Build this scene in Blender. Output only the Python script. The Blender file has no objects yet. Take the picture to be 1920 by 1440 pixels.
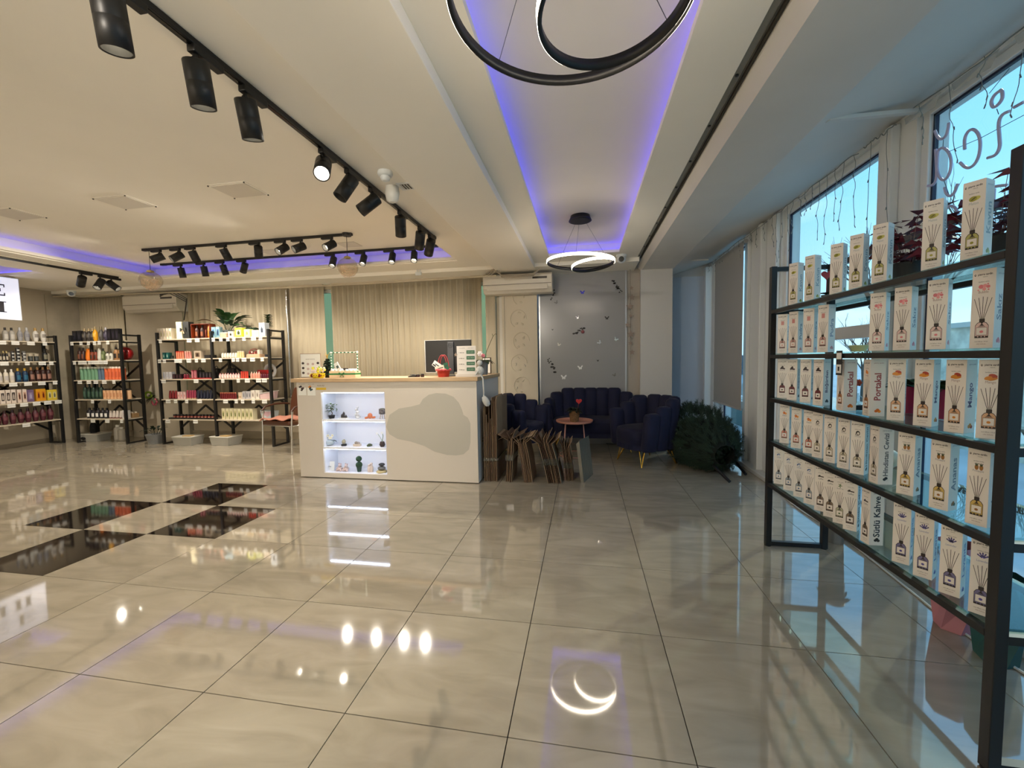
import bpy, math, random
from mathutils import Vector, Matrix, Euler
random.seed(7)
PI = math.pi
SC = bpy.context.scene
COL = SC.collection

# ------------------------------------------------------------------ camera
CAMC = Vector((0.25954, -1.26690, 1.26846))
CR = Vector((0.98472341, 0.1733231, -0.01670076))
CU = Vector((0.0060478, 0.06181007, 0.99806961))
CF = Vector((-0.1740208, 0.9829235, -0.0598176))
FPX = 761.24
cam_d = bpy.data.cameras.new('camera')
cam = bpy.data.objects.new('camera', cam_d)
COL.objects.link(cam)
m3 = Matrix((CR, CU, -CF)).transposed()
cam.matrix_world = Matrix.Translation(CAMC) @ m3.to_4x4()
cam_d.sensor_width = 36.0
cam_d.lens = FPX * 36.0 / 1920.0
cam_d.clip_start = 0.02
SC.camera = cam

SC.view_settings.view_transform = 'Standard'
SC.view_settings.look = 'None'
SC.view_settings.gamma = 1.0
SC.view_settings.use_curve_mapping = False
SC.view_settings.exposure = 0.95

# ------------------------------------------------------------------ sky and sun
W = bpy.data.worlds.new('sky')
SC.world = W
W.use_nodes = True
nt = W.node_tree
nt.nodes.clear()
tc = nt.nodes.new('ShaderNodeTexCoord')
sp = nt.nodes.new('ShaderNodeSeparateXYZ')
rp = nt.nodes.new('ShaderNodeValToRGB')
rp.color_ramp.elements[0].position = 0.0
rp.color_ramp.elements[0].color = (0.60, 0.80, 0.98, 1)
rp.color_ramp.elements[1].position = 0.75
rp.color_ramp.elements[1].color = (0.13, 0.40, 0.85, 1)
e = rp.color_ramp.elements.new(0.3)
e.color = (0.28, 0.60, 0.95, 1)
nz = nt.nodes.new('ShaderNodeTexNoise')
nz.inputs['Scale'].default_value = 2.2
nz.inputs['Detail'].default_value = 6
mpn = nt.nodes.new('ShaderNodeMapping')
mpn.inputs['Scale'].default_value = (1, 1, 3.5)
cr = nt.nodes.new('ShaderNodeValToRGB')
cr.color_ramp.elements[0].position = 0.50
cr.color_ramp.elements[1].position = 0.75
mx = nt.nodes.new('ShaderNodeMixRGB')
mx.inputs[2].default_value = (0.85, 0.95, 1.0, 1)
bg = nt.nodes.new('ShaderNodeBackground')
bg.inputs[1].default_value = 1.0
wo = nt.nodes.new('ShaderNodeOutputWorld')
L = nt.links.new
L(tc.outputs['Generated'], sp.inputs[0]); L(sp.outputs[2], rp.inputs[0])
L(tc.outputs['Generated'], mpn.inputs[0]); L(mpn.outputs[0], nz.inputs[0]); L(nz.outputs[0], cr.inputs[0])
L(cr.outputs[0], mx.inputs[0]); L(rp.outputs[0], mx.inputs[1]); L(mx.outputs[0], bg.inputs[0]); L(bg.outputs[0], wo.inputs[0])

sd = bpy.data.lights.new('sun', 'SUN')
sd.energy = 0.6
sd.angle = math.radians(1.2)
sd.color = (1.0, 0.93, 0.80)
sun = bpy.data.objects.new('sun', sd)
COL.objects.link(sun)
SUNV = Vector((0.73, 0.68, math.tan(math.radians(27)))).normalized()
sun.rotation_euler = SUNV.to_track_quat('Z', 'Y').to_euler()
sun.location = (12, 12, 10)

# lamp powers (used by the lamp builders)
SPOT_W = 40.0          # each lit track head
RING_E = 9.0          # ring pendant tube
LED_E = 3.8            # cove strips
NICHE_E = 13.0          # counter niche strips
LAMP_COL = (1.0, 0.895, 0.76)

# ------------------------------------------------------------------ pixel look-up on real planes
def at(x, y, ax, v):
    d = CF * FPX + CR * (x - 960) + CU * (720 - y)
    k = 'xyz'.index(ax)
    return CAMC + d * ((v - CAMC[k]) / d[k])
def pr(p):
    d = Vector(p) - CAMC
    z = d.dot(CF)
    return (960 + FPX * d.dot(CR) / z, 720 - FPX * d.dot(CU) / z)

# ------------------------------------------------------------------ materials
def lin(c):
    return tuple(((v / 255) / 12.92 if v <= 10 else (((v / 255) + 0.055) / 1.055) ** 2.4) for v in c)
MATS = {}
def mat(name, rgb=(200, 200, 200), rough=0.5, metal=0.0, emit=None, estr=0.0, noise=0.0, nscale=20, bump=0.0, bscale=60,
        coat=0.0, alpha=1.0, stretch=None, sheen=0.0, spec=None):
    if name in MATS:
        return MATS[name]
    m = bpy.data.materials.new(name)
    m.use_nodes = True
    n = m.node_tree
    b = n.nodes['Principled BSDF']
    c = lin(rgb) + (1,)
    b.inputs['Base Color'].default_value = c
    b.inputs['Roughness'].default_value = rough
    b.inputs['Metallic'].default_value = metal
    if coat: b.inputs['Coat Weight'].default_value = coat
    if sheen: b.inputs['Sheen Weight'].default_value = sheen
    if spec is not None: b.inputs['Specular IOR Level'].default_value = spec
    if alpha < 1: b.inputs['Alpha'].default_value = alpha
    if emit:
        b.inputs['Emission Color'].default_value = lin(emit) + (1,)
        b.inputs['Emission Strength'].default_value = estr
    if noise or bump:
        t = n.nodes.new('ShaderNodeTexCoord')
        mp = n.nodes.new('ShaderNodeMapping')
        n.links.new(t.outputs['Object'], mp.inputs[0])
        if stretch: mp.inputs['Scale'].default_value = stretch
    if noise:
        x = n.nodes.new('ShaderNodeTexNoise')
        x.inputs['Scale'].default_value = nscale
        x.inputs['Detail'].default_value = 5
        n.links.new(mp.outputs[0], x.inputs[0])
        r = n.nodes.new('ShaderNodeValToRGB')
        r.color_ramp.elements[0].position = 0.3
        r.color_ramp.elements[1].position = 0.7
        r.color_ramp.elements[0].color = tuple(max(0, v * (1 - noise)) for v in c[:3]) + (1,)
        r.color_ramp.elements[1].color = tuple(min(1, v * (1 + noise)) for v in c[:3]) + (1,)
        n.links.new(x.outputs[0], r.inputs[0])
        n.links.new(r.outputs[0], b.inputs['Base Color'])
    if bump:
        x = n.nodes.new('ShaderNodeTexNoise')
        x.inputs['Scale'].default_value = bscale
        x.inputs['Detail'].default_value = 4
        n.links.new(mp.outputs[0], x.inputs[0])
        bp = n.nodes.new('ShaderNodeBump')
        bp.inputs['Strength'].default_value = bump
        bp.inputs['Distance'].default_value = 0.01
        n.links.new(x.outputs[0], bp.inputs['Height'])
        n.links.new(bp.outputs[0], b.inputs['Normal'])
    MATS[name] = m
    return m
def C3(r, g, b, rough=0.45, **k):
    return mat('c_%d_%d_%d_%d' % (r, g, b, int(rough * 100)), (r, g, b), rough, **k)
def glow(name, rgb, s, sample=True):
    if name in MATS: return MATS[name]
    m = bpy.data.materials.new(name); m.use_nodes = True
    n = m.node_tree; n.nodes.clear()
    e = n.nodes.new('ShaderNodeEmission'); o = n.nodes.new('ShaderNodeOutputMaterial')
    e.inputs[0].default_value = lin(rgb) + (1,); e.inputs[1].default_value = s
    n.links.new(e.outputs[0], o.inputs[0])
    if not sample: m.cycles.emission_sampling = 'NONE'
    MATS[name] = m
    return m
def glassm(name, tint=(235, 245, 242), refl=1.0, rough=0.0):
    """thin glass: transparent plus a Schlick reflection that grows at grazing angles"""
    if name in MATS: return MATS[name]
    m = bpy.data.materials.new(name); m.use_nodes = True
    n = m.node_tree; n.nodes.clear()
    tr = n.nodes.new('ShaderNodeBsdfTransparent'); gl = n.nodes.new('ShaderNodeBsdfGlossy')
    lw = n.nodes.new('ShaderNodeLayerWeight'); lw.inputs[0].default_value = 0.5
    pw = n.nodes.new('ShaderNodeMath'); pw.operation = 'POWER'; pw.inputs[1].default_value = 5
    ma = n.nodes.new('ShaderNodeMath'); ma.operation = 'MULTIPLY_ADD'; ma.inputs[1].default_value = 0.96 * min(1, refl); ma.inputs[2].default_value = 0.04 * refl
    mxx = n.nodes.new('ShaderNodeMixShader'); o = n.nodes.new('ShaderNodeOutputMaterial')
    tr.inputs[0].default_value = lin(tint) + (1,)
    gl.inputs['Roughness'].default_value = rough
    n.links.new(lw.outputs['Facing'], pw.inputs[0]); n.links.new(pw.outputs[0], ma.inputs[0]); n.links.new(ma.outputs[0], mxx.inputs[0])
    n.links.new(tr.outputs[0], mxx.inputs[1]); n.links.new(gl.outputs[0], mxx.inputs[2]); n.links.new(mxx.outputs[0], o.inputs[0])
    MATS[name] = m
    return m
def tile_mat(name, ca, cb, rough, vein):
    m = bpy.data.materials.new(name); m.use_nodes = True
    n = m.node_tree; b = n.nodes['Principled BSDF']
    t = n.nodes.new('ShaderNodeTexCoord'); oi = n.nodes.new('ShaderNodeObjectInfo')
    mp = n.nodes.new('ShaderNodeMapping'); mp.inputs['Scale'].default_value = (1.0, 3.2, 1.0)
    mp.inputs['Rotation'].default_value = (0, 0, 0.35)
    cm = n.nodes.new('ShaderNodeCombineXYZ'); ml = n.nodes.new('ShaderNodeMath'); ml.operation = 'MULTIPLY'; ml.inputs[1].default_value = 40
    n.links.new(oi.outputs['Random'], ml.inputs[0]); n.links.new(ml.outputs[0], cm.inputs[0]); n.links.new(ml.outputs[0], cm.inputs[1])
    n.links.new(t.outputs['Object'], mp.inputs[0]); n.links.new(cm.outputs[0], mp.inputs['Location'])
    x = n.nodes.new('ShaderNodeTexNoise'); x.inputs['Scale'].default_value = 2.6; x.inputs['Detail'].default_value = 8; x.inputs['Distortion'].default_value = 1.2
    n.links.new(mp.outputs[0], x.inputs[0])
    r = n.nodes.new('ShaderNodeValToRGB')
    r.color_ramp.elements[0].position = 0.32; r.color_ramp.elements[0].color = lin(ca) + (1,)
    r.color_ramp.elements[1].position = 0.72; r.color_ramp.elements[1].color = lin(cb) + (1,)
    n.links.new(x.outputs[0], r.inputs[0]); n.links.new(r.outputs[0], b.inputs['Base Color'])
    b.inputs['Roughness'].default_value = rough
    b.inputs['Specular IOR Level'].default_value = 0.62
    b.inputs['IOR'].default_value = 2.35
    MATS[name] = m
    return m

WHITE = mat('white_paint', (226, 222, 212), 0.6, bump=0.05, bscale=40)
CEIL = mat('ceiling_paint', (243, 238, 226), 0.75, noise=0.02, nscale=1.5)
CEILG = mat('beam_paint', (212, 210, 204), 0.6, noise=0.06, nscale=1.2)
WALLTAN = mat('wall_taupe', (184, 172, 150), 0.6, noise=0.03, nscale=3)
PVC = mat('white_pvc', (222, 226, 226), 0.3)
BLACK = mat('black_powder_coat', (18, 18, 19), 0.42)
BLACKG = mat('black_gloss', (10, 10, 12), 0.18)
BLINDM = mat('blind_fabric', (200, 188, 162), 0.85, bump=0.25, bscale=90)
COUNTERW = mat('counter_laminate', (206, 198, 186), 0.3)
OAK = mat('pale_oak', (190, 160, 122), 0.4, noise=0.12, nscale=9, stretch=(1, 14, 14))
SHELFW = mat('pale_shelf_board', (196, 184, 162), 0.45)
CHROME = mat('chrome', (215, 215, 215), 0.12, metal=1)
GOLD = mat('brass', (200, 160, 70), 0.2, metal=1)
NAVY = mat('navy_velvet', (3, 8, 46), 0.8, sheen=0.03, noise=0.15, nscale=14)
CARDB = [mat('cardboard_%d' % i, c, 0.8, noise=0.08, nscale=12) for i, c in enumerate([(112, 88, 68), (130, 106, 82), (92, 70, 52), (146, 122, 96)])]
GLASS = glassm('window_glass', (236, 246, 244))
SHGLASS = glassm('shelf_glass', (226, 242, 238), 1.3)
LEAFG = mat('leaf_green', (34, 66, 28), 0.4, noise=0.3, nscale=8)
LEAFD = mat('leaf_dark_green', (20, 42, 22), 0.5, noise=0.3, nscale=8)
OXAL = mat('oxalis_maroon', (92, 16, 34), 0.5, noise=0.3, nscale=10)
FIR = mat('fir_green', (22, 46, 30), 0.7, noise=0.3, nscale=6)
TILEL = tile_mat('tile_beige', (152, 143, 125), (172, 163, 145), 0.045, 0)
TILED = tile_mat('tile_black', (14, 11, 10), (34, 24, 20), 0.05, 0)
GROUT = mat('grout', (34, 28, 22), 0.8)
TAGM = mat('paper_white', (232, 232, 226), 0.5)

# ------------------------------------------------------------------ mesh builder
class MB:
    def __init__(s):
        s.v = []; s.f = []; s.m = []; s.sm = []
    def add(s, vs, fs, m=0, smooth=False):
        o = len(s.v); s.v += [tuple(v) for v in vs]
        for f in fs:
            s.f.append([i + o for i in f]); s.m.append(m); s.sm.append(smooth)
    def box(s, x0, x1, y0, y1, z0, z1, m=0, M=None):
        vs = [Vector(p) for p in ((x0, y0, z0), (x1, y0, z0), (x1, y1, z0), (x0, y1, z0), (x0, y0, z1), (x1, y0, z1), (x1, y1, z1), (x0, y1, z1))]
        if M: vs = [M @ v for v in vs]
        s.add(vs, [(0, 3, 2, 1), (4, 5, 6, 7), (0, 1, 5, 4), (1, 2, 6, 5), (2, 3, 7, 6), (3, 0, 4, 7)], m)
    def bar(s, p0, p1, w, h=None, m=0, up=(0, 0, 1)):
        p0 = Vector(p0); p1 = Vector(p1); h = h or w
        d = (p1 - p0).normalized(); up = Vector(up)
        if abs(d.dot(up)) > 0.98: up = Vector((0, 1, 0))
        a = d.cross(up).normalized() * w / 2; b = a.cross(d).normalized() * h / 2
        vs = [p + q for p in (p0, p1) for q in (-a - b, a - b, a + b, -a + b)]
        s.add(vs, [(0, 1, 2, 3), (7, 6, 5, 4), (0, 4, 5, 1), (1, 5, 6, 2), (2, 6, 7, 3), (3, 7, 4, 0)], m)
    def cyl(s, p0, p1, r0, r1=None, n=16, m=0, caps=True, mcap=None):
        r1 = r0 if r1 is None else r1
        p0 = Vector(p0); p1 = Vector(p1); d = (p1 - p0).normalized()
        up = Vector((0, 0, 1)) if abs(d.z) < 0.95 else Vector((1, 0, 0))
        a = d.cross(up).normalized(); b = a.cross(d).normalized()
        vs = []
        for p, r in ((p0, r0), (p1, r1)):
            for i in range(n):
                t = 2 * PI * i / n
                vs.append(p + a * (math.cos(t) * r) + b * (math.sin(t) * r))
        s.add(vs, [(i, (i + 1) % n, n + (i + 1) % n, n + i) for i in range(n)], m, True)
        if caps:
            mc = m if mcap is None else mcap
            s.add(vs[:n], [tuple(range(n))[::-1]], mc); s.add(vs[n:], [tuple(range(n))], mc)
    def lathe(s, prof, n=18, m=0, c=(0, 0, 0), sx=1, sy=1, M=None, caps=True):
        c = Vector(c); vs = []; fs = []
        for r, z in prof:
            for i in range(n):
                t = 2 * PI * i / n
                v = c + Vector((math.cos(t) * r * sx, math.sin(t) * r * sy, z))
                vs.append(M @ v if M else v)
        for k in range(len(prof) - 1):
            for i in range(n):
                j = (i + 1) % n
                fs.append((k * n + i, k * n + j, (k + 1) * n + j, (k + 1) * n + i))
        s.add(vs, fs, m, True)
        if not caps: return
        if prof[0][0] > 1e-4: s.add(vs[:n], [tuple(range(n))[::-1]], m)
        if prof[-1][0] > 1e-4: s.add(vs[-n:], [tuple(range(n))], m)
    def tube(s, pts, r, n=8, m=0, closed=False):
        pts = [Vector(p) for p in pts]; N = len(pts); vs = []; fs = []
        prev = None
        for i, p in enumerate(pts):
            if closed: d = pts[(i + 1) % N] - pts[i - 1]
            else: d = pts[min(i + 1, N - 1)] - pts[max(i - 1, 0)]
            d.normalize()
            if prev is None:
                up = Vector((0, 0, 1)) if abs(d.z) < 0.9 else Vector((1, 0, 0))
                a = d.cross(up).normalized()
            else:
                a = (prev - d * prev.dot(d)).normalized()
            prev = a; b = d.cross(a)
            rr = r[i] if isinstance(r, (list, tuple)) else r
            for k in range(n):
                t = 2 * PI * k / n
                vs.append(p + a * math.cos(t) * rr + b * math.sin(t) * rr)
        for i in range(N if closed else N - 1):
            for k in range(n):
                j = (k + 1) % n; q = (i + 1) % N
                fs.append((i * n + k, i * n + j, q * n + j, q * n + k))
        s.add(vs, fs, m, True)
        if not closed:
            s.add(vs[:n], [tuple(range(n))[::-1]], m); s.add(vs[-n:], [tuple(range(n))], m)
    def poly(s, pts, m=0):
        s.add(pts, [tuple(range(len(pts)))], m)
    def prism(s, pts, off, m=0):
        n = len(pts); off = Vector(off); a = [Vector(p) for p in pts]; b = [p + off for p in a]
        s.add(a + b, [tuple(range(n))[::-1], tuple(range(n, 2 * n))] + [(i, (i + 1) % n, n + (i + 1) % n, n + i) for i in range(n)], m)
    def ball(s, c, r, n=12, m=0, sx=1, sy=1, sz=1, k=7):
        pf = [(max(1e-5, math.sin(PI * i / k)) * r, -math.cos(PI * i / k) * r * sz) for i in range(k + 1)]
        s.lathe(pf, n, m, c, sx, sy)
    def mesh(s, name, mats):
        me = bpy.data.meshes.new(name)
        me.from_pydata(s.v, [], s.f)
        for mm in (mats if isinstance(mats, (list, tuple)) else [mats]): me.materials.append(mm)
        me.polygons.foreach_set('material_index', s.m)
        me.polygons.foreach_set('use_smooth', s.sm)
        me.update()
        return me
    def build(s, name, mats, parent=None, loc=None, bev=0):
        return obj(name, s.mesh(name, mats), parent, loc, bev=bev)
def obj(name, me, parent=None, loc=None, rot=None, bev=0):
    o = bpy.data.objects.new(name, me); COL.objects.link(o)
    if parent: o.parent = parent
    if loc is not None: o.location = loc
    if rot is not None: o.rotation_euler = rot
    if bev:
        b = o.modifiers.new('bevel', 'BEVEL'); b.width = bev; b.segments = 2; b.limit_method = 'ANGLE'
    return o
def tag(o, label=None, cat=None, group=None, kind=None):
    if label: o['label'] = label
    if cat: o['category'] = cat
    if group: o['group'] = group
    if kind: o['kind'] = kind
    return o
def empty(name, loc=(0, 0, 0), rz=0, label=None, cat=None, group=None):
    o = bpy.data.objects.new(name, None); COL.objects.link(o); o.empty_display_size = 0.05
    o.location = loc; o.rotation_euler = (0, 0, rz)
    return tag(o, label, cat, group)
def struct(name, mb, mats, bev=0, parent=None):
    o = mb.build(name, mats, parent, bev=bev)
    if not parent: o['kind'] = 'structure'
    return o
def sbox(name, x0, x1, y0, y1, z0, z1, m, bev=0, parent=None):
    b = MB(); b.box(x0, x1, y0, y1, z0, z1); return struct(name, b, m, bev, parent)
def copy_tree(o, parent=None):
    c = o.copy(); COL.objects.link(c)
    if parent: c.parent = parent
    for ch in [x for x in bpy.data.objects if x.parent == o]: copy_tree(ch, c)
    return c
ORD = ['first', 'second', 'third', 'fourth', 'fifth', 'sixth', 'seventh', 'eighth', 'ninth', 'tenth', 'eleventh', 'twelfth', 'thirteenth', 'fourteenth']
def which(i, n):
    if n == 1: return ''
    if i == 0: return 'leftmost '
    if i == n - 1: return 'rightmost '
    if n == 3: return 'middle '
    return ORD[i] + ' from left '

# text as real geometry (flat print)
TXT = {}
def text_mesh(txt, bold=False):
    k = (txt, bold)
    if k in TXT: return TXT[k]
    cu = bpy.data.curves.new('txt', 'FONT'); cu.body = txt; cu.size = 1.0; cu.align_x = 'CENTER'; cu.align_y = 'CENTER'
    cu.resolution_u = 2
    if bold: cu.offset = 0.025
    o = bpy.data.objects.new('txt', cu); COL.objects.link(o)
    bpy.context.view_layer.update()
    dg = bpy.context.evaluated_depsgraph_get()
    me = o.evaluated_get(dg).to_mesh()
    vs = [v.co.copy() for v in me.vertices]; fs = [tuple(p.vertices) for p in me.polygons]
    o.evaluated_get(dg).to_mesh_clear()
    bpy.data.objects.remove(o); bpy.data.curves.remove(cu)
    if vs:
        xs = [v.x for v in vs]; ys = [v.y for v in vs]
        cx = (min(xs) + max(xs)) / 2; cy = (min(ys) + max(ys)) / 2
        w = max(xs) - min(xs); h = max(ys) - min(ys)
        vs = [Vector((v.x - cx, v.y - cy, 0)) for v in vs]
    else: w = h = 1
    TXT[k] = (vs, fs, w, h)
    return TXT[k]
def put_text(mb, txt, c, ex, ey, width=None, height=None, m=0, bold=False):
    vs, fs, w, h = text_mesh(txt, bold)
    s = width / w if width else height / h
    sy = (height / h) if (width and height) else s
    c = Vector(c); ex = Vector(ex); ey = Vector(ey)
    mb.add([c + ex * (v.x * s) + ey * (v.y * sy) for v in vs], fs, m)

# ================================================================== ROOM
ZC, ZB, ZT, ZR = 2.57, 2.50, 2.75, 2.70
YB, XL, YF = 4.70, -8.72, -3.6
# floor
fl = sbox('floor', XL - 0.3, 2.35, YF - 0.1, 5.6, -0.2, -0.006, GROUT)
tb = MB(); g = 0.0019; T = 0.6
tb.box(g, T - g, g, T - g, -0.006, 0)
tmL = tb.mesh('tile', TILEL); tmD = tb.mesh('tile_dark', TILED)
for i in range(-15, 4):
    for j in range(-6, 9):
        dark = (i, j) in ((-7, 2), (-6, 3), (-5, 2), (-6, 1))
        x0 = i * T
        if i == 3: pass
        o = obj('tile', tmD if dark else tmL, fl, (x0, j * T, 0))
        if dark: o['label'] = 'black marble tile'
# ceilings
def slab(name, x0, x1, y0, y1, z0, m=CEIL, z1=2.95):
    return sbox(name, x0, x1, y0, y1, z0, z1, m)
TX0, TX1, TY1 = -6.12, -1.36, 3.93    # big tray opening
b = MB()
b.box(TX0 - 0.12, TX1 + 0.10, YF, TY1 + 0.12, ZT, 2.95)                     # tray top
b.box(TX1 + 0.10, -0.26, YF, 4.30, ZC, 2.95)
b.box(TX1, TX1 + 0.10, YF, TY1 + 0.12, ZC, ZC + 0.05)                        # ledge right
b.box(TX0 - 0.12, TX1 + 0.1, TY1 + 0.12, 4.30, ZC, 2.95)
b.box(TX0, TX1, TY1, TY1 + 0.12, ZC, ZC + 0.025); b.box(TX0 + 0.05, TX1, TY1 - 0.05, TY1, ZC + 0.012, ZC + 0.03)
b.box(TX0, TX1, TY1, TY1 + 0.02, ZC + 0.025, ZC + 0.06)
b.box(-7.05, TX0 - 0.12, YF, 4.30, ZC, 2.95)                                # strip with track
b.box(TX0 - 0.12, TX0, YF, TY1 + 0.12, ZC, ZC + 0.025); b.box(TX0, TX0 + 0.05, YF, TY1 - 0.05, ZC + 0.012, ZC + 0.03)
b.box(TX0 - 0.02, TX0, YF, TY1, ZC + 0.025, ZC + 0.06)
b.box(XL, -7.05, YF, 3.3, ZT, 2.95)                                         # small second tray
b.box(XL, -7.05, 3.3, 4.30, ZC, 2.95)
b.box(XL, -7.05, 3.22, 3.30, ZC, ZC + 0.04)
b.box(-0.26, 0.80, YF, 4.05, ZR, 2.95)                                      # recess over the aisle
b.box(-0.26, 0.80, 4.05, 4.30, ZC, 2.95)
b.box(-0.26, -0.165, YF, 3.97, ZC, ZC + 0.035)
b.box(0.70, 0.80, YF, 3.97, ZC, ZC + 0.035)
b.box(-0.26, 0.80, 3.97, 4.05, ZC, ZC + 0.035)
b.box(0.80, 0.955, YF, 4.45, ZC, 2.95)
b.box(0.955, 1.02, YF, 4.45, ZC + 0.06, 2.95)
struct('ceiling', b, CEIL)
b = MB(); b.box(XL, 0.98, 4.30, 5.0, 2.52, 2.95); struct('trim_1', b, CEIL)    # soffit at the back wall
b = MB(); b.box(-0.93, -0.385, YF, 4.30, ZB, ZC); struct('trim_2', b, CEIL, bev=0.004)
b = MB()
b.prism([(1.02, YF, 2.95), (1.02, YF, 2.565), (1.075, YF, ZB), (1.50, YF, ZB), (2.14, YF, 2.665), (2.40, YF, 2.68), (2.40, YF, 2.95)], (0, 5.5 - YF, 0))
struct('trim_3', b, CEILG)
# dark slot rail with screws
b = MB(); b.box(0.956, 0.985, YF, 4.4, ZC + 0.004, ZC + 0.012)
b.box(1.005, 1.015, YF, 4.4, ZC + 0.004, ZC + 0.02, 1)
for k in range(12): b.cyl((0.970, -0.4 + k * 0.42, ZC + 0.004), (0.970, -0.4 + k * 0.42, ZC - 0.002), 0.008, n=10, m=2)
rr = b.build('curtain_rail', [mat('rail_grey', (120, 118, 108), 0.5), mat('rail_dark', (60, 56, 46), 0.8), BLACK])
tag(rr, 'long grey recessed rail with black screw heads running along the ceiling', 'rail')

# walls
sbox('wall_left', XL - 0.12, XL, YF, YB + 0.9, 0, 2.95, WALLTAN)
sbox('wall_front', XL - 0.12, 2.4, YF - 0.12, YF, 0, 2.95, WHITE)
def wall_with_holes(name, x0, x1, y0, y1, z0, z1, holes, m, axis='x'):
    b = MB(); cur = x0
    for (a, c, zz0, zz1) in holes:
        seg = [(cur, a, z0, z1), (a, c, z0, zz0), (a, c, zz1, z1)]
        for s in seg:
            if s[1] - s[0] > 1e-4 and s[3] - s[2] > 1e-4:
                if axis == 'x': b.box(s[0], s[1], y0, y1, s[2], s[3])
                else: b.box(y0, y1, s[0], s[1], s[2], s[3])
        cur = c
    if axis == 'x': b.box(cur, x1, y0, y1, z0, z1)
    else: b.box(y0, y1, cur, x1, z0, z1)
    return struct(name, b, m)
wall_with_holes('wall_back', XL, -0.98, YB + 0.05, YB + 0.2, 0, 2.95, [(-8.4, -7.9, 0.8, 2.40), (-6.45, -4.75, 0.75, 2.45), (-4.05, -1.02, 0.75, 2.45)], mat('wall_cream', (196, 184, 160), 0.6, noise=0.05, nscale=4))
sbox('wall_back_right', -0.98, 2.4, 5.42, 5.55, 0, 2.95, mat('pale_wall', (206, 208, 210), 0.5))
sbox('wall_corner', -0.98, -0.90, YB + 0.05, 5.5, 0, 2.95, WHITE)
b = MB(); b.box(1.06, 1.49, 4.78, 5.42, 0, 2.95); struct('pillar', b, mat('pillar_paint', (205, 204, 200), 0.5))
# baseboards and radiator-like cladding under the blinds
sbox('baseboard_left', XL, XL + 0.012, YF, YB, 0, 0.07, mat('base_tan', (150, 138, 118), 0.4))
b = MB(); b.box(XL, -0.98, YB + 0.03, YB + 0.05, 0, 0.10); b.box(XL, -0.98, YB + 0.02, YB + 0.05, 0.10, 0.12); struct('baseboard_back', b, mat('base_cream', (170, 158, 134), 0.4))
b = MB(); b.box(XL, -0.98, YB - 0.08, YB + 0.05, 0.66, 0.70); struct('trim_4', b, mat('sill_cream', (190, 178, 154), 0.4))
b = MB(); b.box(1.045, 1.50, 4.765, 4.78, 0, 0.09); struct('baseboard_pillar', b, PVC)

# window wall on the right (X = 2.15 ... 2.30)
WX0, WX1 = 2.14, 2.30
HEAD = 2.64; SILL = 0.10
holes = [(-3.3, -1.6, SILL, HEAD), (-1.5, 1.50, SILL, HEAD), (1.80, 3.10, SILL, HEAD), (3.90, 4.86, 0.06, HEAD), (4.93, 5.28, 0.06, HEAD)]
wall_with_holes('wall_right', YF, 5.5, WX0, WX1, 0, 2.95, holes, PVC, axis='y')
def window(n, y0, y1, z0, z1, fx=2.165, label=None, transom=None, fw=0.05):
    r = empty('window_%d' % n, (fx, (y0 + y1) / 2, z0)); r['kind'] = 'structure'
    f = MB(); h = (y1 - y0) / 2; H = z1 - z0
    f.box(0, 0.06, -h, -h + fw, 0, H); f.box(0, 0.06, h - fw, h, 0, H); f.box(0, 0.06, -h + fw, h - fw, 0, fw); f.box(0, 0.06, -h + fw, h - fw, H - fw, H)
    if transom is not None: f.box(0, 0.06, -h + fw, h - fw, transom - z0, transom - z0 + 0.09)
    f.build('window_frame', PVC, r, bev=0.004)
    s = MB()
    for (a, c, e, g2) in ((-h + fw, -h + fw + 0.012, fw, H - fw), (h - fw - 0.012, h - fw, fw, H - fw)): s.box(0.02, 0.04, a, c, e, g2)
    s.box(0.02, 0.04, -h + fw, h - fw, H - fw - 0.012, H - fw)
    s.build('gasket', mat('gasket_navy', (18, 26, 60), 0.5), r)
    p = MB(); p.box(0.028, 0.034, -h + fw, h - fw, fw, H - fw); p.build('pane', GLASS, r)
    return r
window(1, -3.3, -1.6, SILL, HEAD)
window(2, -1.5, 1.50, SILL, HEAD)
window(3, 1.80, 3.10, SILL, HEAD, transom=1.38)
window(4, 3.90, 4.86, 0.06, HEAD, transom=0.62)
window(5, 4.93, 5.28, 0.06, HEAD)
# back windows behind the blinds
for n, (x0, x1) in enumerate([(-8.4, -7.9), (-6.45, -4.75), (-4.05, -1.02)]):
    r = empty('window_%d' % (6 + n), ((x0 + x1) / 2, YB + 0.12, 0.75)); r['kind'] = 'structure'
    z0, z1 = (0.8, 2.4) if n == 0 else (0.75, 2.45)
    h = (x1 - x0) / 2; f = MB(); H = z1 - z0
    f.box(-h, -h + 0.05, -0.03, 0.03, 0, H); f.box(h - 0.05, h, -0.03, 0.03, 0, H); f.box(-h, h, -0.03, 0.03, 0, 0.05); f.box(-h, h, -0.03, 0.03, H - 0.05, H)
    for q in (-0.33, 0.33): f.box(q * h * 2 - 0.03, q * h * 2 + 0.03, -0.03, 0.03, 0.05, H - 0.05)
    f.build('window_frame', PVC, r)
    p = MB(); p.box(-h + 0.05, h - 0.05, -0.004, 0.004, 0.05, H - 0.05); p.build('pane', glassm('green_film_glass', (176, 184, 156), 1.0), r)
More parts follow.
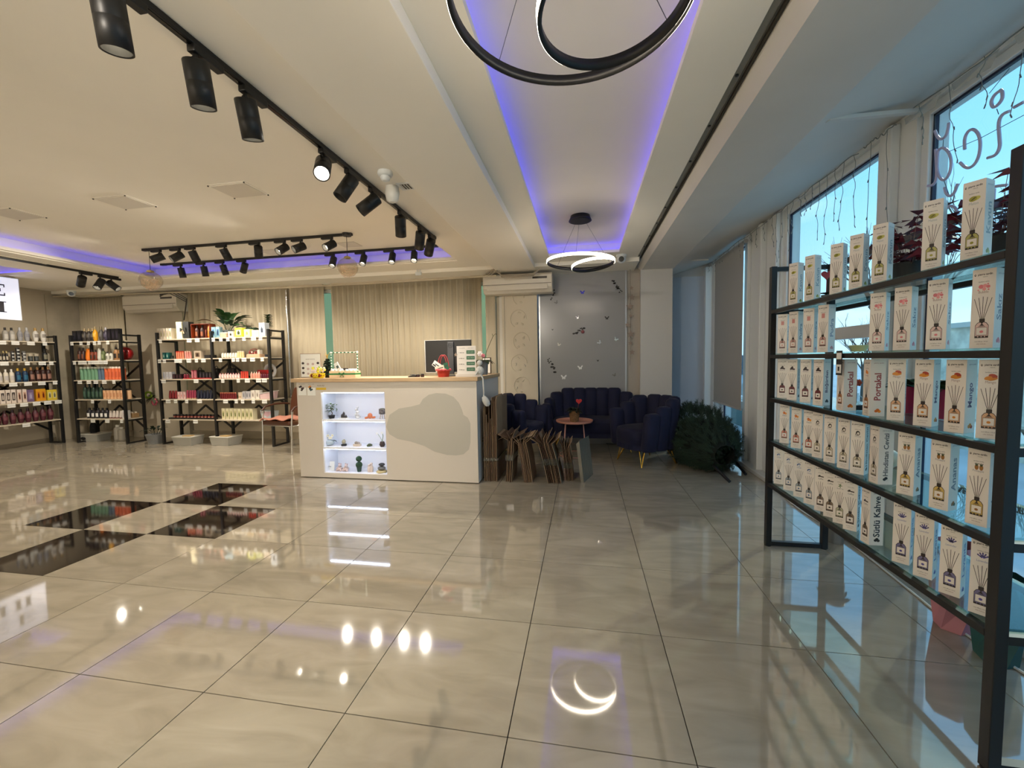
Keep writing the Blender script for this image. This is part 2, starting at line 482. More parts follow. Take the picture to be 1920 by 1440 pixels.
# threshold / kick board along windows
b = MB(); b.box(2.04, 2.14, YF, 4.9, 0, 0.045); struct('trim_5', b, mat('sill_grey', (206, 210, 210), 0.3), bev=0.006)
b = MB()
b.box(2.10, 2.14, 3.12, 3.20, 0, HEAD); b.box(2.08, 2.14, 3.42, 3.50, 0, HEAD); b.box(2.10, 2.14, 3.82, 3.90, 0, HEAD); b.box(2.09, 2.14, 1.62, 1.68, 0, HEAD); b.box(2.10, 2.14, 4.86, 4.93, 0, HEAD)
struct('trim_6', b, PVC, bev=0.006)

# small bright cover lath on ceiling above the corner
b = MB(); p = at(1280, 489, 'z', 2.55); q = at(1328, 487, 'z', 2.55)
b.bar(p, q, 0.02, 0.015); tag(b.build('cable_cover', TAGM), 'thin white cable cover strip at the top of the far corner', 'cable cover')
b = MB(); p = at(1552, 224, 'z', 2.52); q = at(1735, 207, 'x', 2.12)
b.bar(p, q, 0.03, 0.02); tag(b.build('cable_duct', CEILG), 'grey cable duct crossing the sloped ceiling to the window corner', 'cable duct')

# ================================================================== OUTSIDE
gm = mat('paving_outside', (206, 208, 206), 0.7, noise=0.15, nscale=1.5)
b = MB(); b.box(2.4, 60, -40, 60, -0.3, -0.12); struct('ground', b, gm)
b = MB(); b.box(-30, 2.3, 5.7, 60, -0.3, -0.12); struct('ground_back', b, gm)
stone = mat('rough_stone', (214, 210, 190), 0.9, noise=0.35, nscale=6, bump=1.0, bscale=10)
b = MB(); b.box(5.6, 6.0, -12, 6.2, -0.12, 1.62)
b.box(5.55, 6.05, -12, 6.2, 1.62, 1.69, 1)
tag(b.build('stone_wall', [stone, C3(200, 200, 190)]), 'sunlit rough stone garden wall outside the windows', 'wall')
b = MB(); b.box(3.3, 3.4, 3.6, 9, -0.12, 0.42); b.box(3.28, 3.42, 3.6, 9, 0.42, 0.47, 1)  # added parapet; its dark green paints the reflection in the lower pane
tag(b.build('added_parapet', [mat('reflection_green', (52, 84, 80), 0.6, noise=0.2, nscale=4), TAGM]), 'added parapet with white coping outside, dark green for the lower pane reflection', 'parapet')
barkm = mat('bark_grey', (92, 84, 74), 0.9)
def bare_tree(loc, h, label):
    mb = MB(); rnd = random.Random(int(loc[0] * 31 + loc[1] * 17))
    def br(p, d, l, r, k):
        q = p + d * l
        mid = (p + q) / 2 + Vector((rnd.uniform(-1, 1), rnd.uniform(-1, 1), 0)) * l * 0.06
        mb.tube([p, mid, q], [r, r * 0.85, r * 0.68], 4 if k > 1 else 7)
        if k >= 5: return
        for _ in range(3 if k < 4 else 2):
            nd = (d + Vector((rnd.uniform(-1, 1), rnd.uniform(-1, 1), rnd.uniform(-0.1, 0.7))) * 0.55).normalized()
            br(p + (q - p) * rnd.uniform(0.6, 1.0), nd, l * rnd.uniform(0.6, 0.82), r * 0.55, k + 1)
    br(Vector((0, 0, 0)), Vector((0, 0, 1)), h * 0.33, h * 0.018, 0)
    return tag(mb.build('bare_tree', barkm, loc=loc), label, 'tree', 'bare trees outside the windows')
bare_tree((10.3, 10.9, -0.3), 6.6, 'leafless tree beyond the stone wall, behind the mirrored neon letters')
bare_tree((10.6, 14.2, -0.3), 7.2, 'leafless tree beyond the stone wall, left of the rightmost melon box')
bare_tree((14.0, 14.6, -0.3), 8.6, 'farthest leafless tree, behind the lettered window near the rack post')
bare_tree((7.9, 11.5, -0.3), 3.1, 'low leafless shrub tree seen through the second glass shelf')
# parked cars seen under the roller blind (simple compact body with real parts)
def car(loc, rz, col, label):
    r = empty('car', loc, rz, label, 'car', 'cars parked outside')
    b = MB(); pts = [(-2, 0, 0.25), (-2.05, 0, 0.75), (-1.3, 0, 0.9), (1.2, 0, 0.95), (1.95, 0, 0.8), (2.05, 0, 0.3)]
    b.prism([(x, -0.8, z) for x, _, z in pts], (0, 1.6, 0)); b.build('body', col, r, bev=0.05)
    c = MB(); pts = [(-1.15, 0, 0.9), (-0.6, 0, 1.4), (0.7, 0, 1.42), (1.3, 0, 0.92)]
    c.prism([(x, -0.7, z) for x, _, z in pts], (0, 1.4, 0)); c.build('cabin', C3(40, 50, 60, 0.1), r, bev=0.04)
    for sx in (-1.3, 1.3):
        for sy in (-0.8, 0.62):
            w = MB(); w.cyl((sx, sy, 0.3), (sx, sy + 0.18, 0.3), 0.3, n=18); w.build('wheel', BLACK, r)
    return r
car((4.9, 11.0, -0.12), 1.2, C3(190, 196, 200, 0.2), 'white car parked outside, seen below the roller blind')
car((6.8, 16.5, -0.12), 1.0, C3(120, 140, 160, 0.2), 'grey car parked farther outside beyond the roller blind')

# ================================================================== BACK WALL: blinds
def blind(x0, x1, n, y, z0, z1, label, ang=0.35, skip=()):
    r = empty('vertical_blind', ((x0 + x1) / 2, y, z1), 0, label, 'blind', None)
    h = (x1 - x0) / 2
    b = MB(); b.box(-h, h, -0.02, 0.025, -0.005, 0.03); b.build('head_rail', mat('rail_beige', (196, 184, 160), 0.4), r)
    w = (x1 - x0) / n
    v = MB(); N = 5
    vs = []; fs = []
    for k in range(N):
        t = k / (N - 1) - 0.5
        for zz in (0, z0 - z1): vs.append((t * w * 1.12, math.cos(t * PI) * 0.02, zz - 0.01))
    for k in range(N - 1): fs.append((2 * k, 2 * k + 1, 2 * k + 3, 2 * k + 2))
    v.add(vs, fs, 0, True)
    me = v.mesh('vane', BLINDM)
    for i in range(n):
        if i in skip: continue
        o = obj('vane', me, r, (-h + (i + 0.5) * w, 0, 0), (0, 0, ang * 1.25 + random.uniform(-0.16, 0.16)))
        s = o.modifiers.new('thick', 'SOLIDIFY'); s.thickness = 0.0015
    return r
BZ = 2.505
def bx(x, y=560, Y=YB): return at(x, y, 'y', Y).x
blind(XL + 0.03, bx(232), 15, YB - 0.03, 0.12, BZ, 'cream vertical blind behind the corner shelving, left of the air conditioner', 0.3)
blind(bx(347), bx(540), 18, YB - 0.03, 0.72, BZ, 'cream vertical blind behind the two-bay shelving with the lily on top', 0.3)
blind(bx(546), bx(608), 6, YB - 0.02, 0.72, BZ, 'narrow cream vertical blind beside the grey-green glass gap, left of the counter', 0.15)
blind(bx(625), bx(903), 26, YB - 0.03, 0.72, BZ, 'wide cream vertical blind behind the counter', 0.38)
blind(bx(912), bx(928), 1, YB - 0.03, 0.72, BZ - 0.05, 'single loose blind vane below the right air conditioner', 0.1)
# cables at top of wall
b = MB()
b.tube([at(100, 556, 'y', 4.28) , at(400, 546, 'y', 4.28), at(700, 531, 'y', 4.28), at(930, 517, 'y', 4.28)], 0.012, 6)
tag(b.build('cable_conduit', mat('conduit', (186, 174, 150), 0.4)), 'beige conduit running along the top of the blinds', 'conduit')
# white cladding pier left of rack / behind (marble paper)
b = MB(); b.box(bx(110) , bx(133), YB - 0.2, YB + 0.02, 0.0, 2.5)
b2 = MB(); b2.box(XL + 0.005, XL + 0.03, 4.2, YB - 0.05, 0, 2.5); struct('trim_7', b2, mat('marble_paper', (176, 166, 146), 0.35, noise=0.2, nscale=3))
b = MB(); b.box(bx(236), bx(343), YB - 0.03, YB + 0.05, 0.0, 2.52); struct('trim_8', b, mat('pier_marble', (188, 178, 158), 0.5, noise=0.08, nscale=3))
b = MB(); b.cyl((bx(541), YB - 0.05, 0.72), (bx(541), YB - 0.05, 2.45), 0.014); tag(b.build('steel_pipe', CHROME), 'shiny vertical steel pipe between two blinds', 'pipe')

# carved decor panel and butterfly panel
PX0, PX1 = at(942, 600, 'y', 4.72).x, at(1007, 600, 'y', 4.72).x
cp = empty('carved_panel', ((PX0 + PX1) / 2, 4.73, 0), 0, 'tall cream panel with carved floral relief beside the navy sofa', 'wall panel')
b = MB(); w = (PX1 - PX0) / 2; b.box(-w, w, 0, 0.05, 0, 2.5); b.box(-w, -w + 0.03, -0.015, 0, 0, 2.5); cream = mat('panel_cream', (206, 194, 170), 0.5)
b.build('panel_board', cream, cp)
b = MB()
for k in range(6):
    zc = 0.55 + k * 0.33; s = 1 if k % 2 else -1
    b.tube([(0.02 * s + 0.12 * math.cos(t), -0.002, zc + 0.13 * math.sin(t)) for t in [i * 0.35 for i in range(13)]], 0.006, 6)
    for q in range(4):
        a = q * 1.3 + k
        c = Vector((0.07 * math.cos(a), -0.003, zc + 0.09 * math.sin(a)))
        b.lathe([(0.0001, -0.03), (0.014, -0.01), (0.010, 0.01), (0.0001, 0.03)], 8, 0, (0, 0, 0), 1, 0.5, Matrix.Translation(c) @ Matrix.Rotation(a, 4, 'Y'))
b.build('floral_relief', cream, cp)
bp = empty('butterfly_panel', (0.25, 4.84, 0), 0, 'large glossy grey wall panel with mirrored butterfly stickers behind the sofa', 'wall panel')
BX0, BX1 = at(1013, 600, 'y', 4.84).x - 0.25, at(1172, 600, 'y', 4.84).x - 0.25
b = MB(); b.box(BX0, BX1, 0, 0.08, 0.0, 2.52); b.build('panel_board', mat('grey_gloss_laminate', (152, 152, 152), 0.22), bp)
b = MB(); b.box(BX0 - 0.02, BX0, -0.01, 0.08, 0, 2.52); b.box(BX1, BX1 + 0.025, -0.01, 0.08, 0, 2.52)
b.build('edge_profile', mat('satin_alu', (190, 192, 195), 0.3, metal=0.7), bp)
def butterfly(px, py, s, col, rot=0.0):
    c = at(px, py, 'y', 4.835) - Vector((0.25, 4.84, 0))
    b = MB()
    pts = [(0, -0.5), (0.25, -0.75), (0.55, -0.6), (0.5, -0.15), (0.95, 0.3), (0.9, 0.75), (0.55, 0.65), (0.12, 0.1)]
    pts = pts + [(-x, z) for x, z in pts[::-1][:-1]]
    cr_, sr_ = math.cos(rot), math.sin(rot)
    P = [(c.x + s * (x * cr_ - z * sr_), c.y - 0.002, c.z + s * (x * sr_ + z * cr_)) for x, z in pts]
    b.prism(P, (0, 0.002, 0)); b.build('butterfly', col, bp)
mir = mat('mirror_sticker', (235, 235, 235), 0.05, metal=1); dk = C3(30, 26, 26, 0.3); blu = mat('mirror_blue', (90, 90, 230), 0.15, metal=0.6); wt = C3(240, 240, 238, 0.3)
for a in [(1092, 548, .035, blu, 0), (1043, 567, .03, C3(110, 110, 110), .6), (1083, 595, .025, mir, .2), (1138, 596, .033, dk, 0), (1048, 646, .028, C3(200, 196, 188), -.4), (1124, 642, .033, mir, .8), (1155, 636, .033, mir, -.6), (1088, 689, .04, wt, 0.1), (1057, 707, .045, wt, 0), (1152, 703, .028, C3(110, 106, 100), .5), (1036, 618, .014, dk, 0), (1121, 676, .018, dk, 0)]:
    butterfly(*a)
# dark floral stickers
def flor(px, py, s, n, tilt, name='floral_sticker', col=dk):
    c = at(px, py, 'y', 4.835) - Vector((0.25, 4.84, 0)); b = MB(); rnd = random.Random(px)
    for i in range(n):
        t = (i / (n - 1) - 0.5) * 2 * s
        for _ in range(2):
            q = Vector((c.x + t * math.cos(tilt) + rnd.uniform(-1, 1) * s * 0.22, c.y - 0.002, c.z + t * math.sin(tilt) + rnd.uniform(-1, 1) * s * 0.22))
            r_ = s * rnd.uniform(0.10, 0.22)
            b.prism([(q.x + r_ * math.cos(k * PI / 3), q.y, q.z + r_ * math.sin(k * PI / 3) * 0.7) for k in range(6)][::-1], (0, 0.0015, 0))
    b.build(name, col, bp)
flor(1037, 553, .07, 5, 1.3); flor(1157, 536, .09, 7, -1.0); flor(1034, 684, .10, 8, -1.1); flor(1086, 620, .09, 7, 0.6)
b = MB(); c = at(1090, 617, 'y', 4.83) - Vector((0.25, 4.84, 0))
b.ball(c + Vector((0.02, -0.003, -0.04)), 0.025, sy=0.2); b.build('pink_flower', C3(120, 50, 60), bp)
# garland strip right of the panel
gl = empty('star_garland', at(1181, 600, 'y', 4.80), 0, 'hanging garland of pale stars on the narrow strip right of the butterfly panel', 'garland')
b = MB(); b.tube([(0, 0, 0.75), (0.01, 0, 0), (0, 0, -0.65)], 0.003, 5); b.build('string', C3(120, 110, 96), gl)
for k in range(8):
    b = MB(); zc = 0.45 - k * 0.13; s = 0.035 + 0.012 * (k % 3); xo = random.uniform(-0.03, 0.03)
    b.prism([(xo + (s if j % 2 == 0 else s * 0.42) * math.sin(j * PI / 5), -0.01, zc + (s if j % 2 == 0 else s * 0.42) * math.cos(j * PI / 5)) for j in range(10)], (0, 0.003, 0))
    b.build('star', C3(150, 132, 118, 0.4), gl)
sbox('wall_panel_strip', 0.84, 1.06, 4.87, 4.95, 0, 2.6, mat('strip_paint', (176, 168, 156), 0.6))
sbox('wall_panel_gap', PX1, BX0 + 0.25, 4.9, 4.95, 0, 2.6, mat('gap_grey', (160, 164, 172), 0.4))

# ================================================================== AIR CONDITIONERS
def aircon(x0, x1, y0, zt, zb, label, kind=0):
    w = (x1 - x0) / 2; H = zt - zb
    r = empty('air_conditioner', ((x0 + x1) / 2, YB, zb), 0, label, 'air conditioner', 'split air conditioners on the back wall')
    D = y0 - YB
    b = MB(); pts = [(-w, 0, 0.0), (-w, D * 0.75, 0.0), (-w, D, 0.07), (-w, D, H - 0.03), (-w, D * 0.85, H), (-w, 0, H)]
    b.prism(pts, (2 * w, 0, 0)); b.build('housing', mat('ac_white', (214, 206, 190), 0.35), r, bev=0.01)
    f = MB(); f.box(-w + 0.06, w - 0.06, D - 0.012, D + 0.002, 0.035, 0.105); f.build('air_flap', mat('ac_flap', (206, 198, 182), 0.35), r, bev=0.004)
    l = MB(); l.box(-w + 0.01, w - 0.01, D - 0.004, D + 0.002, 0.115, 0.122)
    l.build('groove', C3(110, 100, 84), r)
    d = MB(); d.box(w * 0.45, w * 0.86, D - 0.006, D + 0.001, H * 0.68, H * 0.68 + 0.028); d.build('display', C3(70, 64, 56, 0.3), r)
    return r
a0 = at(905, 530, 'y', 4.45); a1 = at(1035, 530, 'y', 4.45)
aircon(a0.x, a1.x, 4.45, at(960, 513, 'y', 4.45).z, at(960, 549, 'y', 4.45).z, 'white air conditioner above the carved panel, right of the blinds')
a0 = at(229, 570, 'y', 4.45); a1 = at(330, 570, 'y', 4.45)
aircon(a0.x, a1.x, 4.45, 2.47, at(260, 585, 'y', 4.45).z, 'white air conditioner between blinds above the left shelving')
b = MB()
for k in range(3): b.tube([at(905 + k * 6, 518, 'y', 4.40), at(925 + k * 5, 505, 'y', 4.28), at(940, 516 + k * 2, 'y', 4.28), at(1000, 513 + k * 2, 'y', 4.28), at(1012, 504, 'y', 4.28)], 0.008, 6)
tag(b.build('air_conditioner_cables', C3(150, 138, 120)), 'bundle of cables looping above the right air conditioner', 'cables')
b = MB()
for k in range(3): b.tube([at(345, 600, 'y', 4.5), at(350, 560 + k * 3, 'y', 4.40), at(330 - k * 8, 548, 'y', 4.28), at(300, 552 + k * 2, 'y', 4.28)], 0.008, 6)
tag(b.build('air_conditioner_cables', C3(60, 54, 46)), 'dark cables beside the left air conditioner', 'cables')

# ================================================================== CAMERAS, DETECTORS, VENTS
def dome(px, py, z, s, label):
    p = at(px, py, 'z', z)
    r = empty('security_camera', p, 0, label, 'camera', 'white dome security cameras')
    b = MB(); b.cyl((0, 0, 0), (0, 0, -0.03), 0.055 * s, n=20); b.ball((0, 0, -0.045), 0.05 * s); b.build('housing', PVC, r)
    d = (CAMC - p).normalized()
    b = MB(); c = Vector((0, 0, -0.05)) + Vector((d.x, d.y, d.z)) * 0.045 * s
    b.cyl(c - d * 0.01, c + d * 0.012, 0.028 * s, n=16); b.build('lens', BLACKG, r)
dome(1165, 478, ZC, 1.2, 'white dome camera on the ceiling right of the small ring pendant')
dome(133, 545, 2.52, 1.1, 'white dome camera in the far left corner above the blinds')
p = at(785, 505, 'y', 4.29)
r = empty('wifi_router', p, 0, 'small white router hanging under the soffit above the counter', 'router')
b = MB(); b.box(-0.045, 0.045, -0.03, 0.0, -0.09, -0.04); b.build('body', PVC, r, bev=0.008)
b = MB(); b.cyl((-0.02, -0.01, -0.04), (-0.02, -0.01, 0.03), 0.005); b.cyl((0.02, -0.01, -0.04), (0.03, -0.01, 0.0), 0.005); b.build('antenna', PVC, r)
p = at(722, 322, 'z', ZC); r = empty('smoke_detector', p, 0, 'round white smoke detector beside the main light track', 'smoke detector')
b = MB(); b.lathe([(0.05, 0), (0.052, -0.018), (0.045, -0.03), (0.03, -0.032)][::-1], 24); b.build('base', PVC, r)
b = MB(); b.lathe([(0.018, -0.062), (0.03, -0.055), (0.034, -0.04), (0.03, -0.03)], 20); b.build('sensor_head', PVC, r)
p = at(735, 350, 'z', ZC); r = empty('motion_sensor', p, 0, 'white cone-shaped motion sensor by the light track', 'sensor')
b = MB(); b.lathe([(0.025, -0.115), (0.045, -0.10), (0.055, -0.05), (0.05, 0)], 24, 0, (0, 0, 0), 1, 0.8); b.build('body', mat('sensor_white', (222, 220, 212), 0.35), r)
p = at(766, 348, 'z', ZC); r = empty('ceiling_vent', p, 0, 'small square white vent grille beside the smoke detector', 'vent')
b = MB(); b.box(-0.075, 0.075, -0.06, 0.06, -0.006, 0); b.build('frame', PVC, r)
b = MB(); b.box(-0.05, 0.05, -0.04, 0.04, -0.0075, -0.006); b.build('opening', C3(25, 24, 22), r)
for k in range(5):
    b = MB(); b.box(-0.045 + k * 0.021, -0.039 + k * 0.021, -0.04, 0.04, -0.010, -0.007); b.build('slat', PVC, r)
for px, py, lab in [(448, 356, 'nearest the main track'), (235, 379, 'second from the main track'), (28, 401, 'at the left edge of the ceiling')]:
    p = at(px, py, 'z', ZT); r = empty('ceiling_panel', p, 0, 'flat grey speaker panel in the tan ceiling, ' + lab, 'ceiling panel', 'flush panels in the tray ceiling')
    b = MB(); b.box(-0.16, 0.16, -0.12, 0.12, -0.010, 0); b.build('plate', mat('speaker_grey', (218, 212, 200), 0.6), r)
    b = MB()
    for sx in (-1, 1):
        for sy in (-1, 1): b.cyl((sx * 0.17, sy * 0.13, 0), (sx * 0.17, sy * 0.13, -0.012), 0.006, n=8)
    b.build('screws', C3(60, 56, 50), r); b = MB(); b.box(-0.18, 0.18, -0.14, 0.14, -0.004, 0); b.build('frame', CEIL, r)
for px, py, lab in [(510, 472, 'behind the middle track'), (655, 458, 'behind the glass globe')]:
    p = at(px, py, 'z', ZT); r = empty('ceiling_panel', p, 0, 'small flat grey panel in the ceiling ' + lab, 'ceiling panel', 'flush panels in the tray ceiling')
    b = MB(); b.box(-0.12, 0.12, -0.10, 0.10, -0.008, 0); b.build('plate', mat('speaker_grey'), r)
p = at(35, 486, 'z', ZC); r = empty('ceiling_vent', p, 0, 'thin slot vent in the lower ceiling left of the track', 'vent')
b = MB(); b.box(-0.05, 0.05, -0.25, 0.25, -0.006, 0); b.build('frame', CEIL, r); b = MB(); b.box(-0.02, 0.02, -0.2, 0.2, -0.008, -0.006); b.build('opening', C3(90, 84, 70), r)

# ================================================================== COVE LEDS
PURP = (60, 58, 255)
led = glow('led_violet', PURP, LED_E)
def strip(x0, x1, y0, y1, z, label):
    b = MB(); b.box(x0, x1, y0, y1, z, z + 0.006)
    tag(b.build('led_strip', led), label, 'led strip', 'violet cove lights')
strip(-0.245, -0.235, YF + 0.1, 4.0, ZC + 0.04, 'violet led strip hidden on the left ledge of the aisle recess')
strip(0.775, 0.785, YF + 0.1, 4.0, ZC + 0.04, 'violet led strip hidden on the right ledge of the aisle recess')
strip(-0.22, 0.76, 4.03, 4.04, ZC + 0.04, 'violet led strip at the far end of the aisle recess')
strip(TX0, TX1 - 0.02, TY1 + 0.06, TY1 + 0.07, ZC + 0.027, 'violet led strip along the far edge of the big tray ceiling')
strip(TX0 - 0.07, TX0 - 0.06, YF + 0.1, TY1, ZC + 0.027, 'violet led strip along the left edge of the big tray ceiling')
strip(XL + 0.05, -7.1, 3.27, 3.28, ZC + 0.05, 'violet led strip in the small tray at the far left')

# ================================================================== TRACK LIGHTS
lensm = glow('lamp_lens_lit', (255, 244, 220), 12.0, False)
lensd = mat('lamp_lens_dim', (190, 186, 178), 0.15, metal=0.6)
HEADS = {}
def head_mesh(R, H):
    k = (R, H)
    if k in HEADS: return HEADS[k]
    a = MB()      # body: axis -Z, open at bottom
    a.lathe([(0.001, 0), (R * 0.96, 0), (R, -0.004), (R, -H * 0.45), (R * 0.985, -H * 0.46), (R, -H * 0.47), (R, -H), (R * .90, -H), (R * .84, -H * .70), (0.001, -H * .69)], 28)
    c = MB(); c.cyl((0, 0, -H * .705), (0, 0, -H * .72), R * .70, n=20)
    rg = MB(); rg.lathe([(R * .71, -H * .73), (R * .80, -H * .78), (R * .875, -H * .985)], 24, caps=False)
    HEADS[k] = (a.mesh('lamp_body', BLACK), c.mesh('lens_lit', lensm), c.mesh('lens_dim', lensd), rg.mesh('reflector', mat('reflector_grey', (90, 88, 84), 0.35, metal=.6)))
    return HEADS[k]
lampn = [0]
def track_head(r, piv, dirv, lit, label, R=0.045, H=0.15, power=1.0, stem=0.06, along=(0, 1, 0)):
    """piv: point on the underside of the track; dirv: aim"""
    piv = Vector(piv); d = Vector(dirv).normalized()
    t = empty('track_spotlight', piv, 0, label, 'spotlight', 'black cylinder spotlights on the ceiling tracks')
    al = Vector(along)
    b = MB(); b.bar(al * -0.02, al * 0.12, 0.036, 0.03); b.build('adapter', BLACK, t, loc=(0, 0, -0.012), bev=0.004)
    b = MB(); b.cyl((0, 0, -0.02), (0, 0, -stem), 0.009, n=10); b.cyl((0, 0, -stem + 0.012), (0, 0, -stem - 0.012), 0.014, n=10); b.build('stem', BLACK, t)
    M = (-d).to_track_quat('Z', 'Y').to_matrix().to_4x4()
    me = head_mesh(R, H)
    ctr = Vector((0, 0, -stem)) + d * (-H * 0.33) + (R * 1.0) * Vector((0, 0, -0.9)) * (1 if abs(d.z) < 0.9 else 0.15)
    if abs(d.z) >= 0.9: ctr = Vector((0, 0, -stem))
    h = obj('lamp_body', me[0], t); h.matrix_local = Matrix.Translation(ctr) @ M
    l = obj('lens', me[1] if lit else me[2], t); l.matrix_local = Matrix.Translation(ctr) @ M
    q = obj('reflector', me[3], t); q.matrix_local = Matrix.Translation(ctr) @ M
    if lit:
        ld = bpy.data.lights.new('spot', 'SPOT'); ld.energy = SPOT_W * power; ld.color = LAMP_COL; ld.spot_size = math.radians(100); ld.spot_blend = 0.9; ld.shadow_soft_size = 0.03
        lo = bpy.data.objects.new('spot_light', ld); COL.objects.link(lo); lo.parent = t
        lo.matrix_local = Matrix.Translation(ctr + d * (H * 1.02)) @ M
    return t
def track(p0, p1, w, h, label, plate=None):
    t = empty('light_track', p0, 0, label, 'light track', 'black ceiling light tracks')
    b = MB(); d = Vector(p1) - Vector(p0); b.bar((0, 0, -h / 2), d + Vector((0, 0, -h / 2)), w, h); b.build('rail', BLACK, t, bev=0.003)
    b = MB(); b.bar((0, 0, -h - 0.001), d + Vector((0, 0, -h - 0.001)), w * 0.35, 0.002); b.build('rail_slot', BLACKG, t)
    b = MB(); u = d.normalized(); b.bar(u * -0.03 + Vector((0, 0, -h / 2)), u * 0.05 + Vector((0, 0, -h / 2)), w * 1.15, h * 1.2); b.build('end_cap', BLACK, t)
    b = MB(); b.bar(d - u * 0.03 + Vector((0, 0, -h / 2)), d + u * 0.03 + Vector((0, 0, -h / 2)), w * 1.15, h * 1.2); b.build('end_cap', BLACK, t)
    return t
TH = 0.025
XM = -1.275
yM = at(812, 441, 'x', XM)
track((XM, -3.2, ZC), (XM, 2.85, ZC), 0.036, TH, 'long black track running along the ceiling towards the counter')
def onM(px, py): return Vector((XM, at(px, py, 'z', ZC).y, ZC - TH))
def ym(px):     # Y on the main track from pixel column
    lo, hi = -1.0, 3.0
    for _ in range(40):
        md = (lo + hi) / 2
        if pr((XM, md, ZC))[0] < px: lo = md
        else: hi = md
    return (lo + hi) / 2
def bis(f, px, lo, hi):
    for _ in range(40):
        md = (lo + hi) / 2
        if f(md) < px: lo = md
        else: hi = md
    return (lo + hi) / 2
for i, (px, d, lit, lab, pw) in enumerate([
        (196, (-0.05, 0.16, -1), 1, 'largest black spotlight at the top left, pointing straight down', .2),
        (364, (-0.06, 0.22, -1), 1, 'second large black spotlight from the top left, pointing down', .22),
        (458, (-0.05, 0.28, -1), 1, 'third large black spotlight from the top left, pointing down', .35),
        (604, (0.32, -0.62, -0.70), 1, 'lit spotlight of the main track, glaring towards the room', .8),
        (652, (-0.35, -0.35, -0.80), 0, 'dim spotlight just right of the lit one on the main track', 1),
        (696, (-0.55, -0.30, -0.55), 0, 'black spotlight tilted left below the cone motion sensor', 1),
        (750, (-0.25, 0.55, -.8), 1, 'black spotlight above the fuse of three at the far end of main track', 1),
        (787, (-0.35, 0.55, -0.8), 1, 'black spotlight, second from the far end of the main track', 1),
        (806, (-0.45, 0.60, -0.7), 1, 'black spotlight at the very far end of the main track', 1)]):
    lab = lab.replace('above the fuse of three at', 'third from')
    track_head(None, (XM, ym(px), ZC - TH), d, lit, lab, R=0.046, H=0.165, power=pw, stem=0.055)
# track 2 and 3 across the tray
Y2, Y3 = 3.10, 3.78
x20, x21 = at(272, 468, 'y', Y2).x, at(655, 437, 'y', Y2).x
track((x20, Y2, ZT), (x21, Y2, ZT), 0.036, TH, 'middle black track crossing the tray ceiling')
x30, x31 = at(306, 500, 'y', Y3).x, at(817, 464, 'y', Y3).x
track((x30, Y3, ZT), (x31, Y3, ZT), 0.036, TH, 'far black track along the violet cove edge')
for i, (px, d, lit, pw, lab) in enumerate([
        (298, (-0.70, -0.65, -0.50), 1, .5, 'leftmost spotlight of the middle track, lens facing left'),
        (334, (-0.45, -0.65, -0.60), 1, .5, 'second spotlight from left on the middle track'),
        (362, (0.05, 0.5, -1), 1, 1, 'third spotlight from left on the middle track, straight down'),
        (421, (0.15, 0.5, -1), 1, 1, 'fourth spotlight from left on the middle track, straight down'),
        (484, (-0.50, 0.6, -0.8), 1, 1, 'unlit tilted spotlight near the centre of the middle track'),
        (532, (-0.30, -0.70, -0.60), 1, 1, 'lit spotlight right of the unlit tilted one on the middle track'),
        (564, (-0.50, -0.72, -0.50), 1, 1, 'second lit spotlight from the right on the middle track'),
        (621, (-0.35, -0.75, -0.55), 1, 1, 'rightmost glaring spotlight on the middle track beside the globe cord')]):
    track_head(None, (at(px, 460, 'y', Y2).x, Y2, ZT - TH), d, lit, lab, R=0.045, H=0.14, power=pw * (1 if d[1] < 0 else .55), stem=0.05, along=(-1, 0, 0))
for i, (px, d, lit, lab) in enumerate([
        (338, (0, 0.22, -1), 1, 'leftmost spotlight of the far track, straight down'),
        (381, (0, 0.22, -1), 1, 'second spotlight from left on the far track'),
        (417, (0.15, 0.22, -1), 1, 'third spotlight from left on the far track'),
        (458, (-0.55, 0.25, -0.8), 1, 'fourth spotlight from left on the far track, tilted left'),
        (625, (0.05, -0.50, -1), 1, 'lit spotlight of the far track left of the glass globe'),
        (682, (0.02, -0.50, -1), 1, 'lit spotlight of the far track right of the glass globe'),
        (736, (0.06, -0.50, -1), 1, 'second lit spotlight from the right end of the far track'),
        (777, (0.12, -0.5, -1), 1, 'rightmost lit spotlight of the far track')]):
    track_head(None, (at(px, 490, 'y', Y3).x, Y3, ZT - TH), d, lit, lab, R=0.042, H=0.14, power=(.9 if d[1] < 0 else .45), stem=0.05, along=(-1, 0, 0))
X4 = -6.42
track((X4, -3.0, ZC), (X4, 3.62, ZC), 0.03, TH, 'black track on the left ceiling strip above the corner shelving')
def y4(px): return bis(lambda y: pr((X4, y, ZC))[0], px, 0.5, 4.5)
for px, d, lit, lab in [(152, (-0.75, 0.3, -0.75), 1, 'left one of the three spotlights on the far left track, tilted left'),
                        (187, (0.1, -0.6, -.9), 1, 'lit middle spotlight of the three on the far left track'),
                        (208, (0.75, 0.35, -0.70), 1, 'right one of the three spotlights on the far left track, tilted right')]:
    track_head(None, (X4, y4(px), ZC - TH), d, lit, lab, R=0.046, H=0.15, power=1.6, stem=0.06)
track_head(None, Vector((-7.6, 2.95, ZC + 0.12)), (0.65, 0.2, -0.7), 0, 'dark spotlight above the corner of the lightbox sign', R=0.05, H=0.17)
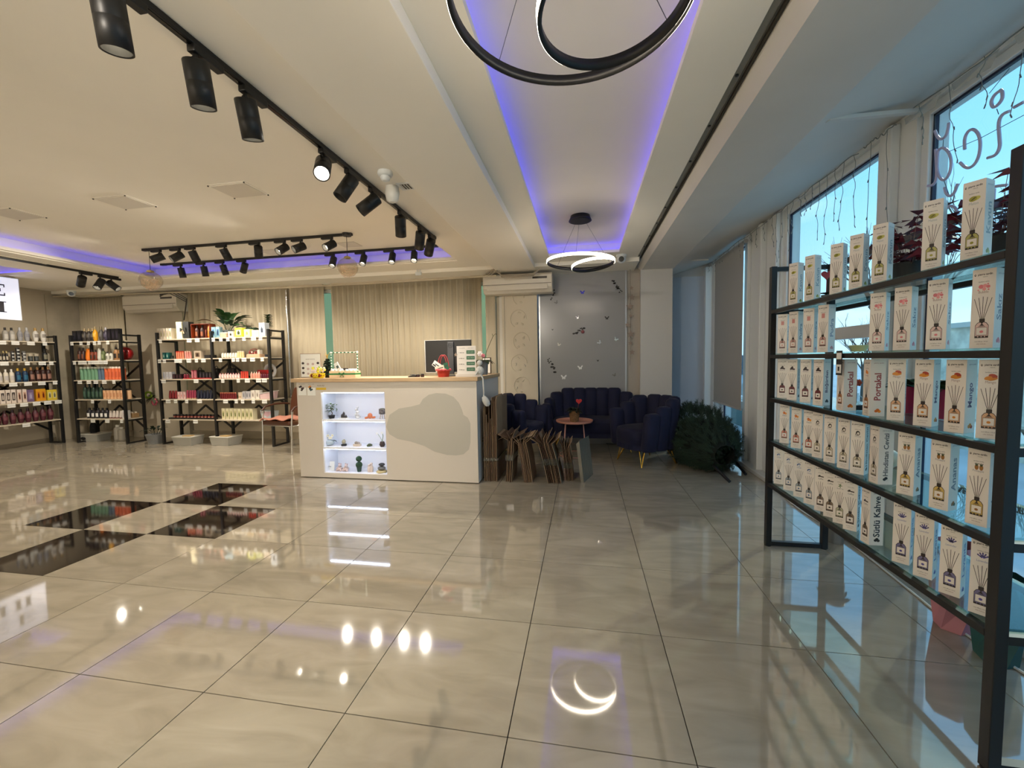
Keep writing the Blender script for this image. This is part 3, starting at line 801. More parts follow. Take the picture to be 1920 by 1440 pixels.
# unseen fill heads added behind the camera to brighten walls, counter and ceiling
for k, (x, y, z) in enumerate([(XM, -1.9, ZC), (XM, -2.9, ZC), (X4, -0.5, ZC), (X4, -2.0, ZC)]):
    track_head(None, (x, y, z - TH), ((0.05, 1.0, -0.45) if k == 0 else (-0.5, -0.9, -0.45) if x == XM else (-0.9, (-1) ** k * .5, -0.45)), 1, 'added unseen fill spotlight behind the viewpoint, %s along its track' % ORD[k], R=0.046, H=0.165, power=(1.9 if k == 0 else 2.8))
track((-5.2, -1.2, ZT), (-2.4, -1.2, ZT), 0.036, TH, 'added unseen black track behind the viewpoint for fill spotlights')  # unseen track added to carry more fill heads aimed at the walls
track((-5.2, 0.55, ZT), (-4.9, 0.55, ZT), 0.036, TH, 'short stub of black track near the left of the tray ceiling')
for k in range(4):
    track_head(None, (-5.0 + k * 0.8, -1.2, ZT - TH), (0.4 * (-1) ** k, -0.9, -.45), 1, 'added unseen fill spotlight on the track behind the viewpoint, %s from left' % ORD[k], R=0.045, H=0.14, power=2.8, along=(-1, 0, 0))

# globe pendants
def globe(px, py, Y, R, ztop, label, pxtop):
    c = at(px, py, 'y', Y)
    r = empty('globe_pendant', (c.x, Y, c.z), 0, label, 'pendant lamp', 'glass globe pendants with copper wire')
    b = MB(); k = 14; prof = []
    for i in range(k + 1):
        t = PI * i / k; prof.append((max(0.001, math.sin(t) * R), -math.cos(t) * R * 0.93))
    b.lathe(prof[:-1], 28); o = b.build('glass_globe', glassm('globe_glass', (240, 236, 226), 1.6), r)
    b = MB(); b.lathe([(R * 0.30, R * 0.86), (R * 0.34, R * 0.9), (R * 0.30, R * 1.02), (R * 0.1, R * 1.1)], 18); b.build('cap', mat('cap_brass', (170, 150, 90), 0.35, metal=0.6), r)
    b = MB(); b.cyl((0, 0, R * 1.08), (0, 0, ztop - c.z), 0.003, n=6); b.build('cord', BLACK, r)
    b = MB(); rnd = random.Random(px); pts = []
    p = Vector((0, 0, -R * 0.4))
    for i in range(240):
        p = p + Vector((rnd.uniform(-1, 1), rnd.uniform(-1, 1), rnd.uniform(-1, 1))) * R * 0.5
        q = Vector((p.x, p.y, p.z + R * 0.25))
        if q.length > R * 0.82: q = q.normalized() * R * 0.82; p = Vector((q.x, q.y, q.z - R * 0.25))
        if p.z > R * 0.15: p.z = R * 0.1
        pts.append(p.copy())
    b.tube(pts, 0.0012, 3)
    b.build('copper_wire', mat('copper_wire', (220, 180, 140), 0.25, metal=1, emit=(255, 220, 180), estr=0.12), r)
globe(283, 526, Y2, 0.12, ZT - TH, 'glass globe pendant at the left end of the middle track', 275)
globe(652, 501, Y2, 0.115, ZT - TH, 'glass globe pendant at the right end of the middle track', 651)
b = MB(); p = at(650, 437, 'y', Y2); b.cyl((p.x, Y2, ZT), (p.x, Y2, ZT - 0.03), 0.05, n=20); tag(b.build('ceiling_rose', BLACK), 'round black ceiling rose at the right end of the middle track', 'ceiling rose')

# ring pendants
ringglow = glow('ring_led', (255, 238, 214), RING_E)
def ring_part(r, name, c, R, tilt, h=0.03, t=0.012):
    n = 72
    M = Matrix.Translation(c) @ tilt
    b = MB(); vs = []; fs = []
    for i in range(n):
        a = 2 * PI * i / n
        for rr, z in ((R, -h / 2), (R, h / 2), (R - t, h / 2), (R - t, -h / 2)):
            vs.append(M @ Vector((rr * math.cos(a), rr * math.sin(a), z)))
    for i in range(n):
        j = (i + 1) % n
        for k in range(1, 4):
            fs.append((i * 4 + k, j * 4 + k, j * 4 + (k + 1) % 4, i * 4 + (k + 1) % 4))
    b.add(vs, fs, 0, True); b.build(name, BLACK, r)
    b = MB(); vs = []; fs = []
    for i in range(n):
        a = 2 * PI * i / n
        for z in (-h / 2 + 0.001, h / 2 - 0.001): vs.append(M @ Vector(((R + 0.001) * math.cos(a), (R + 0.001) * math.sin(a), z)))
    for i in range(n):
        j = (i + 1) % n; fs.append((i * 2, j * 2, j * 2 + 1, i * 2 + 1))
    b.add(vs, fs, 0, True); b.build('led_diffuser', ringglow, r)
def ring_pendant(x, y, zr, label, R1=0.34, R2=0.21):
    r = empty('ring_pendant', (x, y, ZR), 0, label, 'pendant lamp', 'double ring pendants in the aisle recess')
    b = MB(); b.lathe([(0.10, -0.055), (0.115, -0.05), (0.10, -0.02), (0.095, 0)], 32); b.build('canopy', BLACK, r)
    t1 = Matrix.Rotation(math.radians(2), 4, 'Y')
    t2 = Matrix.Rotation(math.radians(-6), 4, 'Y') @ Matrix.Rotation(math.radians(-3), 4, 'X')
    dz = zr - ZR
    ring_part(r, 'large_ring', Vector((0, 0, dz)), R1, t1)
    ring_part(r, 'small_ring', Vector((0.12, 0, dz - 0.035)), R2, t2)
    for a in (0.5, 2.4, 4.6):
        w = MB(); w.cyl((0.06 * math.cos(a), 0.06 * math.sin(a), -0.05), (R1 * math.cos(a), R1 * math.sin(a), dz + 0.012), 0.0012, n=5); w.build('suspension_wire', C3(60, 60, 60, 0.3), r)
ring_pendant(0.234, 2.97, 2.245, 'small-looking far double ring pendant under the aisle recess')
ring_pendant(0.225, -0.06, 2.27, 'large near double ring pendant cut by the top of the picture')

# ================================================================== COUNTER
ct = empty('reception_counter', (-1.84, 2.71, 0), 0, 'cream reception counter with oak top and lit display niche', 'counter')
def cb(name, x0, x1, y0, y1, z0, z1, m, bev=0.0, parent=ct):
    b = MB(); b.box(x0 + 1.84, x1 + 1.84, y0 - 2.71, y1 - 2.71, z0, z1); return b.build(name, m, parent, bev=bev)
NX0, NX1, NZ0, NZ1 = -2.56, -1.815, 0.06, 0.945
b = MB()
for (a, c, d, e2) in [(-2.85, NX0, 0.01, 1.06), (NX1, -0.81, 0.01, 1.06), (NX0, NX1, 0.01, NZ0), (NX0, NX1, NZ1, 1.06)]:
    b.box(a + 1.84, c + 1.84, 0, 0.02, d, e2)
b.build('front_panel', COUNTERW, ct)
b = MB(); b.box(-2.85 + 1.84, -0.81 + 1.84, -0.004, 0.0, 1.0, 1.06); b.build('front_rail', COUNTERW, ct)
cb('side_panel', -2.85, -2.83, 2.73, 3.15, 0.01, 1.06, COUNTERW)
cb('side_panel', -0.83, -0.81, 2.73, 3.75, 0.01, 1.06, mat('counter_side_white', (205, 206, 206), 0.35))
cb('back_panel', -2.83, -0.83, 3.14, 3.15, 0.01, 1.06, COUNTERW)
cb('counter_top', -2.90, -0.79, 2.68, 3.16, 1.06, 1.10, OAK, bev=0.003)
cb('counter_top', -1.20, -0.79, 3.16, 3.78, 1.06, 1.10, OAK, bev=0.003)
nw = mat('niche_white', (232, 234, 240), 0.4)
b = MB(); D = 0.26
b.box(NX0 + 1.84 - 0.01, NX1 + 1.84 + 0.01, D, D + 0.01, NZ0, NZ1)
b.box(NX0 + 1.84 - 0.012, NX0 + 1.84, 0.0205, D, NZ0, NZ1); b.box(NX1 + 1.84, NX1 + 1.84 + 0.012, 0.0205, D, NZ0, NZ1)
b.box(NX0 + 1.84, NX1 + 1.84, 0.0205, D, NZ1, NZ1 + 0.012); b.box(NX0 + 1.84, NX1 + 1.84, 0.0205, D, NZ0 - 0.012, NZ0)
b.build('niche', nw, ct)
SH = [NZ0, 0.345, 0.650]
for z in SH[1:]: cb('niche_shelf', NX0, NX1, 2.715, 2.71 + D, z - 0.018, z, nw)
ng = glow('niche_led', (214, 228, 255), NICHE_E)
for z in (NZ1, 0.65 - 0.018, 0.345 - 0.018): cb('niche_led_strip', NX0 + 0.02, NX1 - 0.02, 2.722, 2.732, z - 0.006, z - 0.001, ng)
# grey cloud-shaped patch added in place of blurred-out lettering
pts = [(724, 800), (730, 778), (748, 766), (772, 762), (787, 758), (793, 748), (804, 740), (818, 737), (836, 738), (850, 744), (860, 755), (866, 768), (869, 778), (877, 783), (882, 794), (882, 830), (879, 843), (869, 852), (855, 854), (838, 853), (815, 847), (795, 836), (770, 828), (745, 823), (730, 814)]
P = [at(x, y, 'y', 2.709) - Vector((1, 0, 0)) * 0 for x, y in pts]
b = MB(); b.prism([(p.x + 1.84, -0.0015, p.z) for p in P], (0, 0.0012, 0)); b.build('blurred_logo_patch', mat('blur_patch_greige', (180, 176, 164), 0.35), ct)
# cards taped on the counter front
def flat_card(name, px0, px1, py0, py1, y, col, label, cat='card', group=None, th=0.002, deco=None):
    a = at(px0, py0, 'y', y); c = at(px1, py1, 'y', y)
    o = empty(name, ((a.x + c.x) / 2, y, c.z), 0, label, cat, group); w = (c.x - a.x) / 2; h = a.z - c.z
    b = MB(); b.box(-w, w, -th, 0, 0, h); b.build('sheet', col, o)
    if deco: deco(o, w, h, -th - 0.0006)
    return o
def deco_card(cols, txt):
    def f(o, w, h, y):
        b = MB(); rnd = random.Random(len(txt))
        for k, mm in enumerate(cols):
            cx = rnd.uniform(-0.4, 0.4) * w; cz = h * (0.45 + 0.12 * k); s = w * 0.5
            a = rnd.uniform(0, 1.5)
            b.prism([(cx + s * math.cos(a + q) * 0.9, y, cz + s * math.sin(a + q) * 0.7) for q in (0.5, 2.6, 3.7, 5.7)], (0, 0.0005, 0), k)
        put_text(b, txt, (0, y, h * 0.9), (1, 0, 0), (0, 0, 1), width=w * 1.5, height=h * 0.05, m=len(cols))
        b.build('print', list(cols) + [dk], o)
    return f
CG = 'promotion cards taped to the counter front'
flat_card('promo_card', 558.5, 574.5, 718, 741, 2.7085, TAGM, 'white card with dark brown soap pictures taped on the counter', deco=deco_card([C3(50, 36, 34), C3(80, 60, 56), C3(36, 30, 30)], 'NATURAL SOAP'), group=CG)
flat_card('promo_card', 576, 592, 718, 741.5, 2.7085, TAGM, 'white card with teal soap and orange slice picture', deco=deco_card([C3(40, 70, 76), C3(30, 46, 52), C3(210, 130, 40)], 'BODY CARE'), group=CG)
flat_card('yellow_notice', 592.5, 611.5, 718, 731, 2.7085, C3(214, 178, 50), 'yellow notice stuck below the counter edge', cat='notice', deco=lambda o, w, h, y: [put_text(bb := MB(), 'PROMO PRET', (0, y, h * 0.6), (1, 0, 0), (0, 0, 1), width=w * 1.5, height=h * 0.22), bb.build('print', C3(120, 84, 20), o)])

# ================================================================== items on the counter
CT = 1.10
def pxy(px, py, Y): return at(px, py, 'y', Y)
# framed photo sheet
a = pxy(562, 663, 2.98); c = pxy(603, 709, 2.98)
o = empty('picture_frame', ((a.x + c.x) / 2, 2.98, CT), 0, 'white framed sheet with rows of small face icons at the counter left end', 'picture frame')
w = (c.x - a.x) / 2; h = a.z - CT
b = MB(); b.box(-w, w, 0, 0.012, 0, h); b.build('frame', C3(170, 150, 128), o, bev=0.002)
b = MB(); b.box(-w + 0.008, w - 0.008, -0.002, 0, 0.008, h - 0.008); b.build('sheet', TAGM, o)
b = MB()
for cx_ in (-0.72, -0.24, 0.24, 0.72):
    for k in range(3):
        z0 = h * (0.16 + 0.2 * k); b.prism([(cx_ * w + w * 0.13 * math.cos(t), -0.003, z0 + h * 0.05 * math.sin(t) + (0.01 if abs(cx_) > .5 else 0)) for t in [i * PI / 4 for i in range(8)]], (0, 0.0008, 0), 0 if abs(cx_) > .5 else 1)
put_text(b, 'ALEGE CADOUL', (0, -0.003, h * 0.76), (1, 0, 0), (0, 0, 1), width=w * 0.9, height=h * 0.035)
b.build('print', [C3(60, 50, 50), C3(190, 170, 166)], o)
# flower basket
def bloom(mb, c, r, m, mc=None):
    c = Vector(c)
    for k in range(6):
        a = k * PI / 3; mb.ball(c + Vector((math.cos(a) * r * 0.7, -0.003, math.sin(a) * r * 0.7)), r * 0.45, 7, m, sy=0.4, k=4)
    mb.ball(c + Vector((0, -r * 0.25, 0)), r * 0.32, 7, mc if mc is not None else m, k=4)
p = pxy(599, 708, 2.80)
o = empty('flower_basket', (p.x, 2.78, CT), 0, 'yellow daisy patterned basket of artificial flowers on the counter', 'basket')
b = MB(); b.lathe([(0.055, 0), (0.075, 0.055)], 20); b.build('basket', C3(224, 196, 30), o)
b = MB()
for k in range(9):
    a = PI + k * PI / 8; q = Vector((0.07 * math.cos(a), 0.07 * math.sin(a), 0.03)); bloom(b, q, 0.018, 0 if k % 3 else 1, 1)
b.build('daisy_band', [C3(240, 214, 40), C3(120, 20, 24)], o)
b = MB(); rnd = random.Random(3)
for k in range(34):
    a = rnd.uniform(0, 2 * PI); rr_ = rnd.uniform(0, 0.085); bloom(b, (rr_ * math.cos(a), rr_ * math.sin(a), 0.075 + rnd.uniform(0, 0.04)), 0.016, rnd.choice([0, 0, 1, 2, 3]), 0)
b.build('flowers', [C3(240, 232, 90), C3(240, 238, 230), C3(120, 160, 50), C3(222, 206, 222)], o)
# small christmas tree
def conifer(o, H, R, n, seed, mname='foliage', m=FIR):
    b = MB(); rnd = random.Random(seed)
    for k in range(n):
        z = H * (0.18 + 0.8 * (k / n)); R_ = R * (1 - k / n) + 0.01
        a = rnd.uniform(0, 2 * PI); d = Vector((math.cos(a), math.sin(a), -0.15)).normalized()
        p0 = Vector((0, 0, z)); p1 = p0 + d * R_
        b.tube([p0, p1], 0.0025, 3)
        for q in range(10):
            t = 0.2 + 0.8 * q / 9; c = p0.lerp(p1, t)
            for sgn in (-1, 1):
                e2 = c + (Vector((-d.y, d.x, 0)) * sgn * 0.6 + d * 0.6 + Vector((0, 0, rnd.uniform(-0.3, 0.5)))) * 0.022
                b.add([c, e2, c + Vector((0, 0, 0.007))], [(0, 1, 2)], 0)
    b.build(mname, m, o)['kind'] = 'stuff'
    b = MB(); b.cyl((0, 0, 0), (0, 0, H * 0.95), 0.006, 0.002, n=6); b.build('trunk', C3(70, 50, 36), o)
p = pxy(615, 708, 2.92)
o = empty('miniature_christmas_tree', (p.x, 2.92, CT), 0, 'small dark green Christmas tree with gold topper on the counter', 'christmas tree')
conifer(o, 0.215, 0.07, 110, 5)
b = MB(); b.box(-0.02, 0.02, -0.02, 0.02, 0, 0.03); b.build('stand', C3(60, 60, 30), o)
b = MB()
for k in range(7): b.tube([(0, 0, 0.2), (random.uniform(-.01, .01), 0, 0.24), (random.uniform(-.035, .035), random.uniform(-.02, .02), random.uniform(.25, .29))], 0.002, 5)
b.build('gold_topper', mat('gold_wire', (214, 178, 90), 0.3, metal=0.6), o)
# gift basket with candy handle
a = pxy(622, 700, 2.85); c = pxy(671, 700, 2.85); cx_ = (a.x + c.x) / 2; w = (c.x - a.x) / 2
o = empty('gift_basket', (cx_, 2.85, CT), 0, 'cream gift basket with green ribbon and striped rope handle', 'gift basket')
b = MB(); b.box(-w, w, -0.05, 0.06, 0, 0.075); b.build('box', C3(222, 196, 160), o, bev=0.004)
b = MB(); b.box(-w - 0.001, w + 0.001, -0.052, 0.062, 0.034, 0.05)
for s in (-1, 1): b.tube([(0, -0.055, 0.04), (s * 0.03, -0.062, 0.058), (s * 0.04, -0.06, 0.04), (0, -0.055, 0.04), (s * 0.022, -0.058, 0.01)], 0.004, 6)
b.build('green_ribbon', C3(30, 120, 64, 0.25), o)
b = MB(); hp = pxy(645, 661, 2.85).z - CT
pts = [(-w, 0, 0.06), (-w, 0, hp), (w, 0, hp), (w, 0, 0.06)]
full = []
for k in range(3):
    p0 = Vector(pts[k]); p1 = Vector(pts[k + 1]); n_ = 14
    for q in range(n_): full.append(p0.lerp(p1, q / n_))
full.append(Vector(pts[3]))
for k in range(len(full) - 1): b.cyl(full[k], full[k + 1], 0.0065, n=7, m=k % 2)
b.ball((w, 0, hp), 0.013, 8, 0); b.ball((-w, 0, hp), 0.011, 8, 0)
b.build('rope_handle', [C3(235, 235, 225), C3(30, 110, 74)], o)
b = MB()
for k in range(14): b.ball((-w + 0.02 + (k % 7) * w * 0.28, -0.02 + 0.04 * (k // 7), 0.082), 0.018, 8)
b.build('tissue_filling', C3(236, 234, 228), o)
b = MB(); M = Matrix.Translation((-w * 0.35, -0.045, 0.125)) @ Matrix.Rotation(-0.5, 4, 'Y')
b.box(-0.025, 0.025, -0.004, 0.004, -0.045, 0.045, 0, M); b.box(-0.014, 0.014, -0.0046, -0.004, -0.02, 0.01, 1, M); b.build('gift_card', [TAGM, C3(70, 84, 80)], o)
b = MB(); b.box(0.0, 0.05, -0.03, 0.0, 0.085, 0.105); b.build('dark_bar', C3(30, 26, 36), o)
# counter clutter
p = pxy(772, 705, 2.78)
o = empty('card_terminal', (p.x, 2.80, CT), 0.15, 'flat black payment terminal lying on the counter', 'payment terminal')
b = MB(); b.prism([(-0.04, -0.03, 0), (0.04, -0.03, 0), (0.045, -0.03, 0.022), (0.02, -0.03, 0.03), (-0.045, -0.03, 0.008)], (0, 0.07, 0)); b.build('body', BLACK, o, bev=0.004)
b = MB(); b.box(-0.02, 0.02, -0.02, 0.02, 0.026, 0.03); b.build('keypad', C3(50, 50, 56), o)
for k, (px, h_, col, lab) in enumerate([(784, 0.028, (62, 40, 48), 'dark plum tape roll beside the payment terminal'), (792, 0.034, (48, 26, 34), 'dark red small jar behind the plum tape roll')]):
    p = pxy(px, 704, 2.8); o = empty('tape_roll' if k == 0 else 'small_jar', (p.x, 2.80, CT), 0, lab, 'tape roll' if k == 0 else 'jar')
    b = MB(); b.lathe([(0.014, 0), (0.02, 0.002), (0.02, h_ * 0.7)], 16); b.build('body', C3(*col), o)
    b = MB(); b.lathe([(0.017, h_ * 0.7), (0.017, h_), (0.008, h_ + 0.001)], 16); b.build('lid', BLACKG, o)
# monitor
a = pxy(797, 639, 3.05); c = pxy(884, 697, 3.05)
o = empty('computer_monitor', ((a.x + c.x) / 2, 3.05, CT), 0.0, 'black backed computer monitor seen from behind on the counter', 'monitor'); w = (c.x - a.x) / 2
zt_ = a.z - CT; zb_ = c.z - CT
b = MB(); b.box(-w, w, 0, 0.03, zb_, zt_); b.build('screen_back', BLACK, o, bev=0.004)
b = MB(); b.box(-w - 0.006, -w, -0.003, 0.033, zb_ - 0.006, zt_ + 0.006); b.box(-w, w, -0.003, 0.033, zt_, zt_ + 0.005); b.box(-w, w, -0.003, 0.033, zb_ - 0.006, zb_); b.build('bezel', C3(180, 180, 178, 0.3), o)
b = MB(); b.box(0.0, 0.07, -0.02, 0, 0.02, zt_ - 0.02); b.box(-0.07, 0.14, -0.07, 0.08, 0, 0.012); b.build('stand', C3(60, 62, 66, 0.35), o, bev=0.004)
b = MB(); b.tube([(0.035 + 0.024 * math.cos(t), -0.022, zt_ - 0.06 + 0.024 * math.sin(t)) for t in [i * PI / 8 for i in range(16)]], 0.002, 5, 0, True)
put_text(b, 'DELL', (0.035, -0.0225, zt_ - 0.06), (1, 0, 0), (0, 0, 1), width=0.03)
b.build('emblem', C3(20, 20, 20), o)
# red basket with certificates
p = pxy(833, 706, 2.82)
o = empty('red_basket', (p.x, 2.80, CT), 0, 'red woven basket with gift certificates in front of the monitor', 'basket')
b = MB(); b.lathe([(0.055, 0), (0.062, 0.03), (0.07, 0.072)], 24); b.build('basket', mat('red_weave', (196, 48, 22), 0.5, bump=1.0, bscale=160), o)
b = MB(); b.tube([((0.072 + 0.004 * math.sin(9 * t)) * math.cos(t), 0.072 * math.sin(t), 0.075 + 0.004 * math.cos(13 * t)) for t in [i * PI / 20 for i in range(40)]], 0.010, 6, 0, True); b.build('ruffle_trim', mat('ruffle', (226, 90, 96), 0.6, noise=0.5, nscale=90), o)
b = MB()
for s in (-0.008, 0.008): b.tube([(0.05 * math.cos(t) + s, s, 0.08 + 0.15 * math.sin(t)) for t in [i * PI / 14 for i in range(15)]], 0.0035, 6)
b.build('handle', C3(196, 60, 66, 0.4), o)
for k, (x, z, ro, col, sx, sz) in enumerate([(-0.045, 0.115, 0.6, TAGM, 0.065, 0.03), (-0.015, 0.092, -0.28, C3(228, 218, 196), 0.06, 0.026), (0.05, 0.112, -0.3, C3(24, 96, 66), 0.024, 0.036)]):
    b = MB(); M = Matrix.Translation((x, -0.03 - 0.012 * k, z)) @ Matrix.Rotation(ro, 4, 'Y'); b.box(-sx, sx, -0.001, 0.001, -sz, sz, 0, M)
    b.box(-sx * 0.6, sx * 0.5, -0.0016, -0.001, -sz * 0.1, sz * 0.25, 1, M)
    if k == 0: b.box(-sx * 0.9, -sx * 0.3, -0.0016, -0.001, -sz * 0.8, -sz * 0.3, 1, M)
    b.build('gift_certificate', [col, C3(50, 50, 46)], o)
# price board
a = pxy(856, 649, 2.78); c = pxy(893, 702, 2.78)
o = empty('price_board', ((a.x + c.x) / 2, 2.78, CT), 0, 'white price board with four green gift card rows on the counter corner', 'price board'); w = (c.x - a.x) / 2; h = a.z - CT
b = MB(); b.box(-w, w, 0, 0.006, 0.025, h); b.build('board', C3(214, 208, 200, 0.4), o)
b = MB(); b.box(-w - 0.01, w + 0.055, -0.03, 0.05, 0, 0.03); b.build('base', C3(206, 200, 192, 0.4), o, bev=0.002)
b = MB()
for k, t_ in enumerate(['1 000 lei', '2 000 lei', '3 000 lei', '5 000 lei']):
    z = h * (0.80 - 0.185 * k)
    b.box(0.02 * w, 0.88 * w, -0.002, 0, z - h * 0.055, z + h * 0.055, 1)
    put_text(b, 'CARD CADOU', (0.45 * w, -0.0026, z), (1, 0, 0), (0, 0, 1), width=0.7 * w, height=h * 0.03, m=2)
    put_text(b, t_, (-0.5 * w, -0.001, z - 0.005), (1, 0, 0), (0, 0, 1), width=0.55 * w, height=h * 0.028, m=0, bold=True)
put_text(b, 'VALOARE', (-0.45 * w, -0.001, h * 0.93), (1, 0, 0), (0, 0, 1), width=0.6 * w, height=h * 0.022, m=0)
put_text(b, 'CARD CADOU', (0.45 * w, -0.001, h * 0.93), (1, 0, 0), (0, 0, 1), width=0.6 * w, height=h * 0.022, m=0)
b.build('print', [C3(50, 48, 46), C3(36, 92, 62), C3(190, 210, 190)], o)
b = MB(); b.prism([(-w - 0.01 + (0.022 if j % 2 == 0 else 0.01) * math.sin(j * PI / 5), -0.006, h * 0.72 + (0.022 if j % 2 == 0 else 0.01) * math.cos(j * PI / 5)) for j in range(10)], (0, 0.003, 0)); b.build('star_ornament', C3(150, 128, 110), o)
# orchid in grey pot
def leaf(mb, p0, d, L_, W_, droop=0.3, m=0, up=(0, 0, 1), n=6, fold=0.15):
    p0 = Vector(p0); d = Vector(d).normalized(); up = Vector(up)
    s = d.cross(up)
    s = s.normalized() if s.length > 1e-3 else Vector((1, 0, 0))
    nrm = s.cross(d).normalized()
    vs = []; fs = []
    for i in range(n + 1):
        t = i / n
        c = p0 + d * (L_ * t) + Vector((0, 0, -droop * L_ * t * t))
        w_ = W_ * math.sin(PI * min(0.98, t * 0.92 + 0.06)) ** 0.8
        vs += [c - s * w_ + nrm * w_ * fold * 2, c, c + s * w_ + nrm * w_ * fold * 2]
    for i in range(n):
        k = 3 * i
        fs += [(k, k + 1, k + 4, k + 3), (k + 1, k + 2, k + 5, k + 4)]
    mb.add(vs, fs, m, True)
p = pxy(908, 700, 3.35)
o = empty('orchid', (p.x + 0.0, 3.32, CT), 0, 'potted orchid with bent flower stem behind the price board', 'plant')
b = MB(); b.lathe([(0.045, 0), (0.05, 0.02), (0.055, 0.16)], 20); b.build('pot', C3(120, 124, 128, 0.3), o)
for k in range(7):
    a_ = k * 0.9; b = MB(); leaf(b, (0, 0, 0.15), (math.cos(a_), math.sin(a_), 0.6), 0.16, 0.035, 0.7); b.build('leaf', LEAFD, o)
b = MB(); b.tube([(0.01, 0, 0.15), (0.04, 0, 0.27), (0.09, 0, 0.38), (0.12, 0, 0.44), (0.15, 0, 0.47), (0.165, 0, 0.46)], 0.0035, 6); b.tube([(0.12, 0, 0.44), (0.11, 0, 0.47)], 0.003, 5); b.build('flower_stem', C3(86, 76, 44), o)
b = MB(); bloom(b, (-0.03, -0.03, 0.24), 0.03, 0); bloom(b, (0.01, -0.04, 0.22), 0.022, 1); b.build('petals', [C3(236, 226, 222), C3(214, 120, 130)], o)
# hanging white gift sock and plush on the corner
p = pxy(903, 705, 2.72)
o = empty('knitted_plush', (-0.79, 2.80, CT), 0, 'white knitted plush with a long dangling leg over the counter corner', 'plush toy')
b = MB(); b.ball((0.0, -0.02, 0.06), 0.045, sz=1.1); b.ball((0.0, -0.02, 0.14), 0.03); b.build('body', mat('knit_white', (206, 206, 202), 0.9, bump=0.8, bscale=150), o)
b = MB(); b.tube([(0.01, -0.03, 0.03), (0.04, -0.05, -0.02), (0.045, -0.05, -0.16), (0.045, -0.05, -0.2)], 0.008, 8); b.tube([(0, -0.04, 0.08), (-0.02, -0.07, 0.04), (-0.03, -0.08, 0.02)], 0.009, 8); b.build('leg', MATS['knit_white'], o)
b = MB(); b.lathe([(0.001, -0.07), (0.025, -0.06), (0.035, -0.03), (0.032, 0.01), (0.02, 0.04), (0.001, 0.045)], 16, 0, (0, 0, 0), 1, 1, Matrix.Translation((0.06, -0.05, -0.24)) @ Matrix.Rotation(-0.5, 4, 'Y')); b.build('foot', MATS['knit_white'], o)
p = pxy(919, 668, 3.6); o = empty('small_picture_frame', (-0.93, 3.66, CT), -0.5, 'small dark framed picture behind the orchid', 'picture frame')
b = MB(); b.box(-0.07, 0.07, 0, 0.01, 0, 0.2); b.build('frame', C3(70, 56, 40), o); b = MB(); b.box(-0.06, 0.06, -0.002, 0, 0.01, 0.19); b.build('picture', TAGM, o)

# ================================================================== niche ornaments
def npos(px, sh): return at(px, [890, 837, 785][sh], 'y', 2.80).x, 2.80, SH[sh] + 0.0005
def nit(name, px, sh, label, cat):
    x, y, z = npos(px, sh); e_ = empty(name, (x, y, z), 0, label + ', lit niche', cat, 'ornaments in the lit counter niche'); e_.scale = (1.45, 1.45, 1.45); return e_
o = nit('bonsai', 622, 2, 'small green bonsai in black pot, top shelf', 'plant')
b = MB(); b.lathe([(0.022, 0), (0.03, 0.025)], 4); b.build('pot', BLACK, o)
b = MB(); b.tube([(0, 0, 0.025), (0.008, 0, 0.04), (-0.005, 0, 0.06), (0.012, 0, 0.08)], 0.003, 6); b.build('trunk', C3(80, 60, 40), o)
b = MB(); rnd = random.Random(2)
for k in range(60): leaf(b, (rnd.uniform(-0.04, 0.035), rnd.uniform(-0.02, 0.02), rnd.uniform(0.05, 0.11)), (rnd.uniform(-1, 1), rnd.uniform(-1, 1), rnd.uniform(-.2, 1)), 0.018, 0.007, n=2)
b.build('foliage', C3(86, 116, 60), o)['kind'] = 'stuff'
o = nit('village_figurine', 645, 2, 'tiny grey and white house figurine, top shelf', 'figurine')
b = MB(); b.box(-0.03, 0.03, -0.02, 0.02, 0, 0.006, 1)
for x, h_ in ((-0.015, .025), (0, .042), (0.018, .018)): b.box(x - .006, x + .006, -.006, .006, 0.006, h_); b.lathe([(0.009, h_), (0.0005, h_ + .012)], 4, 0, (x, 0, 0))
b.build('houses', [C3(60, 56, 56), C3(230, 228, 220)], o)
o = nit('white_tower_ornament', 670, 2, 'tall white speckled stack ornament, top shelf', 'figurine')
b = MB(); 
for k in range(5): b.ball((0.004 * (-1) ** k, 0, 0.014 + k * 0.018), 0.018 - 0.002 * k, sz=0.8)
b.build('balls', mat('speckle', (220, 220, 210), 0.6, noise=0.6, nscale=60), o)
o = nit('coral_figurine', 694, 2, 'orange and white coral figurine, top shelf', 'figurine')
b = MB(); b.ball((0, 0, 0.022), 0.018, sz=1.2); b.tube([(-.04, 0, .005), (-.02, 0, .01), (0, 0, .02), (.02, 0, .01), (.04, 0, .012)], 0.008, 7); b.build('coral', C3(206, 120, 80), o)
o = nit('patterned_planter', 717, 2, 'black and white patterned planter on legs, top shelf right end', 'planter')
b = MB(); b.lathe([(0.018, 0.035), (0.024, 0.04), (0.024, 0.075)], 16); b.build('pot', mat('harlequin', (120, 116, 116), 0.5, noise=0.9, nscale=120), o)
for k in range(3): b = MB(); b.cyl((0.014 * math.cos(k * 2.1), 0.014 * math.sin(k * 2.1), 0.036), (0.02 * math.cos(k * 2.1), 0.02 * math.sin(k * 2.1), 0), 0.002, n=6); b.build('leg', C3(190, 150, 100), o)
b = MB()
for k in range(16): leaf(b, (0, 0, .07), (math.cos(k), math.sin(k), 0.8), 0.024, 0.008, n=2)
b.build('foliage', C3(96, 110, 56), o)
o = nit('orchid_in_bowl', 617, 1, 'white orchid in pale blue oval bowl, middle shelf', 'plant')
b = MB(); b.ball((0, 0, 0.024), 0.046, 18, sy=0.55, sz=0.52); b.build('bowl', C3(176, 190, 200, 0.25), o)
b = MB()
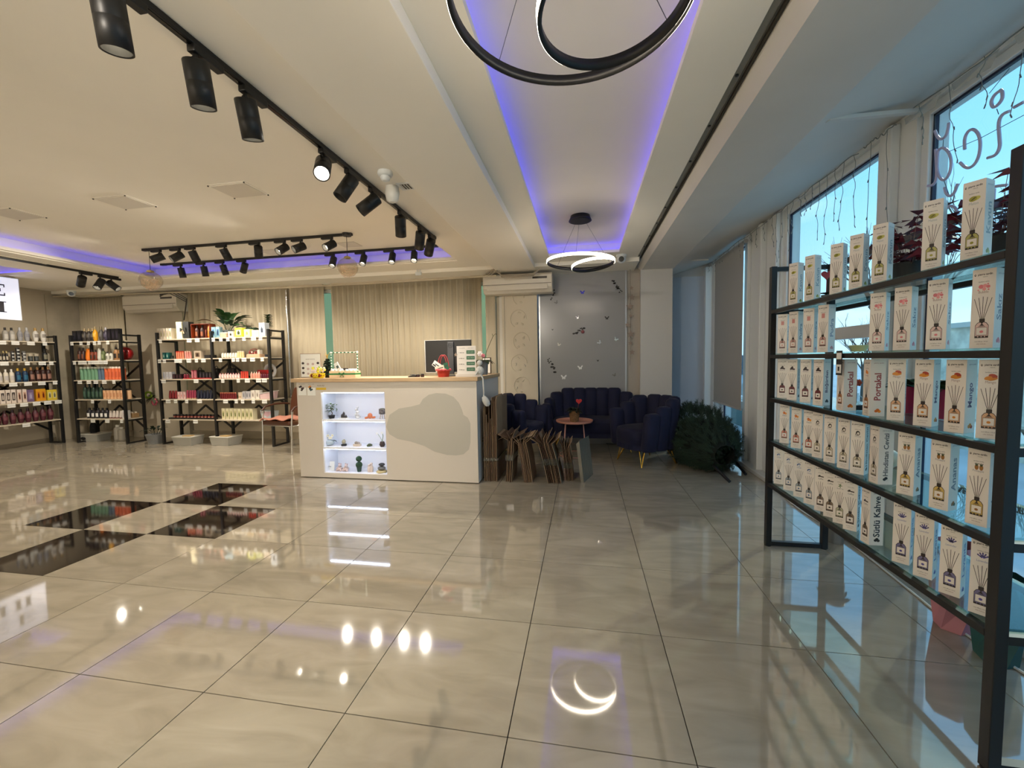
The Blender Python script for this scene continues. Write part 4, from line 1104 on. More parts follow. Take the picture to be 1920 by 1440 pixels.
for k in range(9): bloom(b, (-0.055 + 0.012 * k, -0.01, 0.07 + 0.012 * math.sin(k * 1.7)), 0.011, 0, 1)
b.build('petals', [C3(240, 238, 226), C3(220, 200, 100)], o)
b = MB(); b.tube([(0.01, 0, .03), (0.0, 0, .06), (-0.05, 0, .075)], .0018, 5); leaf(b, (0.01, 0, 0.035), (1, 0, 0.25), 0.06, 0.012); leaf(b, (0.0, 0, 0.035), (-1, 0, 0.3), 0.05, 0.01); b.build('stem_and_leaves', C3(60, 76, 60), o)
o = nit('cactus_figurine', 645, 1, 'little glass dome ornament on black base, middle shelf', 'figurine')
b = MB(); b.cyl((0, 0, 0), (0, 0, 0.013), 0.02); b.build('base', BLACK, o)
b = MB(); b.ball((0, 0, .03), .015, sz=1.2); b.ball((0.004, 0, .045), .006); b.build('ornament', C3(170, 164, 140), o)
o = nit('shell_house_figurine', 670, 1, 'brown and white shell house figurine, middle shelf', 'figurine')
b = MB(); b.box(-.026, .026, -.015, .015, 0, .018, 1); b.ball((-.008, 0, .024), .013); b.ball((.01, 0, .022), .012); b.build('body', [C3(150, 140, 130), C3(212, 196, 176)], o)
o = nit('frog_figurine', 694, 1, 'dark green frog figurine, middle shelf', 'figurine')
b = MB(); b.ball((-.004, 0, .011), .016, sy=.8, sz=.7); b.ball((.013, -.004, .011), .008); b.ball((-.016, -.006, .006), .008); b.build('body', C3(70, 80, 46), o)
o = nit('snowdrop_pot', 717, 1, 'small dark jar with white snowdrops, middle shelf right end', 'plant')
b = MB(); b.lathe([(0.014, 0), (0.022, .015), (0.016, .036), (.013, .04)], 14); b.build('jar', C3(60, 46, 44, .3), o)
b = MB(); b.tube([(0, 0, .04), (-.015, 0, .07), (-.035, 0, .098)], .0016, 5); b.tube([(0, 0, .04), (.008, 0, .08), (0.004, 0, .105)], .0025, 5); b.build('stems', C3(110, 140, 100), o)
b = MB(); bloom(b, (-.038, -.002, .1), .009, 0); bloom(b, (.002, -.002, .105), .01, 0); b.build('petals', C3(240, 240, 236), o)
o = nit('greeting_card', 620, 0, 'white greeting card with script, bottom shelf', 'card')
b = MB(); M = Matrix.Rotation(0.1, 4, 'Z') @ Matrix.Rotation(-.15, 4, 'X'); b.box(-.034, .03, 0, .003, 0, .07, 0, M); b.build('card', TAGM, o)
b = MB(); put_text(b, 'love', (-.002, -.009, .035), (1, 0.1, 0), (0, 0, 1), width=.03); b.build('print', dk, o)
for px, lab in ((637, 'pink and grey angel baby figurine lying, bottom shelf'), (649, 'pale pink sitting teddy figurine, bottom shelf')):
    o = nit('baby_figurine', px, 0, lab, 'figurine')
    b = MB(); b.ball((0, 0, .018), .02, sx=1.2, sz=.9); b.ball((.006, -.004, .042), .013); b.ball((-.014, -.012, .008), .009); b.ball((.018, -.012, .008), .009); b.build('body', mat('bisque', (206, 184, 178), .5, noise=.15, nscale=50), o)
    b = MB(); b.ball((0.0, -.002, .056), .006); b.ball((.014, -.002, .054), .006); b.build('ears', C3(190, 160, 156), o)
o = nit('topiary', 674, 0, 'two-ball green topiary in dark green pot, bottom shelf', 'plant')
b = MB(); b.lathe([(.014, 0), (.02, .035)], 14); b.build('pot', C3(34, 62, 50), o)
tm = mat('boxwood', (40, 70, 44), .8, bump=1, bscale=200)
for z in (.052, .098): b = MB(); b.ball((0, 0, z), .025 if z < .06 else .022, 14, k=9); b.build('foliage_ball', tm, o)
b = MB(); b.cyl((0, 0, .03), (0, 0, .09), .003); b.build('stem', C3(150, 140, 80), o)
o = nit('couple_figurine', 695, 0, 'white embracing couple figurine, bottom shelf', 'figurine')
b = MB(); b.lathe([(.014, 0), (.016, .03), (.009, .045), (.001, .05)], 12, 0, (-.008, 0, 0)); b.lathe([(.012, 0), (.014, .035), (.008, .05)], 12, 0, (.01, 0, 0)); b.ball((.008, 0, .062), .011); b.ball((-.01, 0, .05), .009); b.build('figures', C3(214, 196, 182), o)
o = nit('zen_stones', 716, 0, 'stack of two grey stones on a moss dish, bottom shelf right end', 'ornament')
b = MB(); b.lathe([(.034, 0), (.04, .006), (.034, .016)], 20); b.build('dish', C3(206, 190, 140), o)
b = MB(); b.ball((0, 0, .032), .031, sz=.5, sy=.8); b.build('stone', C3(110, 110, 108), o)
b = MB(); b.ball((0.002, 0, .06), .025, sz=.48, sy=.8); b.build('stone', C3(60, 62, 66), o)

# ================================================================== SHELVING (left)
SZ = [1.685, 1.37, 1.05, 0.73, 0.41]
def rack(loc, rz, bays, bw, depth, label, tags, H=1.79, by=None):
    """local x along the front, y to the back; tags: list of (bay x, shelf)"""
    r = empty('shelving_rack', loc, rz, label, 'shelving rack', None)
    LW = bays * bw; p = 0.035
    for i in range(bays + 1):
        for y in (0, depth):
            b = MB(); x = i * bw; b.box(x - p / 2, x + p / 2, y - p / 2, y + p / 2, 0.0, H); b.build('post', BLACK, r, bev=0.002)
        for z in [0.012, H - 0.02] + [s - 0.03 for s in SZ]:
            b = MB(); b.box(i * bw - p / 2, i * bw + p / 2, p / 2, depth - p / 2, z - 0.012, z + 0.012); b.build('side_rail', BLACK, r)
    for z in SZ:
        for i in range(bays):
            b = MB(); b.box(i * bw + p / 2, (i + 1) * bw - p / 2, -0.015, depth + 0.01, z - 0.018, z); b.build('shelf', SHELFW, r, bev=0.001)
    for i in range(bays):
        x0, x1 = i * bw, (i + 1) * bw; xm = (x0 + x1) / 2
        for (a, c) in (((x0, 1.30), (x1, 0.62)), ((x1, 1.30), (x0, 0.62)), ((x0, .22), (xm, .60)), ((x1, .22), (xm, .60))):
            b = MB(); b.bar((a[0], depth if by is None else by, a[1]), (c[0], depth if by is None else by, c[1]), 0.03, 0.012, up=(0, 1, 0)); b.build('brace', BLACK, r)
    for k, (x, s, big) in enumerate(tags):
        b = MB(); w = 0.028 if not big else 0.042
        b.box(x - w, x + w, -0.022, -0.018, SZ[s] - 0.034, SZ[s] - 0.006); b.box(x - w, x + w, -0.022, -0.018, SZ[s] - 0.062, SZ[s] - 0.038)
        b.box(x - w * .8, x + w * .8, -0.0225, -0.022, SZ[s] - 0.036, SZ[s] - 0.032, 1)
        b.build('price_tag', [TAGM, BLACK], r)
    return r
R1X, R1Y = -6.42, 4.15; R2X, R2Y = -8.07, 4.10; R3X, R3Y = -8.33, 4.06
def r1x(px): return at(px, 700, 'y', R1Y).x
def r2x(px): return at(px, 700, 'y', R2Y).x
def r3y(px): return at(px, 700, 'x', R3X).y
t1 = [(r1x(x) - R1X, s, g_) for s, xs in enumerate([
    [(307, 0), (361, 1), (376, 1), (406, 0), (420, 0), (433, 0), (444, 0), (463, 0), (481, 1), (494, 0)],
    [(303, 0), (312, 0), (335, 1), (342, 0), (358, 1), (372, 0), (385, 1), (417, 0), (441, 0), (449, 0), (461, 1), (477, 1), (495, 0)],
    [(308, 1), (369, 1), (419, 0), (448, 0), (465, 1), (486, 1), (497, 1)],
    [(314, 1), (328, 0), (349, 0), (373, 1), (422, 1), (442, 0), (454, 0), (474, 0), (495, 1)],
    [(311, 1), (363, 1)]]) for x, g_ in xs]
rack((R1X, R1Y, 0), 0, 2, 1.005, 0.30, 'two-bay black metal shelving with pale shelves and plants on top', t1)
t2 = [(r2x(x) - R2X, s, g_) for s, xs in enumerate([
    [(142, 0), (159, 0), (173, 0), (184, 0), (193, 0), (209, 0)], [(144, 0), (155, 1), (163, 1), (172, 0), (178, 0), (185, 1), (193, 1), (202, 1)],
    [(151, 1), (168, 1), (181, 1), (197, 1), (215, 0)], [(172, 0), (204, 0)], [(170, 1), (197, 1), (224, 0)]]) for x, g_ in xs]
rack((R2X, R2Y, 0), 0, 1, 1.0, 0.28, 'single-bay black metal shelving in the far left corner, crammed with bottles', t2)
t3 = [(R3Y - r3y(x), s, g_) for s, xs in enumerate([
    [(7, 1), (32, 1), (61, 1), (87, 0)], [(8, 1), (51, 0), (79, 1), (96, 0)], [(21, 1), (49, 1), (75, 1), (100, 0)], [(14, 1), (38, 1), (62, 1), (83, 1), (103, 1)], [(39, 1)]]) for x, g_ in xs]
def rot3(x, y=0, z=0): return Vector((R3X - y, R3Y - x, z))
# local +x -> world -Y, local +y -> world -X
rk3 = rack((R3X, R3Y, 0), -PI / 2, 2, 1.03, 0.26, 'black metal shelving along the left wall under the lightbox sign', [], by=0.0)
# after rotation by -90 deg local +y points to +X, so mirror the frame parts to the wall side
for ch in [o for o in bpy.data.objects if o.parent == rk3]:
    pass
rk3.location = (R3X - 0.26, R3Y, 0)
for (x, s, g_) in t3:
    w = 0.045 if g_ else 0.028
    b = MB(); b.box(x - w, x + w, 0.278, 0.282, SZ[s] - 0.034, SZ[s] - 0.006); b.box(x - w, x + w, 0.278, 0.282, SZ[s] - 0.062, SZ[s] - 0.038)
    b.build('price_tag', [TAGM], rk3)

# ---------------------------------------------------------------- products
PM = {}
def product(kind, W_, H_, col, cap, D_=None, lab=None):
    """returns list of (part name, mesh); first is the body"""
    key = (kind, round(W_, 4), round(H_, 4), col, cap, D_, lab)
    if key in PM: return PM[key]
    D_ = D_ or W_; R = W_ / 2; out = []
    cm = C3(*col) if col[0] >= 0 else None
    cp_ = C3(*cap, 0.3) if cap else None
    lm = C3(*lab) if lab else None
    b = MB()
    if kind == 'bottle':
        b.lathe([(R * .9, 0), (R, .006), (R, H_ * .62), (R * .8, H_ * .74), (R * .4, H_ * .80)], 14, 0, (0, 0, 0), 1, min(1, D_ / W_)); out.append(('body', b, cm))
        c = MB(); c.cyl((0, 0, H_ * .79), (0, 0, H_), R * .42, n=12); out.append(('cap', c, cp_))
    elif kind == 'vase':      # curvy bottle
        b.lathe([(R * .6, 0), (R * .85, H_ * .15), (R, H_ * .45), (R * .95, H_ * .6), (R * .5, H_ * .76), (R * .38, H_ * .8)], 14, 0, (0, 0, 0), 1, min(1, D_ / W_)); out.append(('body', b, cm))
        c = MB(); c.cyl((0, 0, H_ * .79), (0, 0, H_), R * .5, R * .42, n=12); out.append(('cap', c, cp_))
    elif kind == 'pump':
        b.lathe([(R * .9, 0), (R, .006), (R, H_ * .58), (R * .7, H_ * .68), (R * .35, H_ * .72)], 14); out.append(('body', b, cm))
        c = MB(); c.cyl((0, 0, H_ * .71), (0, 0, H_ * .8), R * .45, n=10); c.cyl((0, 0, H_ * .8), (0, 0, H_ * .93), R * .14, n=8); c.bar((-R * .2, 0, H_ * .95), (R * .95, 0, H_ * .92), R * .36, R * .25); out.append(('pump_head', c, cp_))
    elif kind == 'tube':
        N = 14; vs = []
        for k, (t, a, d) in enumerate(((0, 1, 1), (.15, 1, 1), (.6, 1, .7), (1, .98, .12))):
            for i in range(N):
                q = 2 * PI * i / N; vs.append((R * a * math.cos(q), R * d * math.sin(q), H_ * (.12 + .88 * t)))
        fs = [(k * N + i, k * N + (i + 1) % N, (k + 1) * N + (i + 1) % N, (k + 1) * N + i) for k in range(3) for i in range(N)]
        b.add(vs, fs, 0, True); b.add(vs[-N:], [tuple(range(N))], 0); out.append(('body', b, cm))
        c = MB(); c.cyl((0, 0, 0), (0, 0, H_ * .125), R * .85, n=12); out.append(('cap', c, cp_))
    elif kind == 'stick':     # tall capped tube, cap on top
        b.cyl((0, 0, 0), (0, 0, H_ * .86), R, n=14); out.append(('body', b, cm))
        c = MB(); c.cyl((0, 0, H_ * .86), (0, 0, H_), R * 1.01, n=14); out.append(('cap', c, cp_))
    elif kind == 'jar':
        b.cyl((0, 0, 0), (0, 0, H_ * .66), R * .95, n=16); out.append(('body', b, cm))
        c = MB(); c.cyl((0, 0, H_ * .66), (0, 0, H_), R, n=16); out.append(('lid', c, cp_))
    elif kind == 'carton':
        b.box(-R, R, -D_ / 2, D_ / 2, 0, H_); out.append(('box', b, cm))
        if lab:
            c = MB(); c.box(-R * .62, R * .62, -D_ / 2 - .0012, -D_ / 2, H_ * .2, H_ * .78); out.append(('print', c, lm))
            if cap:
                d = MB(); d.prism([(-R * .3, -D_ / 2 - .002, H_ * .28), (R * .3, -D_ / 2 - .002, H_ * .28), (R * .34, -D_ / 2 - .002, H_ * .55), (R * .12, -D_ / 2 - .002, H_ * .62), (R * .12, -D_ / 2 - .002, H_ * .7), (-R * .12, -D_ / 2 - .002, H_ * .7), (-R * .12, -D_ / 2 - .002, H_ * .62), (-R * .34, -D_ / 2 - .002, H_ * .55)], (0, .001, 0)); out.append(('picture', d, cp_))
    if lab and kind in ('bottle', 'pump', 'jar', 'vase', 'stick'):
        c = MB(); hh = {'bottle': (.15, .5), 'pump': (.15, .5), 'jar': (.15, .5), 'vase': (.3, .55), 'stick': (.2, .6)}[kind]
        rr_ = R * (1.02 if kind != 'jar' else .97); N = 8; vs = []
        for i in range(N + 1):
            q = -PI / 2 - .8 + 1.6 * i / N
            for zz in hh: vs.append((rr_ * math.cos(q), rr_ * math.sin(q) * (min(1, D_ / W_) if kind in ('bottle', 'vase') else 1) - .0005, H_ * zz))
        c.add(vs, [(2 * i, 2 * i + 2, 2 * i + 3, 2 * i + 1) for i in range(N)], 0, True); out.append(('label', c, lm))
    PM[key] = [(n_, b_.mesh(n_, m_)) for n_, b_, m_ in out]
    return PM[key]
def place(name, kind, W_, H_, col, cap, loc, rz, label, cat, group, D_=None, lab=None):
    parts = product(kind, W_, H_, col, cap, D_, lab)
    o = empty(name, loc, rz, label, cat, group)
    for n_, me in parts: obj(n_, me, o)
    return o
RK = {1: ('middle rack', lambda px: (r1x(px), R1Y), 0.0), 2: ('corner rack', lambda px: (r2x(px), R2Y), 0.0), 3: ('left wall rack', lambda px: (R3X, r3y(px)), PI / 2)}
SN = ['top shelf', 'second shelf', 'third shelf', 'fourth shelf', 'bottom shelf']
def row(rk, sh, xs, name, kind, wpx, hpx, col, cap, desc, cat, lab=None, inset=0.07, depth=None, dz=0.0, jit=0.0):
    """a row of like products standing on one shelf; sizes come from their width and height in the picture"""
    rn, f, rz = RK[rk]; n = len(xs)
    for i, px in enumerate(xs):
        x, y = f(px)
        dist = (Vector((x, y, SZ[sh])) - CAMC).dot(CF); sc = dist / FPX
        if rk == 3:
            X, Y = x - inset, y; w = wpx * sc * 0.62
        else: X, Y = x, y + inset; w = wpx * sc * .96
        nm = name
        place(nm, kind, w, hpx * sc * 1.02, col, cap, (X, Y, SZ[sh] + 0.0006 + dz), rz + random.uniform(-jit, jit), '%s%s, %s of %s' % (which(i, n), desc, SN[sh], rn), cat, '%s on the %s of the %s' % (desc, SN[sh], rn) if n > 1 else None, depth, lab)
# --- left wall rack
row(3, 0, [8], 'lotion_bottle', 'pump', 7, 20, (150, 150, 152), (180, 180, 180), 'small clear pump bottle', 'bottle')
row(3, 0, [23, 35], 'shampoo_bottle', 'bottle', 12, 24, (172, 168, 160), (24, 22, 22), 'silver bottle with black cap', 'bottle', (200, 196, 188))
row(3, 0, [50, 63], 'shampoo_bottle', 'vase', 12, 25, (160, 160, 164), (190, 190, 190), 'silver grey curvy bottle', 'bottle', (140, 140, 146))
row(3, 0, [79, 93], 'lotion_bottle', 'vase', 13, 25, (226, 222, 214), (176, 140, 70), 'white bottle with gold cap', 'bottle', (150, 144, 136))
row(3, 1, [2, 9, 16, 22], 'serum_bottle', 'bottle', 6, 19, (24, 20, 18), (196, 176, 120), 'small black bottle with gold cap', 'bottle', (190, 180, 160))
LV = ['bottom', 'second', 'third', 'topmost']
for k in range(3):
    row(3, 1, [33], 'cream_jar', 'jar', 8, 6.2, (20, 20, 20), (60, 58, 58), '%s black jar of the left stack' % LV[k], 'jar', (200, 200, 196), dz=k * .052)
for k in range(4):
    row(3, 1, [43], 'cream_jar', 'jar', 9, 6.2, (20, 20, 20), (50, 48, 48), '%s black jar of the tall stack' % LV[k], 'jar', (200, 200, 196), dz=k * .052)
for k in range(3):
    row(3, 1, [54], 'cream_jar', 'jar', 9, 6.2, (20, 20, 20), (110, 108, 106), '%s black silver-lidded jar of the right stack' % LV[k], 'jar', (200, 200, 196), dz=k * .052)
row(3, 1, [66, 77], 'hair_mask_jar', 'jar', 11, 14, (40, 44, 44), (170, 160, 140), 'dark tub with silver lid', 'jar', (70, 74, 72))
row(3, 1, [93], 'lotion_bottle', 'pump', 12, 24, (30, 30, 28), (14, 14, 14), 'dark green pump bottle', 'bottle', (120, 116, 96))
row(3, 2, [5, 17, 28], 'shampoo_bottle', 'bottle', 11, 24, (216, 208, 192), (226, 222, 214), 'cream white bottle', 'bottle', (190, 184, 180))
row(3, 2, [40, 53], 'shampoo_bottle', 'bottle', 12, 25, (20, 52, 86), (190, 150, 50), 'deep blue bottle with gold cap', 'bottle', (40, 100, 130))
row(3, 2, [65, 77, 87, 97], 'shampoo_bottle', 'bottle', 12, 26, (52, 26, 22), (150, 110, 70), 'brown patterned bottle with bronze cap', 'bottle', (150, 110, 96))
row(3, 3, [5.5, 16, 26], 'cream_carton', 'carton', 10, 25, (220, 208, 196), (190, 180, 170), 'white carton with black tube picture', 'carton', (42, 30, 28), depth=.05)
row(3, 3, [37, 47], 'perfume_carton', 'carton', 9, 24, (216, 200, 188), (60, 24, 20), 'white carton with brown bottle picture', 'carton', (196, 160, 140), depth=.05)
row(3, 3, [58], 'perfume_carton', 'carton', 15, 22, (112, 92, 126), (170, 160, 190), 'lilac carton with clear bottle picture', 'carton', (140, 124, 150), depth=.05)
row(3, 3, [73, 82], 'perfume_carton', 'carton', 11, 22, (214, 150, 30), (96, 30, 20), 'golden yellow carton with red bottle', 'carton', (200, 120, 30), depth=.05)
row(3, 3, [94, 103], 'perfume_carton', 'carton', 11, 19, (214, 190, 60), (90, 90, 70), 'lemon yellow carton', 'carton', (206, 200, 150), depth=.05)
row(3, 4, [-6, 8, 23, 38, 52, 66, 80, 94], 'shampoo_bottle', 'vase', 14, 26, (78, 28, 40), (40, 14, 20), 'maroon shampoo bottle', 'bottle', (110, 60, 66))
# --- corner rack
row(2, 0, [139, 148], 'perfume_carton', 'carton', 9, 20, (20, 20, 26), (50, 50, 60), 'black carton at left', 'carton', (40, 40, 52), depth=.06)
row(2, 0, [155, 163, 170], 'perfume_bottle', 'vase', 8, 24, (50, 44, 40), (150, 130, 90), 'smoky glass bottle', 'bottle', (90, 84, 76))
row(2, 0, [175], 'shower_oil_bottle', 'vase', 8, 27, (214, 150, 20), (150, 130, 90), 'amber yellow bottle', 'bottle', (230, 190, 80))
row(2, 0, [186], 'perfume_bottle', 'vase', 8, 27, (70, 66, 62), (110, 96, 70), 'tall smoky bottle right of the amber one', 'bottle', (100, 96, 92))
row(2, 0, [195], 'perfume_bottle', 'vase', 8, 25, (50, 44, 60), (150, 146, 150), 'violet black bottle', 'bottle', (80, 74, 92))
row(2, 0, [204, 212, 219], 'perfume_carton', 'carton', 8, 22, (18, 16, 20), (50, 44, 56), 'black carton at right', 'carton', (36, 32, 42), depth=.06)
row(2, 1, [143, 150], 'shampoo_bottle', 'bottle', 7, 24, (52, 24, 16), (20, 12, 10), 'dark brown bottle', 'bottle', (120, 70, 50))
row(2, 1, [158.5], 'lotion_tube', 'tube', 8, 22, (226, 120, 20), (206, 100, 16), 'bright orange tube', 'tube')
row(2, 1, [166, 173], 'shampoo_bottle', 'bottle', 6.5, 20, (120, 50, 24), (30, 16, 12), 'russet brown bottle', 'bottle', (60, 40, 30))
row(2, 1, [180], 'lotion_tube', 'tube', 7, 22, (196, 196, 186), (180, 180, 170), 'white grey tube', 'tube')
row(2, 1, [187.5], 'shampoo_bottle', 'bottle', 7, 22, (84, 96, 56), (40, 40, 30), 'olive green bottle', 'bottle', (130, 140, 100))
row(2, 1, [195, 202], 'serum_bottle', 'bottle', 6, 16, (200, 198, 184), (60, 60, 54), 'small white bottle', 'bottle', (120, 120, 110))
row(2, 1, [212, 220], 'body_oil_bottle', 'bottle', 8, 24, (150, 110, 70), (20, 16, 14), 'pale amber bottle with black cap', 'bottle', (40, 34, 30))
row(2, 2, [145, 152, 159, 166, 172.5], 'lotion_tube', 'stick', 7, 24, (104, 148, 118), (210, 214, 200), 'mint green tube', 'tube')
row(2, 2, [178.5, 184.5], 'lotion_tube', 'stick', 6.2, 24, (82, 104, 124), (210, 214, 210), 'slate blue tube', 'tube')
row(2, 2, [191, 197.5, 204, 211, 217.5, 223.5], 'lotion_tube', 'stick', 6.6, 24, (214, 104, 60), (216, 204, 190), 'coral orange tube', 'tube', (190, 84, 50))
row(2, 3, [148, 156, 164, 171.5, 178.5], 'shampoo_bottle', 'bottle', 7.2, 28, (26, 52, 40), (16, 24, 20), 'dark green bottle', 'bottle', (60, 90, 74))
row(2, 3, [185, 191.5, 198, 204.5, 211, 217.5, 224], 'shower_gel_bottle', 'stick', 6.5, 19, (216, 170, 128), (26, 20, 18), 'peach bottle with black cap', 'bottle', (196, 140, 100))
row(2, 3, [231], 'shower_gel_bottle', 'stick', 7, 19, (206, 166, 128), (26, 20, 18), 'lone peach bottle right of the post', 'bottle', None)
row(2, 4, [153, 161.5, 169.5, 178, 186], 'cream_bottle', 'bottle', 8.5, 19, (26, 24, 32), (18, 18, 22), 'black bottle with white oval label', 'bottle', (226, 226, 224))
row(2, 4, [193, 199, 205.5, 212.5], 'cream_tube', 'tube', 6, 14, (206, 196, 188), (120, 20, 20), 'white tube with red cap', 'tube', None)
row(2, 4, [222], 'cream_carton', 'carton', 11, 15, (222, 218, 214), None, 'white carton beside the red-capped tubes', 'carton', (200, 190, 190), depth=.06)
o = empty('red_bag', (at(236, 660, 'y', R2Y + .18).x, R2Y + .18, SZ[1]), 0.2, 'round red glossy bag on the corner rack, right end of second shelf', 'bag'); o.scale = (.85, .85, .85)
b = MB(); b.lathe([(.001, -.06), (.10, -.055), (.118, -.03), (.12, .03), (.10, .055), (.001, .06)], 26, 0, (0, 0, 0), 1, 1.05, Matrix.Translation((0, 0, .125)) @ Matrix.Rotation(PI / 2, 4, 'X')); b.build('body', C3(140, 14, 18, .3), o)
b = MB(); b.tube([(.08 * math.cos(t), -.062, .125 + .08 * math.sin(t)) for t in [i * PI / 14 for i in range(28)]], .004, 5, 0, True); put_text(b, 'BEAUTY', (0, -.0615, .15), (1, 0, 0), (0, 0, 1), width=.09); b.build('embossed_print', C3(90, 8, 10, .4), o)
o = empty('wicker_basket', (at(252, 770, 'y', R2Y + .2).x - .02, R2Y + .17, SZ[4]), 0, 'small straw basket with white tissue, bottom shelf of the corner rack', 'basket')
b = MB(); b.box(-.09, .09, -.05, .05, 0, .075); b.build('basket', mat('straw', (156, 124, 82), .8, bump=1, bscale=120), o, bev=.008)
b = MB(); rnd = random.Random(4)
for k in range(10): b.ball((rnd.uniform(-.08, .08), rnd.uniform(-.04, .03), .082), .018, 7)
b.build('tissue', C3(200, 190, 174), o)
# --- middle rack
row(1, 0, [299.5, 305, 310.5, 316, 321.5], 'cream_carton', 'carton', 5.6, 20, (222, 212, 196), (120, 130, 80), 'white carton with flower print', 'carton', (206, 186, 160), depth=.10)
row(1, 0, [338], 'gift_box', 'carton', 13, 31, (226, 218, 180), None, 'ivory half of the tall bow-tied gift box', 'gift box', None, depth=.09)
row(1, 0, [351], 'gift_box', 'carton', 13, 31, (30, 32, 30), None, 'black half of the tall bow-tied gift box', 'gift box', None, depth=.09)
p = Vector((r1x(346), R1Y + .02, SZ[0] + .14)); b = MB()
for s in (-1, 1):
    b.prism([(0, -.006, 0), (s * .05, -.006, .035), (s * .055, -.006, -.03)], (0, .006, 0), 0); b.prism([(0, -.008, 0), (s * .03, -.008, -.06), (s * .012, -.008, -.065)], (0, .004, 0), 1)
o = b.build('ribbon_bow', [C3(40, 40, 32), C3(214, 186, 150)], loc=p); tag(o, 'two-tone ribbon bow on the tall gift boxes, top shelf of middle rack', 'bow')
o = empty('gift_set_box', (r1x(376), R1Y + .10, SZ[0]), 0, 'open rust brown gift box holding bottles, top shelf of middle rack', 'gift box'); w = (r1x(394) - r1x(359)) / 2; h = .225
b = MB(); b.box(-w, w, .04, .05, 0, h); b.box(-w, -w + .006, -.06, .04, 0, h); b.box(w - .006, w, -.06, .04, 0, h); b.box(-w, w, -.06, .04, h - .006, h); b.box(-w, w, -.06, .04, 0, .006); b.build('box', C3(130, 50, 18), o)
for k, (px, col, cp_) in enumerate([(365, (64, 28, 18), (30, 14, 10)), (375, (50, 24, 22), (30, 14, 10)), (388, (236, 128, 14), (220, 110, 10))]):
    place('shampoo_bottle' if k < 2 else 'lotion_tube', 'bottle' if k < 2 else 'tube', .055, .20, col, cp_, (r1x(px), R1Y + .09, SZ[0] + .007), 0, ['dark brown bottle at left inside the rust gift box', 'dark plum bottle in the middle of the rust gift box', 'orange tube inside the rust gift box'][k], 'bottle' if k < 2 else 'tube', 'contents of the rust gift box', None, (150, 90, 60) if k < 2 else None)
row(1, 0, [400, 408.5], 'cream_carton', 'carton', 8, 20, (150, 190, 204), (40, 60, 90), 'pale blue carton', 'carton', (70, 120, 160), depth=.06)
o = empty('soap_basket', (r1x(420), R1Y + .06, SZ[0]), 0, 'cream basket of soaps, top shelf of middle rack', 'basket')
b = MB(); b.box(-.055, .055, -.04, .04, 0, .06); b.build('basket', mat('cream_weave', (206, 180, 150), .8, bump=1, bscale=120), o, bev=.006)
b = MB()
for k in range(8): b.ball((-.045 + .03 * (k % 4), -.02 + .04 * (k // 4), .065), .018, 8)
b.build('soaps', C3(214, 186, 160), o)
row(1, 0, [433], 'soap_carton', 'carton', 12, 11, (220, 210, 196), (50, 50, 50), 'low white carton with black stripes', 'carton', (206, 196, 186), depth=.07)
row(1, 0, [448], 'soap_carton', 'carton', 16, 17, (202, 206, 60), (70, 80, 40), 'lime green carton with white panel', 'carton', (230, 232, 196), depth=.07)
row(1, 0, [463.5], 'soap_carton', 'carton', 13, 14, (222, 226, 160), (150, 170, 90), 'pale lime carton', 'carton', (214, 222, 170), depth=.07)
row(1, 0, [479], 'soap_carton', 'carton', 15, 12, (222, 206, 184), None, 'plain cream carton', 'carton', (214, 196, 176), depth=.07)
row(1, 0, [493], 'cream_carton', 'carton', 13, 25, (214, 222, 232), (60, 70, 84), 'tall white carton with dark lettering', 'carton', (190, 202, 216), depth=.09)
row(1, 1, [304.5, 311], 'soap_carton', 'carton', 6, 12, (24, 92, 90), (180, 200, 190), 'teal carton', 'carton', (60, 130, 124), depth=.06)
row(1, 1, [316.5], 'cream_tin', 'jar', 6, 6, (30, 50, 48), (20, 30, 30), 'dark teal round tin', 'tin', None)
row(1, 1, [328.5, 332, 336, 340], 'lip_gloss', 'stick', 3.4, 14, (214, 130, 100), (190, 60, 40), 'coral lip gloss tube', 'lip gloss', None, inset=.05)
row(1, 1, [345.5, 349.5, 353.5], 'blush_stick', 'stick', 3.8, 14, (212, 140, 130), (206, 170, 150), 'pink blush stick', 'blush stick', None, inset=.05)
row(1, 1, [369], 'chocolate_box', 'carton', 16, 14, (176, 160, 140), (48, 34, 26), 'beige gift box with brown bow', 'gift box', (110, 90, 70), depth=.08)
row(1, 1, [389], 'display_tray', 'carton', 13, 6, (26, 24, 24), None, 'low black tray', 'tray', None, depth=.12)
row(1, 1, [414.5, 419.5, 424.5, 429.5, 434.5, 439.5], 'lotion_tube', 'tube', 4.8, 9, (214, 206, 190), (206, 196, 178), 'short cream tube', 'tube', None, inset=.05)
row(1, 1, [444, 448.5, 453], 'lotion_tube', 'stick', 4.2, 12, (216, 190, 140), (210, 200, 180), 'honey yellow tube', 'tube', None, inset=.05)
o = empty('gift_basket', (r1x(472), R1Y + .09, SZ[1]), 0, 'cellophane gift basket with red handle, second shelf of middle rack', 'gift basket')
b = MB(); b.box(-.115, .115, -.05, .05, 0, .05); b.build('basket', C3(196, 160, 130), o, bev=.006)
b = MB(); b.tube([(.085 * math.cos(t) - .02, 0, .08 + .05 * math.sin(t)) for t in [i * PI / 12 for i in range(13)]], .005, 6); b.build('handle', C3(150, 24, 24), o)
b = MB(); rnd = random.Random(9)
for k in range(14): b.ball((rnd.uniform(-.10, .05), rnd.uniform(-.04, .03), .055 + rnd.uniform(0, .035)), .016, 7, rnd.choice([0, 0, 1, 2]))
b.box(.06, .10, -.03, .03, .05, .115, 1); b.build('gifts', [C3(120, 24, 26), C3(222, 214, 200), C3(186, 110, 90)], o)
row(1, 1, [495.5], 'cream_jar', 'jar', 7, 5, (34, 34, 40), (20, 20, 24), 'small black jar at the right end', 'jar', None)
